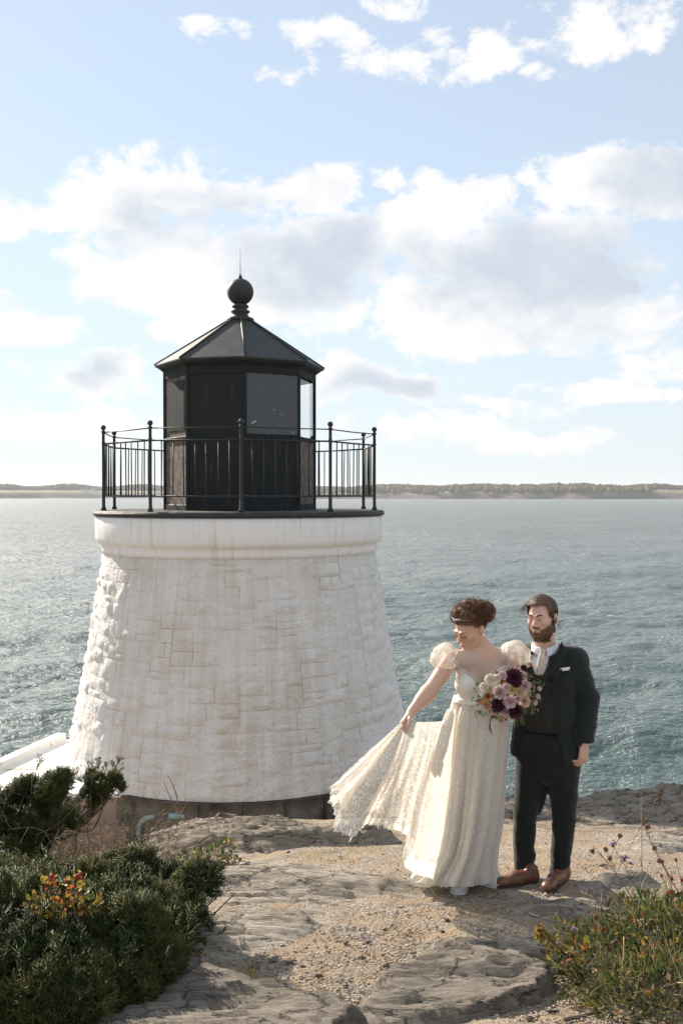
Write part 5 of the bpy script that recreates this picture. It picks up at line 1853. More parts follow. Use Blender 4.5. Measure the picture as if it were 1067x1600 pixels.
def body_mats():
    m, T = new_mat('skin')
    a = T.new('ShaderNodeAttribute', attribute_name='tint')
    n = T.noise(T.pos, 60, 3, .6)
    T.put(T.b.inputs['Base Color'], T.mix(T.map(n, .3, .7, 0, .12), a.outputs['Color'], (.55, .28, .2)))
    T.b.inputs['Roughness'].default_value = .48
    T.b.inputs['Subsurface Weight'].default_value = .18
    T.b.inputs['Subsurface Radius'].default_value = (.012, .005, .003)
    T.b.inputs['Subsurface Scale'].default_value = 1.0
    T.put(T.b.inputs['Normal'], T.bump(T.noise(T.pos, 420, 2, .6), .12, .002))

    def cloth(name, c, c2, scale=260, rough=.85, sheen=.25):
        m, T = new_mat(name)
        p = T.scalevec(T.pos, (1, 1, .8))
        n = T.noise(p, scale, 2, .6); big = T.noise(T.pos, 5, 3, .5)
        T.put(T.b.inputs['Base Color'], T.mix(T.math('ADD', T.map(n, .3, .7, 0, .75), T.map(big, .3, .7, 0, .25)), c, c2))
        T.b.inputs['Roughness'].default_value = rough
        T.b.inputs['Specular IOR Level'].default_value = .2
        T.b.inputs['Sheen Weight'].default_value = sheen
        T.b.inputs['Sheen Roughness'].default_value = .5
        T.put(T.b.inputs['Normal'], T.bump(n, .35, .002))
    cloth('suit_wool', (.010, .0145, .014), (.021, .027, .025), 260, .9, .2)
    cloth('trouser_wool', (.009, .0115, .0105), (.019, .022, .020), 260, .9, .18)
    cloth('vest_wool', (.022, .021, .018), (.042, .038, .032), 180, .9, .12)
    cloth('shirt_cotton', (.74, .76, .82), (.80, .82, .88), 300, .7, .1)
    cloth('tie_silk', (.60, .52, .44), (.70, .62, .54), 200, .5, .3)
    cloth('pocket_linen', (.78, .74, .68), (.85, .81, .75), 200, .7, .1)
    simple('brown_leather', (.20, .085, .045), .38, .25, 14, .25, 60, c2=(.10, .042, .022), world=True)
    simple('sole_dark', (.05, .032, .022), .7)
    simple('white_canvas', (.74, .73, .70), .65, .06, 12, .2, 90, world=True)
    simple('rubber_white', (.70, .69, .66), .5, .08, 12)
    simple('eye_white', (.62, .58, .55), .2, .02)
    simple('iris_dark', (.022, .016, .012), .15, .02)
    for nm, a, b in (('brown_hair', (.045, .024, .013), (.20, .108, .056)), ('auburn_hair', (.055, .022, .010), (.24, .105, .045)), ('beard_hair', (.10, .052, .030), (.27, .145, .082))):
        m, T = new_mat(nm)
        n = T.noise(T.pos, 45, 3, .6); n2 = T.noise(T.pos, 300, 2, .6)
        T.put(T.b.inputs['Base Color'], T.mix(T.math('ADD', T.map(n, .3, .7, 0, .6), T.map(n2, .3, .7, 0, .4)), a, b))
        T.b.inputs['Roughness'].default_value = .42
        T.put(T.b.inputs['Normal'], T.bump(n2, .5, .004))
        translucent(m, T, .12)

    # ivory lace: raised floral motifs on fine net
    def lace(name, net, solid, thr, trans):
        m, T = new_mat(name)
        p = T.pos
        w = T.noise(p, 44, 4, .62, 1.0)
        cell = T.voronoi(p, 75, 'F1')
        motif = T.map(T.math('ADD', w, T.math('MULTIPLY', cell, -.22)), thr - .05, thr + .04)
        c = T.mix(motif, (.83, .785, .715), (.90, .88, .84))
        T.put(T.b.inputs['Base Color'], c)
        T.b.inputs['Roughness'].default_value = .8
        T.b.inputs['Sheen Weight'].default_value = .15
        T.put(T.b.inputs['Normal'], T.bump(T.math('ADD', motif, T.math('MULTIPLY', w, .8)), .55, .006))
        mx = translucent(m, T, trans)
        tr = T.new('ShaderNodeBsdfTransparent')
        m2 = T.new('ShaderNodeMixShader')
        T.put(m2.inputs[0], T.map(motif, 0, 1, net, solid))
        T.l.new(tr.outputs[0], m2.inputs[1]); T.l.new(mx.outputs[0], m2.inputs[2])
        T.l.new(m2.outputs[0], T.o.inputs[0])
    lace('lace', .88, 1.0, .46, .45)
    lace('lace_train', .55, .97, .42, .58)
    m, T = new_mat('satin')
    T.put(T.b.inputs['Base Color'], T.mix(T.noise(T.pos, 60, 3, .6), (.74, .69, .61), (.82, .78, .71)))
    T.b.inputs['Roughness'].default_value = .45
    T.put(T.b.inputs['Normal'], T.bump(T.noise(T.pos, 90, 3, .6), .3, .004))
    # sheer tulle with beads
    for nm, op in (('tulle', .50), ('tulle_puff', .40)):
        m, T = new_mat(nm)
        bead = T.map(T.voronoi(T.pos, 95, 'F1'), .16, .24, 1, 0)
        T.put(T.b.inputs['Base Color'], (.82, .76, .68, 1))
        T.b.inputs['Roughness'].default_value = .5
        mx = translucent(m, T, .45, (.82, .74, .64, 1))
        tr = T.new('ShaderNodeBsdfTransparent')
        m2 = T.new('ShaderNodeMixShader')
        lw = T.new('ShaderNodeLayerWeight'); lw.inputs[0].default_value = .35
        f = T.math('MAXIMUM', T.math('MULTIPLY', bead, .85), T.math('ADD', op, T.math('MULTIPLY', lw.outputs['Facing'], .35)), clamp=True)
        T.put(m2.inputs[0], f)
        T.l.new(tr.outputs[0], m2.inputs[1]); T.l.new(mx.outputs[0], m2.inputs[2])
        T.l.new(m2.outputs[0], T.o.inputs[0])
    simple('silver', (.62, .58, .52), .3, .1, 30, metal=.9)
    simple('pearl', (.82, .78, .72), .3, .05, 30)
body_mats()


def skin_tint(V, base, lips=None, flush=()):
    C = np.tile(np.array(base, float), (len(V), 1))
    for c, r, col, a in flush:
        d = np.linalg.norm((V - np.array(c)), axis=1)
        w = (a * np.exp(-(d / r) ** 2))[:, None]
        C = C * (1 - w) + np.array(col) * w
    return C


def eyes(parent, L, R, s, down=0.0):
    """eyeballs just showing between the lids, brows above"""
    for q in (-1, 1):
        c = L((q * .031, -.0800, .0000))
        mb = MB().ball((0, 0, 0), .0118 * s, 12, 8)
        o = mb.build('eye', MATS['eye_white'], parent); o.location = c
        i = MB().ball((0, 0, 0), .0056 * s, 10, 6).build('iris', MATS['iris_dark'], o)
        i.location = Vector(R @ np.array((0, -.0075 * s, -.001 * s - down)))


def strand_mesh(curves, r, n=3):
    Vs, Fs, k = [], [], 0
    for P in curves:
        m = len(P)
        V, F = tube(P, np.concatenate([[r * .7], np.full(m - 2, r), [r * .25]]), n, False)
        Vs.append(V); Fs.append(np.array(F) + k); k += len(V)
    return np.concatenate(Vs), np.concatenate(Fs)


def hair_from(Vs, Fs, keep):
    """faces of a mesh whose vertices all pass keep"""
    kf = keep[Fs].all(1)
    F = Fs[kf]
    us, inv = np.unique(F, return_inverse=True)
    return Vs[us], inv.reshape(F.shape)


def shoe(name, heel, toe, w, mat, solemat, parent, high=.07, rs_=.012):
    """leather or canvas shoe from heel to toe on the ground"""
    h = np.array(heel, float); t = np.array(toe, float)
    d = t - h; L = np.linalg.norm(d); d /= L
    x = np.cross(d, (0, 0, 1)); x /= np.linalg.norm(x)
    lo = np.minimum(h, t) - .09; hi = np.maximum(h, t) + .09
    S = Sdf(np.arange(lo[0], hi[0], .005), np.arange(lo[1], hi[1], .005), np.arange(lo[2] - .0, hi[2] + .08, .005))
    up = np.array((0, 0, 1.))
    S.cone(h + d * .035 + up * .045, h + d * .04 + up * (high + .02), .036, .036, .02)
    S.cone(h + d * .035 + up * .038, h + d * L * .5 + up * .040, .034, .036, .03, 'u', (x, 1.05))
    S.cone(h + d * L * .45 + up * .036, t - d * .045 + up * .026, .033, .026, .03, 'u', (x, 1.30))
    S.cone(t - d * .06 + up * .026, t - d * .026 + up * .022, .026, .019, .02, 'u', (x, 1.25))
    # flat underside
    Z = S.g[2][None, None, :]
    S.F = np.maximum(S.F, (lo[2] + .09 + .014) - Z)
    V, F = S.mesh(1)
    o = obj(name, V, F, MATS[mat], parent)
    # sole: a welt following the outline
    n = 28
    ring = []
    for i in range(n):
        a = 2 * math.pi * i / n
        u = (1 - math.cos(a)) / 2
        wd = w * (.78 + .32 * smoothstep(.35, .75, np.array(u)) - .1 * (u > .95)) * math.sqrt(max(0, 1 - (2 * u - 1) ** 8 * .98)) * (1 if math.sin(a) >= 0 else -1) * min(1, abs(math.sin(a)) * 2.2)
        ring.append(h + d * (u * (L + .006) - .003) + x * wd)
    ring = np.array(ring)
    z0 = lo[2] + .09
    V = np.concatenate([np.c_[ring[:, :2], np.full(n, z0 + .001)], np.c_[ring[:, :2], np.full(n, z0 + rs_ + .006)]])
    F = [tuple(range(n))[::-1], tuple(range(n, 2 * n))] + [(i, (i + 1) % n, n + (i + 1) % n, n + i) for i in range(n)]
    obj('sole', V, F, MATS[solemat], o, False)
    return o
# ------------------------------------------------------------------ the groom
def build_groom():
    rs = np.random.RandomState(101)
    YG = 5.85
    base = at(845, 1376, YG)
    t = empty('person', (base.x, base.y, 0.0), 'bearded person in dark green-black three-piece suit looking left', 'person')
    O = np.array(t.location)

    def W(px, py, Y=YG):
        return np.array(at(px, py, Y)) - O

    def child(name, V, F, mat, par=t, **k):
        return obj(name, V, F, MATS[mat], par, **k)
    yaw = math.radians(20)
    RT = np.array(Matrix.Rotation(-yaw, 3, 'Z'))     # chest turned a little to the left of the picture
    hc = W(846, 964, 5.80)
    RH = frame((-math.sin(math.radians(36)), -math.cos(math.radians(36)), -.06), math.radians(-2))
    hs = .98
    neck0, neck1 = W(853, 1024, 5.87), W(848, 985, 5.83)
    shR, shL = W(832, 1028, 5.94), W(895, 1032, 5.80)
    elR, wrR = W(806, 1090, 6.02), W(775, 1120, 5.98)
    elL, wrL = W(917, 1092, 5.80), W(913, 1158, 5.74)
    hipR, hipL = W(832, 1180, 5.88), W(880, 1180, 5.84)
    knR, knL = W(820, 1272, 5.84), W(881, 1275, 5.78)
    anR, anL = W(818, 1354, 5.88), W(874, 1358, 5.84)

    def torso(S, g=0.0, k=.05, low=True):
        S.ell(W(856, 1058), np.array((.162, .108, .15)) + g, k, RT)
        S.cone(shR, shL, .058 + g, .058 + g, k)
        S.ell(W(853, 1112, 5.85), np.array((.154, .108, .14)) + g, k, RT)
        if low:
            S.ell(W(855, 1165, 5.86), np.array((.170, .122, .11)) + g, k, RT)

    def arms(S, g=0.0, k=.03, left=True, right=True, cuff=0.0):
        if left:
            S.chain([shL, elL, wrL + (elL - wrL) * cuff], [.064 + g, .052 + g, .036 + g], k)
        if right:
            S.chain([shR, elR, wrR], [.064 + g, .050 + g, .036 + g], k)

    # ---- body, one skin
    hx, hz = hc[0], hc[2]
    S = Sdf(axis((-.40, hx - .13, .012), (hx - .13, hx + .13, .0032), (hx + .13, wrL[0] - .08, .010), (wrL[0] - .08, wrL[0] + .08, .0042), (wrL[0] + .08, .5, .012)),
            np.arange(-.26, .34, .0042),
            axis((-.02, wrL[2] - .19, .014), (wrL[2] - .19, wrL[2] + .05, .0042), (wrL[2] + .05, hz - .2, .012), (hz - .2, hz + .17, .0032)))
    torso(S, -.02); arms(S, -.018)
    S.cone(neck0, neck1, .066, .058, .03)
    for hip, kn, an in ((hipR, knR, anR), (hipL, knL, anL)):
        S.chain([hip, kn, an], [.075, .042, .032], .02)
        S.cone(an, an + np.array((-.03, -.10, -.05)), .032, .024, .02)
    hand(S, wrL + np.array((-.002, -.002, -.004)), (-.10, -.12, -1), (-.75, .65, 0), 1, 1.12, (.42, .62, .45), .05)
    hand(S, wrR, (-.8, .1, -.5), (0, -1, 0), 1, 1.05, (.3, .4, .3))
    L = head(S, hc, RH, hs)
    V, F = S.mesh(1)
    tone = (.66, .425, .325)
    C = skin_tint(V, tone, None, [(L((0, -.104, -.069)), .016, (.42, .17, .14), .8), (L((.045, -.07, -.03)), .03, (.60, .30, .22), .5), (L((-.045, -.07, -.03)), .03, (.60, .30, .22), .5), (L((0, -.11, -.03)), .014, (.60, .29, .22), .5)] + [(wrL + np.array((-.01, -.03, -.09)), .07, (.58, .31, .23), .5)])
    body = obj('body', V, F, MATS['skin'], t, True, C)
    eyes(body, L, RH, hs, .001)
    # brows
    mb = MB()
    for q in (-1, 1):
        P = [L((q * x, y, z)) for x, y, z in ((.012, -.102, .020), (.024, -.101, .0255), (.038, -.093, .0255), (.050, -.080, .019))]
        mb.tube(curve_pts(P, 9), np.array([.0035, .0050, .0052, .005, .0046, .004, .0034, .0026, .0012]) * hs, 5)
    mb.build('eyebrows', MATS['brown_hair'], body)

    # ---- beard and hair grown from the head's own surface
    Sh = Sdf(np.arange(hx - .13, hx + .13, .0035), np.arange(hc[1] - .15, hc[1] + .16, .0035), np.arange(hz - .19, hz + .16, .0035))
    L2 = head(Sh, hc, RH, hs)
    Sh.cone(neck0, neck1, .066, .058, .03)
    Vh, Fh = Sh.mesh(1)
    N = normals(Vh, Fh)
    q = ((Vh - hc) @ RH) / hs              # local head coordinates
    x, y, z = np.abs(q[:, 0]), q[:, 1], q[:, 2]
    jit = .006 * fbm(q[:, 0] * 90, y * 90, z * 90, 2)
    # beard: jaw, chin, moustache, sideburns
    cheek = -.060 + .7 * np.clip(x - .036, 0, .03) + np.where(y > -.03, 1.0 * (y + .03), 0) + jit
    bd = (z < cheek) & (y < .014 + jit) & (z > -.150) & ~((z < -.088) & (y > -.006 - .3 * (z + .088)))
    lips = (x < .024) & (np.abs(z + .069) < .0095) & (y < -.08)
    must = (x < .031) & (z > -.0605) & (z < -.043 - .2 * x) & (y < -.085)
    nose = (np.hypot(x, z + .034) < .019) & (y < -.095)
    free = (x < .030) & (z > -.043)
    bd = (bd & ~lips & ~free & ~nose) | (must & ~nose & ~lips)
    off = np.where(z < -.08, .0030, .0016) * hs * (1 + .5 * fbm(q[:, 0] * 70, y * 70, z * 70, 2))
    Vb = Vh + N * off[:, None]
    v, f = hair_from(Vb, Fh, bd)
    bo = child('beard', v, f, 'beard_hair')
    cs = []
    idx = np.nonzero(bd)[0]
    for i in rs.choice(idx, 1800):
        d = N[i] * .7 + np.array((0, 0, -.9)) + rs.normal(size=3) * .4
        d /= np.linalg.norm(d)
        p = Vh[i] + N[i] * .002
        ln = rs.uniform(.004, .008)
        cs.append(np.array([p, p + d * ln * .5 + N[i] * .002, p + d * ln]))
    v, f = strand_mesh(cs, .0006)
    child('whiskers', v, f, 'beard_hair', bo)
    # hair: side part, swept over the forehead
    hl = .072 - .55 * np.clip(x - .045, 0, .05) * (y < -.02) + jit
    hairm = ((z > np.where(y < -.045, hl, -.2)) & (y < -.045)) | ((y >= -.045) & (z > np.where(y < .012, .022 - .9 * (y + .045) + (x < .06) * .03, -.050 - .2 * y))) | ((y >= .03) & (z > -.088))
    hairm &= ~((x > .070) & (y < .045) & (z < .028) & (y > -.004))
    thick = (.006 + .020 * smoothstep(.02, .10, z) * smoothstep(.06, -.06, y)) * (1 + .35 * fbm(q[:, 0] * 30, y * 12, z * 30, 3))
    v, f = hair_from(Vh + N * (thick * hs)[:, None], Fh, hairm)
    ho = child('hair', v, f, 'brown_hair')
    cs = []
    idx = np.nonzero(hairm)[0]
    for i in rs.choice(idx, 4200):
        ql = q[i]
        back = np.array((-.35 if ql[2] > .05 else 0.0, .9, -.15 if ql[2] > .05 else -.8))
        if ql[1] < -.03 and ql[2] > .06:
            back = np.array((-.9, -.15 + .5 * rs.rand(), .15))
        d = RH @ (back + rs.normal(size=3) * .13)
        d -= N[i] * (d @ N[i]) * .8
        d /= np.linalg.norm(d) + 1e-9
        p = Vh[i] + N[i] * thick[i] * hs * rs.uniform(.8, 1.02)
        ln = rs.uniform(.016, .034)
        cs.append(np.array([p, p + d * ln * .35 + N[i] * .0025, p + d * ln * .7 + N[i] * .001, p + d * ln - N[i] * .004]))
    # windblown lock at the forehead and tufts at the nape
    for i in range(26):
        a = L((-.06 + rs.normal() * .006, -.068 + rs.normal() * .01, .078 + rs.normal() * .008))
        b = a + RH @ np.array((-.022 + rs.normal() * .006, -.012, -.018 + rs.normal() * .01)); c = b + RH @ np.array((-.006 + rs.normal() * .006, 0, -.030 + rs.normal() * .01))
        cs.append(curve_pts([a, b, c], 5))
    for i in range(40):
        a = L((.055 + rs.normal() * .012, .075 + rs.normal() * .015, -.045 + rs.normal() * .02))
        d = RH @ np.array((.018 + rs.normal() * .008, .012, -.020 + rs.normal() * .01))
        cs.append(curve_pts([a, a + d * .7, a + d + np.array((.004, 0, .004))], 4))
    v, f = strand_mesh(cs, .0006)
    child('strands', v, f, 'brown_hair', ho)

    # ---- shirt, collar, tie
    G = lambda s=.006: (np.arange(-.30, .42, s), np.arange(-.26, .30, s), np.arange(.30, 1.52, s))
    S = Sdf(np.arange(-.25, .32, .006), np.arange(-.26, .25, .006), np.arange(.85, 1.5, .006))
    torso(S, .0, low=False)
    S.F = np.maximum(S.F, S.g[2][None, None, :] - (W(0, 1012)[2]))
    S.F = np.maximum(S.F, W(0, 1135)[2] - S.g[2][None, None, :])
    V, F = S.mesh(2)
    sh = child('shirt', V, F, 'shirt_cotton')
    # stand-up collar with spread points, a curved band round the neck
    nd = (neck1 - neck0) / np.linalg.norm(neck1 - neck0)
    cb, ct = neck0 + nd * .035, neck0 + nd * .105
    fw = RT @ np.array((0, -1, 0)); sd = RT @ np.array((1, 0, 0))
    rows = []
    nA = 40
    for j, (h, r) in enumerate(((0, .071), (.034, .069), (.046, .0705), (.044, .075), (.022, .080), (.0, .083))):
        row = []
        for i in range(nA):
            a = math.radians(12) + (2 * math.pi - math.radians(24)) * i / (nA - 1)
            front = math.cos(a)
            hh = h - (.022 * max(0, front) ** 2 if j < 4 else 0)
            if j == 5:
                hh = -.004 - .030 * max(0, front) ** 6
            rr = r + (.010 * max(0, front) if j > 3 else 0)
            row.append(cb + nd * hh + fw * rr * math.cos(a) * 1.02 + sd * rr * math.sin(a) - fw * .004)
        rows.append(row)
    child('collar', np.array(rows).reshape(-1, 3), grid_faces(6, nA), 'shirt_cotton', sh)
    # tie: knot and blade
    k0 = cb + fw * .088 + nd * .022
    tb = W(845, 1062, 5.77)
    P = [k0, k0 + (tb - k0) * .12 + fw * .006, k0 + (tb - k0) * .3 + fw * .012, k0 + (tb - k0) * .6 + fw * .010, tb + fw * .0 + np.array((0, 0, -.02))]
    P = curve_pts(P, 14)
    wd = np.array([.019, .020, .017, .0145, .016, .019, .021, .023, .025, .027, .028, .029, .030, .031])
    Vt = []
    for i in range(14):
        for a in np.linspace(0, 2 * math.pi, 10, endpoint=False):
            Vt.append(P[i] + sd * wd[i] * math.cos(a) + fw * (.011 if i < 3 else .006) * math.sin(a))
    child('tie', np.array(Vt), grid_faces(14, 10, True), 'tie_silk', sh)

    # ---- waistcoat
    S = Sdf(np.arange(-.27, .32, .006), np.arange(-.28, .25, .006), np.arange(.75, 1.42, .006))
    torso(S, .012)
    zV = W(0, 1056, 5.7)[2]
    PX = lambda px, py, Y=5.72: (W(px, py, Y)[0], W(px, py, Y)[2])
    S.poly([PX(820, 985), PX(880, 985), PX(873, 1000), PX(850, 1057), PX(839, 1057), PX(829, 1020)], -.4, .02)
    S.F = np.maximum(S.F, (W(0, 1149, 5.72)[2]) - S.g[2][None, None, :] + .06 * np.abs(S.g[0][:, None, None] - .0) * 0)
    S.F = np.maximum(S.F, S.g[2][None, None, :] - W(0, 1008)[2])
    V, F = S.mesh(2)
    V = wrinkle(V, F, .004, 7, 7, 12, 3)
    ve = child('waistcoat', V, F, 'vest_wool')
    bt = MB().lathe([(.0078, 0), (.008, .002), (.006, .004), (.0, .0045)], 10).data('button', MATS['sole_dark'])
    for (px, py) in ((833, 1080), (850, 1082), (834, 1103), (852, 1105), (836, 1126), (854, 1128)):
        d0 = ray(px, py)
        # ride on the waistcoat surface: nearest vertex to the ray
        c = np.array((0, 0, CAMZ)) - O
        dv = np.array(d0) / np.linalg.norm(np.array(d0))
        w = V - c
        along = w @ dv
        dist = np.linalg.norm(w - along[:, None] * dv, axis=1)
        ok = np.nonzero(dist < .008)[0]
        if len(ok):
            p = V[ok[np.argmin(along[ok])]]
            o = link(bpy.data.objects.new('button', bt), ve)
            o.location = p - dv * .001
            o.rotation_euler = Vector(-dv).to_track_quat('Z', 'Y').to_euler()

    # ---- trousers
    S = Sdf(np.arange(-.28, .32, .007), np.arange(-.26, .28, .007), np.arange(.02, 1.02, .007))
    S.ell(W(855, 1165, 5.86), (.180, .132, .12), .05, RT)
    S.ell(W(856, 1198, 5.86), (.178, .125, .11), .03, RT)
    for hip, kn, an, sgn in ((hipR, knR, anR, -1), (hipL, knL, anL, 1)):
        S.chain([hip + np.array((0, 0, -.02)), kn, an + np.array((0, 0, -.02))], [.100, .068, .052], .010)
        S.cone(kn + np.array((0, .015, -.06)), an + np.array((0, .012, -.02)), .056, .052, .02)
    S.cone(W(846, 1212, 5.86), W(836, 1262, 5.86), .060, .044, .008); S.cone(W(866, 1212, 5.84), W(873, 1262, 5.83), .060, .044, .008)
    S.F = np.maximum(S.F, (anR[2] - .035) - S.g[2][None, None, :])
    S.F = np.maximum(S.F, S.g[2][None, None, :] - W(0, 1140)[2])
    V, F = S.mesh(2)
    kz = np.exp(-((V[:, 2] - .42) / .09) ** 2) + 1.3 * np.exp(-((V[:, 2] - .14) / .06) ** 2) + np.exp(-((V[:, 2] - .72) / .08) ** 2)
    V = V + normals(V, F) * ((.004 + .008 * kz) * fbm(V[:, 0] * 8 + V[:, 2] * 6, V[:, 1] * 8, V[:, 2] * 13 + V[:, 0] * 14, 3))[:, None]
    child('trousers', V, F, 'trouser_wool')

    # ---- jacket
    S = Sdf(np.arange(-.36, .46, .0065), np.arange(-.30, .32, .0065), np.arange(.55, 1.50, .0065))
    torso(S, .028)
    S.ell(W(857, 1180, 5.87), (.180, .125, .13), .06, RT)
    S.cone(neck0 + np.array((0, .02, -.03)), neck0 + np.array((0, .025, .015)), .088, .076, .05)
    arms(S, .014, .02, True, True, .03)
    S.chain([shL, elL, wrL + (elL - wrL) * .02], [.066, .060, .050], .02)
    # loose tail swinging out behind the bride
    S.cone(W(818, 1120, 5.90), W(803, 1186, 5.88), .060, .030, .03, 'u', (RT @ np.array((0, 1, 0)), 1.5))
    zc = wrL[2] - .004
    Xg, Zg = S.g[0][:, None, None], S.g[2][None, None, :]
    # open front
    S.poly([PX(828, 975), PX(874, 975), PX(874, 994), PX(851, 1057), PX(864, 1094), PX(873, 1150), PX(884, 1215), PX(806, 1215), PX(809, 1180), PX(812, 1140), PX(818, 1090), PX(823, 1045), PX(820, 1010)], -.5, -.01, 's', .004)
    # hem, higher on the left of the picture
    hem = np.interp(S.g[0], [W(800, 0)[0], W(830, 0)[0], W(880, 0)[0], W(905, 0)[0]], [W(0, 1182, 5.8)[2], W(0, 1196, 5.8)[2], W(0, 1200, 5.75)[2], W(0, 1190, 5.75)[2]])[:, None, None]
    sleeve = (Xg > W(904, 0)[0])
    S.F = np.where(sleeve, S.F, np.maximum(S.F, hem - Zg))
    S.F = np.maximum(S.F, np.where(sleeve, zc - Zg, -1))
    # hollow at the neck so the shirt shows
    S.cone(neck0 + fw * .02 + np.array((0, 0, -.02)), neck1 + fw * .03, .080, .082, .01, 's')
    # lapels stand a little proud
    V, F = S.mesh(2)
    arm = smoothstep(.20, .26, V[:, 0])
    V = V + normals(V, F) * (.0045 * fbm(V[:, 0] * 8, V[:, 1] * 8, V[:, 2] * 9, 3) + arm * .006 * fbm(V[:, 0] * 14, V[:, 1] * 14, V[:, 2] * 26 + V[:, 0] * 20, 2))[:, None]
    jk = child('jacket', V, F, 'suit_wool')

    def project(pxs, lift):
        """points of the jacket surface seen at these pixels"""
        c = np.array((0, 0, CAMZ)) - O
        out = []
        for px, py in pxs:
            dv = np.array(ray(px, py)); dv /= np.linalg.norm(dv)
            w = V - c; al = w @ dv
            dist = np.linalg.norm(w - al[:, None] * dv, axis=1)
            ok = np.nonzero(dist < .010)[0]
            a = al[ok].min() if len(ok) else 5.72
            out.append(c + dv * (a - lift))
        return np.array(out)

    def patch(name, quad, n, m, lift, th, mat, par):
        """a flap lying on the jacket: quad of pixel corners, subdivided"""
        q = np.array(quad, float)
        U, Vv = np.meshgrid(np.linspace(0, 1, n), np.linspace(0, 1, m), indexing='ij')
        px = (q[0] * (1 - U)[..., None] + q[1] * U[..., None]) * (1 - Vv)[..., None] + (q[3] * (1 - U)[..., None] + q[2] * U[..., None]) * Vv[..., None]
        A = project(px.reshape(-1, 2), lift); B = project(px.reshape(-1, 2), lift - th)
        f = grid_faces(n, m)
        ring = [k * m for k in range(n)] + [(n - 1) * m + k for k in range(1, m)] + [k * m + m - 1 for k in range(n - 2, -1, -1)] + list(range(m - 2, 0, -1))
        N_ = len(A)
        fs = np.array([(ring[k], N_ + ring[k], N_ + ring[(k + 1) % len(ring)], ring[(k + 1) % len(ring)]) for k in range(len(ring))])
        return obj(name, np.concatenate([A, B]), np.concatenate([f[:, ::-1], fs]), MATS[mat], par)
    patch('lapel', [(877, 1002), (854, 1057), (869, 1066), (888, 1024)], 10, 5, .012, .008, 'suit_wool', jk)
    patch('lapel', [(824, 1012), (820, 1050), (813, 1056), (812, 1022)], 10, 5, .012, .008, 'suit_wool', jk)
    patch('pocket_square', [(874, 1049), (875, 1044), (890, 1042), (889, 1047)], 5, 3, .012, .008, 'pocket_linen', jk)
    # shirt cuff
    d = (wrL - elL) / np.linalg.norm(wrL - elL)
    MB().tube([wrL - d * .03, wrL - d * .005, wrL + d * .006], [.036, .0365, .036], 18).build('cuff', MATS['shirt_cotton'], sh)

    # ---- shoes
    gl = lambda p: np.array((p[0], p[1], gz(p[0] + O[0], p[1] + O[1]) - 0.0))
    toeR, heelR = atz(780, 1375, .03), atz(829, 1369, .03)
    toeL, heelL = atz(853, 1385, .03), atz(881, 1366, .03)
    for tp, hp in ((toeR, heelR), (toeL, heelL)):
        z = gz((tp.x + hp.x) / 2, (tp.y + hp.y) / 2) + .004
        a = np.array((hp.x, hp.y, z)) - O; b = np.array((tp.x, tp.y, z)) - O
        dd = (b - a) / np.linalg.norm(b - a)
        mid = (a + b) / 2
        a, b = mid - dd * .145, mid + dd * .145
        shoe('shoe', a, b, .043, 'brown_leather', 'sole_dark', t, .06)
    return t
build_groom()
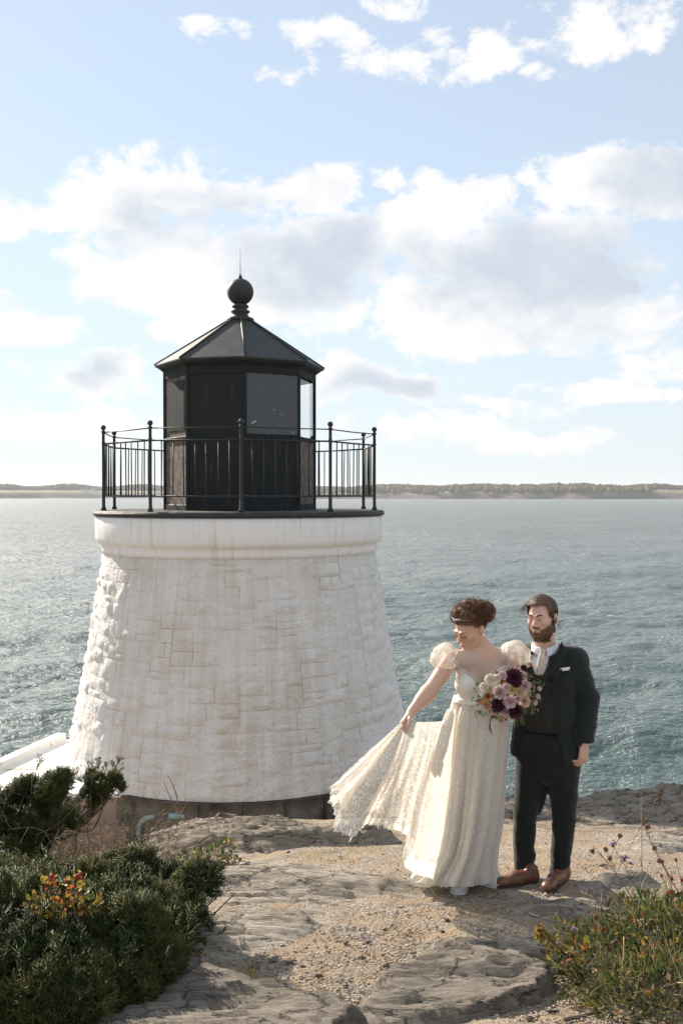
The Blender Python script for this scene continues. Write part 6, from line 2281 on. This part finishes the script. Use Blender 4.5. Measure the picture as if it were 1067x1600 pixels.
# ------------------------------------------------------------------ the bride
def build_bride():
    rs = np.random.RandomState(201)
    YB = 5.70
    base = at(735, 1384, YB)
    t = empty('person', (base.x, base.y, 0.0), 'person in ivory lace wedding dress lifting her train and looking down', 'person')
    O = np.array(t.location)

    def W(px, py, Y=YB):
        return np.array(at(px, py, Y)) - O

    def child(name, V, F, mat, par=t, **k):
        return obj(name, V, F, MATS[mat], par, **k)
    RT = np.array(Matrix.Rotation(math.radians(8), 3, 'Z'))
    ya = math.radians(50)
    RH = frame((-math.sin(ya) * .88, -math.cos(ya) * .88, -.47), math.radians(4))
    hc = W(733, 980, 5.70)
    hs = .97
    neck0, neck1 = W(758, 1022, 5.74), W(744, 992, 5.715)
    shR, shL = W(704, 1032, 5.68), W(800, 1030, 5.76)
    elR, wrR = W(671, 1080, 5.58), W(642, 1112, 5.50)
    elL, wrL = W(818, 1082, 5.74), W(806, 1102, 5.58)

    def torso(S, g=0.0, k=.035):
        S.ell(W(751, 1048, 5.74), np.array((.135, .085, .105)) + g, k, RT)
        S.cone(shR + np.array((.03, 0, 0)), shL - np.array((.03, 0, 0)), .046 + g, .046 + g, .05)
        S.ell(W(729, 1070, 5.665), np.array((.062, .058, .062)) + g, .045)
        S.ell(W(773, 1068, 5.685), np.array((.062, .056, .062)) + g, .045)
        S.ell(W(749, 1098, 5.73), np.array((.144, .100, .075)) + g, .05, RT)
    hx, hz = hc[0], hc[2]
    S = Sdf(axis((wrR[0] - .13, wrR[0] + .06, .0036), (wrR[0] + .06, hx - .12, .007), (hx - .12, hx + .12, .0032), (hx + .12, .42, .007)),
            axis((-.32, -.02, .0040), (-.02, .18, .0045)),
            axis((-.02, wrR[2] - .17, .012), (wrR[2] - .17, wrR[2] + .05, .0040), (wrR[2] + .05, hz - .17, .006), (hz - .17, hz + .15, .0032)))
    torso(S)
    S.cone(neck0, neck1, .054, .047, .035)
    S.cone(neck0, shR + np.array((.05, 0, .01)), .040, .035, .05); S.cone(neck0, shL + np.array((-.05, 0, .01)), .040, .035, .05)
    S.chain([shR, elR, wrR], [.050, .041, .0265], .02)
    S.cone(elR + (wrR - elR) * .15, elR + (wrR - elR) * .4, .040, .036, .03)
    S.chain([shL, elL, wrL], [.050, .040, .027], .02)
    S.ell(W(748, 1165, 5.74), (.155, .115, .13), .05, RT)
    for px, pa, Y in ((733, 720, 5.70), (765, 757, 5.74)):
        S.chain([W(px, 1180, Y), W((px + pa) / 2, 1280, Y), W(pa, 1368, Y)], [.085, .055, .036], .03)
    # right hand pinching the lace, left hand round the stems
    hand(S, wrR, (-.55, -.25, -.62), (.75, -.1, -.6), 1, .92, (.55, .75, .5), .04)
    hand(S, wrL, (-.80, -.45, -.15), (.1, -.35, -.9), -1, .92, (.7, .8, .5), .04)
    L = head(S, hc, RH, hs, True)
    V, F = S.mesh(1)
    tone = (.64, .395, .285)
    C = skin_tint(V, tone, None, [(L((0, -.104, -.069)), .017, (.40, .12, .11), .9), (L((.045, -.07, -.028)), .026, (.60, .27, .19), .55), (L((-.045, -.07, -.028)), .026, (.60, .27, .19), .55), (L((.031, -.096, .008)), .012, (.30, .17, .13), .5), (L((-.031, -.096, .008)), .012, (.30, .17, .13), .5)])
    body = obj('body', V, F, MATS['skin'], t, True, C)
    # lowered lids: only a dark lash line shows
    mb = MB(); mb2 = MB()
    for q in (-1, 1):
        P = [L((q * x, y, z)) for x, y, z in ((.016, -.094, -.0045), (.026, -.0985, -.0075), (.036, -.0955, -.0075), (.048, -.0850, -.003))]
        mb.tube(curve_pts(P, 9), np.array([.001, .0018, .0024, .0026, .0026, .0026, .0024, .0018, .0008]), 5)
        P = [L((q * x, y, z)) for x, y, z in ((.013, -.101, .0215), (.026, -.101, .0285), (.040, -.092, .0275), (.052, -.078, .019))]
        mb2.tube(curve_pts(P, 9), np.array([.0010, .0018, .0021, .002, .002, .0018, .0015, .0012, .0006]), 5)
    mb.build('eyelashes', MATS['iris_dark'], body)
    mb2.build('eyebrows', MATS['brown_hair'], body)

    # ---- curly updo
    Sh = Sdf(np.arange(hx - .13, hx + .14, .0035), np.arange(hc[1] - .14, hc[1] + .16, .0035), np.arange(hz - .16, hz + .16, .0035))
    head(Sh, hc, RH, hs, True)
    Vh, Fh = Sh.mesh(1)
    N = normals(Vh, Fh)
    q = ((Vh - hc) @ RH) / hs
    x, y, z = np.abs(q[:, 0]), q[:, 1], q[:, 2]
    jit = .005 * fbm(q[:, 0] * 80, y * 80, z * 80, 2)
    hm = ((y < -.03) & (z > .062 - .35 * np.clip(x - .03, 0, .1) + jit)) | ((y >= -.03) & (z > .036 - 1.0 * np.clip(y + .03, 0, .2) + jit))
    hm &= ~((x > .070) & (y < .046) & (y > -.006) & (z < .022))
    th = (.008 + .018 * smoothstep(.0, .09, z) * smoothstep(-.09, -.01, y)) * (1 + .8 * fbm(q[:, 0] * 35, y * 35, z * 35, 3))
    v, f = hair_from(Vh + N * (th * hs)[:, None], Fh, hm)
    ho = child('hair', v, f, 'auburn_hair')
    # bun at the back of the crown
    bc = L((0.012, .132, .026))
    Sb = Sdf(*[np.arange(bc[i] - .11, bc[i] + .11, .004) for i in range(3)])
    Sb.ell(bc, (.056, .054, .054), .02)
    for i in range(16):
        d = rs.normal(size=3); d /= np.linalg.norm(d)
        Sb.ell(bc + d * .046, (.024, .024, .024), .008)
    v, f = Sb.mesh(1)
    v = wrinkle(v, f, .008, 60, 60, 60, 1.0)
    child('bun', v, f, 'auburn_hair', ho)
    cs = []
    idx = np.nonzero(hm)[0]
    bcv = np.array(bc)
    for i in rs.choice(idx, 1500):
        p = Vh[i] + N[i] * th[i] * hs * .95
        to = bcv - p
        ln = min(np.linalg.norm(to), rs.uniform(.03, .07))
        d = to / (np.linalg.norm(to) + 1e-9); d -= N[i] * (d @ N[i]) * .7; d /= np.linalg.norm(d)
        u = np.cross(d, N[i])
        tt = np.linspace(0, 1, 9)
        ph = rs.uniform(0, 6.28); tw = rs.uniform(1.0, 2.2) * 6.28; A = rs.uniform(.004, .010)
        cs.append(np.array([p + d * ln * s + (u * math.sin(ph + tw * s) + N[i] * (1.0 + math.cos(ph + tw * s))) * A for s in tt]))
    for i in range(520):
        d = rs.normal(size=3); d /= np.linalg.norm(d)
        r = rs.uniform(.055, .070)
        p = bcv + d * r
        a = np.cross(d, rs.normal(size=3)); a /= np.linalg.norm(a); b = np.cross(d, a)
        cr = rs.uniform(.006, .014)
        cs.append(np.array([p + (a * math.cos(s) + b * math.sin(s)) * cr + d * .006 * s / 6 for s in np.linspace(0, rs.uniform(4, 8), 10)]))
    # loose flyaway curls lit by the sun
    for i in range(520):
        if i < 380:
            k = idx[rs.randint(len(idx))]
            if q[k][2] < .04:
                continue
            p, n_ = Vh[k] + N[k] * th[k] * hs, N[k]
        else:
            n_ = rs.normal(size=3); n_ /= np.linalg.norm(n_); p = bcv + n_ * .062
        a = np.cross(n_, rs.normal(size=3)); a /= np.linalg.norm(a); b = np.cross(n_, a)
        h = rs.uniform(.010, .030)
        cs.append(np.array([p + n_ * h * s + (a * math.cos(7 * s) + b * math.sin(7 * s)) * .006 * s for s in np.linspace(0, 1, 8)]))
    v, f = strand_mesh(cs, .0010)
    child('curls', v, f, 'auburn_hair', ho)
    # hair band with a cluster of beads
    P = []
    for a in np.linspace(-1.25, 1.25, 26):
        P.append(L(((.090 * math.sin(a)), -.088 * math.cos(a) + .010 + .03 * (1 - math.cos(a)), .104 - .052 * (1 - math.cos(a)))))
    P = np.array(P)
    hb = MB().tube(P, .0018, 5).build('hair_band', MATS['silver'], t)
    for i in (9, 10, 11, 12, 13, 14, 15):
        o = MB().ball((0, 0, 0), .0042, 8, 6).build('bead', MATS['pearl'], hb)
        o.location = P[i] + rs.normal(size=3) * .003
    # flower earring
    e = L((.082, .012, -.046))
    er = MB()
    er.ball(tuple(e), .0055, 8, 6)
    for i in range(6):
        er.ball((e[0] + .006 * math.cos(i * 1.05), e[1] - .003, e[2] + .006 * math.sin(i * 1.05)), .0045, 7, 5)
    er.build('earring', MATS['pearl'], t)

    # ---- bodice, cut to a sweetheart line, with straps
    S = Sdf(np.arange(-.22, .26, .005), np.arange(-.16, .20, .005), np.arange(.93, 1.40, .005))
    torso(S, .007)
    PX = lambda px, py, Y=5.65: (W(px, py, Y)[0], W(px, py, Y)[2])
    S.poly([PX(640, 940), PX(860, 940), PX(797, 1036), PX(791, 1040), PX(780, 1046), PX(768, 1054), PX(757, 1063), PX(751, 1068), PX(744, 1060), PX(733, 1050), PX(722, 1044), PX(713, 1038), PX(706, 1034), PX(680, 1034)], -1, 1)
    S.F = np.maximum(S.F, W(0, 1094)[2] - S.g[2][None, None, :])
    V, F = S.mesh(1)
    V = wrinkle(V, F, .002, 40, 40, 40)
    bo = child('bodice', V, F, 'satin')
    # lace edging along the neckline and straps
    Vs_all = V

    def hug(pts, lift=.004, n=24):
        """curve lying on the body seen at these pixels"""
        c = np.array((0, 0, CAMZ)) - O
        Pp = curve_pts([(a, b, 0) for a, b in pts], n)
        out = []
        B = BODY
        for a, b, _ in Pp:
            dv = np.array(ray(a, b)); dv /= np.linalg.norm(dv)
            w = B - c; al = w @ dv
            ds = np.linalg.norm(w - al[:, None] * dv, axis=1)
            ok = np.nonzero(ds < .012)[0]
            k = al[ok].min() if len(ok) else 5.62
            out.append(c + dv * (k - lift))
        return np.array(out)
    S2 = Sdf(np.arange(-.24, .30, .006), np.arange(-.16, .20, .006), np.arange(.93, 1.42, .006))
    torso(S2, .004)
    S2.cone(neck0, shR + np.array((.05, 0, .01)), .044, .039, .05); S2.cone(neck0, shL + np.array((-.05, 0, .01)), .044, .039, .05)
    BODY, BF = S2.mesh(1)

    def trim(name, pts, width, mat, par, n=60):
        P = hug(pts, .010, n)
        P[:, 1] = np.convolve(np.pad(P[:, 1], 4, mode='edge'), np.ones(9) / 9, 'valid')
        w = width * (1 + .35 * np.sin(np.arange(n) * 1.9) + .2 * rs.rand(n))
        Vv, Ff = tube(P, w, 6)
        Vv = np.array(Vv)
        return obj(name, Vv + rs.normal(size=Vv.shape) * .0016, Ff, MATS[mat], par)
    trim('neckline_lace', [(706, 1036), (713, 1040), (722, 1046), (733, 1052), (744, 1062), (751, 1069), (757, 1064), (768, 1056), (780, 1048), (791, 1042), (797, 1034)], .0055, 'lace', bo)
    trim('strap', [(706, 1036), (704, 1028), (706, 1018)], .006, 'lace', bo, 30)
    trim('strap', [(797, 1036), (795, 1029), (792, 1022)], .006, 'lace', bo, 30)
    # sheer beaded yoke up to the neck
    S2.F = np.maximum(S2.F, W(0, 1075)[2] - S2.g[2][None, None, :])
    S2.cone(neck0 + np.array((0, -.02, -.01)), neck1, .058, .056, .01, 's')
    V, F = S2.mesh(1)
    child('sheer_yoke', V, F, 'tulle')
    # waistband
    S3 = Sdf(np.arange(-.22, .24, .005), np.arange(-.16, .20, .005), np.arange(.98, 1.12, .005))
    torso(S3, .012)
    z0 = W(0, 1094)[2]
    S3.F = np.maximum(S3.F, np.abs(S3.g[2] - z0)[None, None, :] - .014)
    V, F = S3.mesh(1)
    child('waistband', V, F, 'satin', bo)

    # ---- puff sleeves: gathered sheer clouds with a hanging frill
    def puff(ctr, r, ax, seed, frill):
        nu, nv = 96, 34
        U, Vv = np.meshgrid(np.linspace(0, 2 * math.pi, nu, endpoint=False), np.linspace(.06, math.pi - .06, nv), indexing='ij')
        a = np.array(ax, float); a /= np.linalg.norm(a)
        b = np.cross(a, (0, 1, 0)); b /= np.linalg.norm(b); c = np.cross(a, b)
        fold = 1 + .07 * np.sin(U * 11 + seed + 1.5 * np.sin(Vv * 2)) * np.sin(Vv) ** .5 + .34 * fbm(np.cos(U) * 1.7 + seed, np.sin(U) * 1.7, Vv * 1.6, 4)
        prof = np.sin(Vv) ** .75
        P = a * (np.cos(Vv) * -r[0])[..., None] + b * (np.cos(U) * prof * fold * r[1])[..., None] + c * (np.sin(U) * prof * fold * r[2])[..., None]
        o = child('puff_sleeve', (P + ctr).reshape(-1, 3), grid_faces(nu, nv)[:, ::-1] if False else np.concatenate([grid_faces(nu, nv), np.stack([(nu - 1) * nv + np.arange(nv - 1), (nu - 1) * nv + np.arange(1, nv), np.arange(1, nv), np.arange(nv - 1)], 1)]), 'tulle_puff')
        if frill is not None:
            e0, e1, ln = frill
            nu2, nv2 = 60, 14
            U, Vv = np.meshgrid(np.linspace(0, 1, nu2), np.linspace(0, 1, nv2), indexing='ij')
            top = np.array(e0)[None, None] * (1 - U)[..., None] + np.array(e1)[None, None] * U[..., None]
            hang = np.array(ln)
            P = top + hang * (Vv * (1 - .5 * np.abs(U - .5)))[..., None]
            P = P + np.array((.3, -1, 0)) * (.012 * np.sin(U * 22 + seed) * (.3 + Vv))[..., None] + np.array((1, 0, 0)) * (.01 * np.sin(U * 9) * Vv)[..., None]
            obj('frill', P.reshape(-1, 3), grid_faces(nu2, nv2), MATS['tulle_puff'], o)
    puff(W(696, 1028, 5.67), (.080, .082, .085), shR - elR, 1.0, (W(681, 1046, 5.62), W(710, 1046, 5.60), (-.020, -.01, -.085)))
    puff(W(804, 1026, 5.745), (.092, .088, .095), shL - elL, 2.6, (W(795, 1052, 5.66), W(824, 1050, 5.70), (.0, 0, -.04)))

    # ---- skirt: gathered rings with running folds
    pys = np.array([1088, 1098, 1115, 1135, 1165, 1200, 1240, 1285, 1322, 1346, 1361, 1369])
    cx = np.array([748, 748, 747.5, 746, 742, 738.5, 735, 730, 723, 714, 709, 706])
    hw = np.array([38.5, 41.5, 46, 48, 47.5, 47, 46.5, 46, 46, 53, 61, 65])
    dp = np.array([.105, .115, .135, .155, .17, .175, .18, .18, .18, .18, .18, .18])
    nv, nu = 110, 300
    s = np.linspace(0, 1, nv)
    py = np.interp(s, np.linspace(0, 1, 12), pys); CX = np.interp(s, np.linspace(0, 1, 12), cx); HW = np.interp(s, np.linspace(0, 1, 12), hw); DP = np.interp(s, np.linspace(0, 1, 12), dp)
    a = np.linspace(0, 2 * math.pi, nu, endpoint=False)
    VV = np.zeros((nv, nu, 3))
    for i in range(nv):
        c = W(CX[i], py[i], YB + .03)
        c[2] = max(c[2], .012)
        k = s[i]
        an = a + .25 * k
        ph = np.cos(an * 1.0) * 1.5
        fo = np.sin(an * 11 + 1.2 * np.sin(an * 2 + k * 1.3)) + .6 * np.sin(an * 19 + 2.0 + 1.6 * np.sin(an * 3 - k)) + .5 * np.sin(an * 6 + 1 + k * 1.5)
        fo = fo + .5 * fbm(np.cos(an) * 4, np.sin(an) * 4, k * 5, 3)
        amp = .010 + .026 * smoothstep(0.05, .9, k) + .012 * smoothstep(.85, 1, k)
        rx = HW[i] * YB / FPX
        r = 1 + amp * fo / max(rx, .1) * .55
        VV[i, :, 0] = c[0] + np.cos(a) * rx * r
        VV[i, :, 1] = c[1] + np.sin(a) * DP[i] * r
        VV[i, :, 2] = c[2] + .006 * fbm(np.cos(a) * 3, np.sin(a) * 3, k * 9, 2) + (.014 * np.maximum(0, fo) * smoothstep(.94, 1, np.array(k)))
    sk = child('skirt', VV.reshape(-1, 3), grid_faces(nv, nu, True), 'lace')
    # inner lining so the legs do not read through
    LI = VV.copy(); cen = VV.mean(1, keepdims=True)
    LI = cen + (VV - cen) * .90; LI[..., 2] = VV[..., 2]
    nl = int(nv * .93)
    obj('lining', LI[:nl].reshape(-1, 3), grid_faces(nl, nu, True), MATS['satin'], sk)
    # gathered edge of the lace overskirt falling from the waist
    P = curve_pts([W(705, 1108, 5.60), W(697, 1135, 5.55), W(689, 1165, 5.51), W(681, 1190, 5.49), W(683, 1212, 5.49)], 40)
    nr = 48
    VV2 = np.zeros((40, nr, 3))
    for i in range(40):
        k = i / 39
        rr = (.010 + .030 * math.sin(math.pi * min(1, k * .9 + .08)) ** .8) * (1.25 if k > .75 else 1)
        th_ = np.linspace(0, 2 * math.pi, nr, endpoint=False)
        f2 = 1 + .28 * np.sin(th_ * 5 + k * 3) + .15 * np.sin(th_ * 9 - k * 4)
        VV2[i, :, 0] = P[i, 0] + rr * f2 * np.cos(th_) * .8
        VV2[i, :, 1] = P[i, 1] + rr * f2 * np.sin(th_)
        VV2[i, :, 2] = P[i, 2] + .012 * np.sin(th_ * 3) * k
    obj('gathered_fold', VV2.reshape(-1, 3), grid_faces(40, nr, True), MATS['lace'], sk)

    # ---- the train, held up and blown out to the left
    top = [(626, 1129, 5.465), (628, 1129, 5.46), (630, 1130, 5.455), (632, 1130, 5.455), (634, 1130, 5.455), (640, 1129, 5.465), (655, 1128, 5.49), (672, 1128, 5.52), (688, 1127, 5.55), (700, 1122, 5.58), (712, 1108, 5.66)]
    hem = [(516, 1226, 5.50), (517, 1240, 5.42), (523, 1262, 5.52), (527, 1298, 5.36), (553, 1300, 5.32), (580, 1284, 5.47), (606, 1292, 5.36), (637, 1302, 5.46), (630, 1344, 5.42), (652, 1366, 5.47), (694, 1372, 5.64)]
    nu, nv = 520, 90
    uu = np.linspace(0, 1, nu)
    TP = curve_pts([tuple(W(*q)) for q in top], nu); HP = curve_pts([tuple(W(*q)) for q in hem], nu)
    U, Vv = np.meshgrid(uu, np.linspace(0, 1, nv), indexing='ij')
    # long hem: tassels and scallops, longer where it flies free
    tri = np.abs(((uu * 58 + .6 * np.sin(uu * 40)) % 1) - .5) * 2
    jag = (.006 + .034 * smoothstep(-.2, .6, fbm(uu * 22, 5.0, 0, 3))) * (.35 + .65 * tri) * (.7 + .6 * rs.rand(nu // 3 + 2).repeat(3)[:nu]) * np.where(uu < .62, 1.0, .35) + .012 * fbm(uu * 30, 2.0, 0, 3)
    ext = 1 + jag[:, None] / np.linalg.norm(HP - TP, axis=1)[:, None]
    HP2 = TP + (HP - TP) * ext
    P = TP[:, None] * (1 - Vv)[..., None] + HP2[:, None] * Vv[..., None]
    # billow and pleats; pleats converge at the hand
    w = np.sin(Vv * math.pi * .5) ** .9
    Uw = U + .045 * fbm(U * 5, Vv * 1.6, 3.0, 3)
    ampl = .35 + .9 * smoothstep(-.4, .5, fbm(U * 6 + 3, Vv * .8, 8.0, 2))
    pl = ampl * (np.sin(Uw * 2 * math.pi * 7) * .8 + .35 * np.sin(Uw * 2 * math.pi * 15 + 2)) + 1.3 * fbm(Uw * 8, Vv * 2.6, 4.0, 4)
    free = smoothstep(1.0, .82, U)
    P[..., 1] += free * (.034 * pl * w - .05 * np.sin(Vv * math.pi) * np.sin(U * math.pi))
    P[..., 0] += free * .016 * fbm(U * 10, Vv * 3, 14.0, 3) * w
    P[..., 2] += free * (-.030 * np.sin(Vv * math.pi) * smoothstep(.35, .8, U) + .010 * fbm(U * 14, Vv * 5, 9.0, 3) * w)
    # never below the ground
    P[..., 2] = np.maximum(P[..., 2], .010 + .006 * np.sin(U * 90))
    tr = child('train', P.reshape(-1, 3), grid_faces(nu, nv), 'lace_train')
    # second layer of tulle just behind it
    P2 = P.copy()
    P2[..., 1] += .035 * w + .02 * np.sin(U * 40 + 1) * w
    P2[..., 2] += .02 * Vv
    P2 = P2[40::2, :84:2]
    obj('tulle_underlayer', P2.reshape(-1, 3), grid_faces(P2.shape[0], P2.shape[1]), MATS['tulle_puff'], tr)
    # hem flounces on the ground, wind-pushed
    # ---- white canvas shoes
    for (tx, ty), (hx_, hy_) in (((712, 1393), (727, 1374)), ((784, 1379), (740, 1371))):
        tp, hp = atz(tx, ty, .02), atz(hx_, hy_, .02)
        z = gz((tp.x + hp.x) / 2, (tp.y + hp.y) / 2) + .004
        a_ = np.array((hp.x, hp.y, z)) - O; b_ = np.array((tp.x, tp.y, z)) - O
        dd = (b_ - a_) / np.linalg.norm(b_ - a_)
        a_ = b_ - dd * .25
        shoe('shoe', a_, b_, .042, 'white_canvas', 'rubber_white', t, .06, .016)
    return t
build_bride()


# ------------------------------------------------------------------ bouquet
def build_bouquet():
    rs = np.random.RandomState(301)
    leafmat('petal_pink', (.60, .40, .40), (.74, .56, .55), .3, .6, 30)
    leafmat('petal_mauve', (.54, .36, .38), (.66, .50, .50), .3, .6, 30)
    leafmat('petal_peach', (.62, .38, .26), (.76, .56, .42), .3, .6, 30)
    leafmat('petal_burgundy', (.030, .006, .012), (.085, .014, .028), .12, .5, 40)
    leafmat('petal_cream', (.72, .62, .50), (.80, .74, .66), .3, .6, 30)
    leafmat('petal_gold', (.58, .42, .20), (.70, .56, .34), .3, .6, 40)
    leafmat('petal_rust', (.40, .12, .03), (.55, .24, .06), .3, .6, 40)
    leafmat('bouquet_green', (.10, .15, .05), (.24, .28, .12), .35, .5, 20)
    simple('ribbon_mauve', (.20, .085, .085), .4, .15, 20)
    simple('flower_eye', (.012, .008, .010), .7, .2, 60, .5, 200)
    Y = 5.44
    c0 = Vector(at(795, 1088, Y))
    t = empty('bouquet', tuple(c0), 'round bouquet of pink roses and burgundy dahlias before the couple', 'bouquet')
    cam_ = Vector((0, 0, CAMZ))

    def petal_set(rows, cup, wid, seed):
        """flower facing +z, radius 1: rows of (count, radius, tilt, length)"""
        r2 = np.random.RandomState(seed)
        Vs, Fs, k = [], [], 0
        nu, nv = 5, 5
        for (n, r0, tilt, ln) in rows:
            for i in range(n):
                a = 2 * math.pi * (i + r2.uniform(-.15, .15)) / n + r0 * 5
                u = np.linspace(-1, 1, nu); v = np.linspace(0, 1, nv)
                U, Vv = np.meshgrid(u, v, indexing='ij')
                wv = wid * ln * np.sin(math.pi * (.12 + .80 * Vv)) ** .6
                tl = tilt + r2.uniform(-.12, .12)
                rad = r0 + np.cos(tl) * ln * Vv - .10 * ln * (U ** 2) + .08 * ln * Vv ** 3
                h = np.sin(tl) * ln * Vv - cup * ln * (Vv ** 3) * .25 + cup * .35 * ln * U ** 2 * Vv
                tx = U * wv
                X = rad * math.cos(a) - tx * math.sin(a); Yy = rad * math.sin(a) + tx * math.cos(a)
                Vs.append(np.stack([X, Yy, h], -1).reshape(-1, 3)); Fs.append(grid_faces(nu, nv) + k); k += nu * nv
        return np.concatenate(Vs), np.concatenate(Fs)
    rose = petal_set([(3, .02, 1.45, .42), (4, .08, 1.25, .50), (5, .16, 1.05, .56), (6, .26, .75, .60), (7, .36, .42, .62)], .6, .62, 1)
    dahl = petal_set([(7, .02, 1.4, .30), (10, .10, 1.1, .42), (13, .16, .8, .56), (15, .22, .5, .70), (16, .26, .15, .78)], .2, .26, 2)
    daisy = petal_set([(12, .22, .35, .72), (12, .20, .15, .78)], .2, .22, 3)
    lisi = petal_set([(3, .03, 1.2, .45), (5, .10, .8, .70), (6, .14, .5, .85)], .4, .60, 4)
    kinds = {'rose': rose, 'dahlia': dahl, 'daisy': daisy, 'lisianthus': lisi}
    cache = {}

    def flower(kind, mat, px, py, rpx, dy=0.0, look=(0, 0)):
        key = (kind, mat)
        if key not in cache:
            V, F = kinds[kind]
            cache[key] = mesh_data(kind, V, F, MATS[mat])
        o = link(bpy.data.objects.new(kind, cache[key]), t)
        bulge = .085 * math.sqrt(max(0, 1 - ((px - 795) / 62) ** 2 - ((py - 1088) / 52) ** 2))
        p = Vector(at(px, py, Y - bulge + dy))
        o.location = p - c0
        out = (p - Vector(at(795, 1092, Y + .10))).normalized() * .8 + (cam_ - p).normalized() * .5
        out += Vector((rs.uniform(-.15, .15), 0, rs.uniform(-.15, .15)))
        o.rotation_euler = (out.to_track_quat('Z', 'Y').to_matrix() @ Matrix.Rotation(rs.uniform(0, 6), 3, 'Z')).to_euler()
        s = rpx * Y / FPX
        o.scale = (s, s, s)
        return o
    for args in [('rose', 'petal_pink', 780, 1082, 11.5), ('lisianthus', 'petal_mauve', 796, 1097, 12), ('rose', 'petal_peach', 819, 1096, 10), ('rose', 'petal_pink', 820, 1072, 10), ('rose', 'petal_peach', 760, 1102, 10.5),
                 ('dahlia', 'petal_burgundy', 802, 1058, 14), ('dahlia', 'petal_burgundy', 778, 1102, 12), ('dahlia', 'petal_burgundy', 804, 1112, 12), ('dahlia', 'petal_burgundy', 806, 1066, 9),
                 ('lisianthus', 'petal_cream', 766, 1062, 10), ('lisianthus', 'petal_cream', 757, 1074, 9), ('lisianthus', 'petal_cream', 777, 1060, 8), ('lisianthus', 'petal_pink', 785, 1056, 8),
                 ('daisy', 'petal_rust', 762, 1088, 8), ('dahlia', 'petal_gold', 800, 1078, 8), ('dahlia', 'petal_gold', 812, 1082, 7), ('dahlia', 'petal_gold', 764, 1076, 6.5), ('dahlia', 'petal_gold', 805, 1072, 7),
                 ('rose', 'petal_mauve', 790, 1113, 6.5), ('rose', 'petal_pink', 782, 1126, 5.5), ('rose', 'petal_mauve', 808, 1092, 6), ('lisianthus', 'petal_rust', 784, 1064, 6), ('lisianthus', 'petal_mauve', 791, 1074, 7),
                 ('daisy', 'petal_rust', 751, 1096, 5), ('rose', 'petal_peach', 772, 1112, 6), ('daisy', 'petal_mauve', 842, 1076, 4.5), ('daisy', 'petal_mauve', 840, 1088, 4.5), ('daisy', 'petal_mauve', 836, 1098, 4.5), ('daisy', 'petal_rust', 827, 1038, 4), ('dahlia', 'petal_burgundy', 818, 1044, 5.5)]:
        o = flower(*args)
        if args[0] == 'daisy' and args[1] == 'petal_rust' and args[4] >= 8:
            e = MB().ball((0, 0, .14), .30, 10, 7).build('eye', MATS['flower_eye'], o)
    # backing of leaves inside the ball
    lt, lf = leaf_templates(rs, 6, .34)

    def leaves(name, pts, n, sp, size, mat, Yd=0.0):
        P = []
        Pc = curve_pts([(a, b, 0) for a, b in pts], 40)
        for i in range(n):
            a, b, _ = Pc[rs.randint(40)]
            P.append(np.array(at(a + rs.normal() * sp, b + rs.normal() * sp, Y + Yd + rs.normal() * .015)) - np.array(c0))
        V, F = scatter(lt, lf, np.array(P), rs.normal(size=(n, 3)) + np.array([0, -.4, .2]), size * rs.uniform(.6, 1.2, n), rs)
        obj(name, V, F, MATS[mat], t, False)
    leaves('leaves', [(755, 1075), (770, 1105), (795, 1100), (825, 1095), (815, 1065), (785, 1065)], 190, 9, .035, 'bouquet_green', .02)
    for pts, n in (([(765, 1095), (750, 1092), (738, 1096)], 34), ([(765, 1108), (752, 1116), (741, 1120)], 34), ([(775, 1112), (772, 1120), (782, 1124)], 40), ([(822, 1100), (834, 1108), (832, 1116)], 26), ([(822, 1080), (834, 1085), (842, 1094)], 46), ([(815, 1060), (828, 1054), (834, 1052)], 20), ([(830, 1070), (840, 1066), (846, 1072)], 24)):
        leaves('sprig', pts, n, 3.0, .017, 'bouquet_green', -.02)
        MB().tube(curve_pts([tuple(np.array(at(a, b, Y - .01)) - np.array(c0)) for a, b in pts], 8), .0014, 4).build('stem', MATS['bouquet_green'], t)
    # stems gathered below and behind, and the hanging ribbon
    hold = np.array(at(806, 1108, 5.56)) - np.array(c0)
    mb = MB()
    for i in range(16):
        a = rs.normal(size=3) * np.array([.03, .02, .02])
        mb.tube([a + np.array([0, .04, -.01]), hold + rs.normal(size=3) * .008, hold + (hold - a) * .45 + rs.normal(size=3) * .01 + np.array((0, 0, -.05))], .0028, 5)
    mb.build('stems', MATS['bouquet_green'], t)
    P = curve_pts([tuple(np.array(at(a, b, Yq)) - np.array(c0)) for a, b, Yq in ((772, 1112, 5.43), (766, 1125, 5.41), (765, 1138, 5.42), (769, 1149, 5.42))], 24)
    sd = np.array((.0045, .003, 0))
    Vr = np.concatenate([[p - sd * (1 + .4 * math.sin(i * .5)), p + sd * (1 + .4 * math.sin(i * .5))] for i, p in enumerate(P)])
    Vr = np.concatenate([Vr, Vr + np.array((0, .0008, 0))])
    f = grid_faces(24, 2)
    obj('ribbon', Vr, np.concatenate([f, f[:, ::-1] + 48]), MATS['ribbon_mauve'], t)
build_bouquet()
# ------------------------------------------------------------------ sea air
def build_haze():
    S = 6100.0
    mb = MB().box((0, 0, (SEA_Z - 1.5 + 38.0) / 2), (2 * S, 2 * S, 38.0 - (SEA_Z - 1.5)))
    m = bpy.data.materials.new('sea_air')
    m.use_nodes = True
    m.node_tree.nodes.clear()
    T = NT(m.node_tree)
    v = T.new('ShaderNodeVolumePrincipled')
    v.inputs['Color'].default_value = (0.93, 0.96, 1.0, 1)
    v.inputs['Density'].default_value = 0.0001
    v.inputs['Anisotropy'].default_value = 0.2
    o = T.new('ShaderNodeOutputMaterial')
    T.l.new(v.outputs[0], o.inputs['Volume'])
    ob = mb.build('haze', m, None, False)
    tag(ob, 'thin bright sea air over the water', 'haze', kind='stuff')
build_haze()
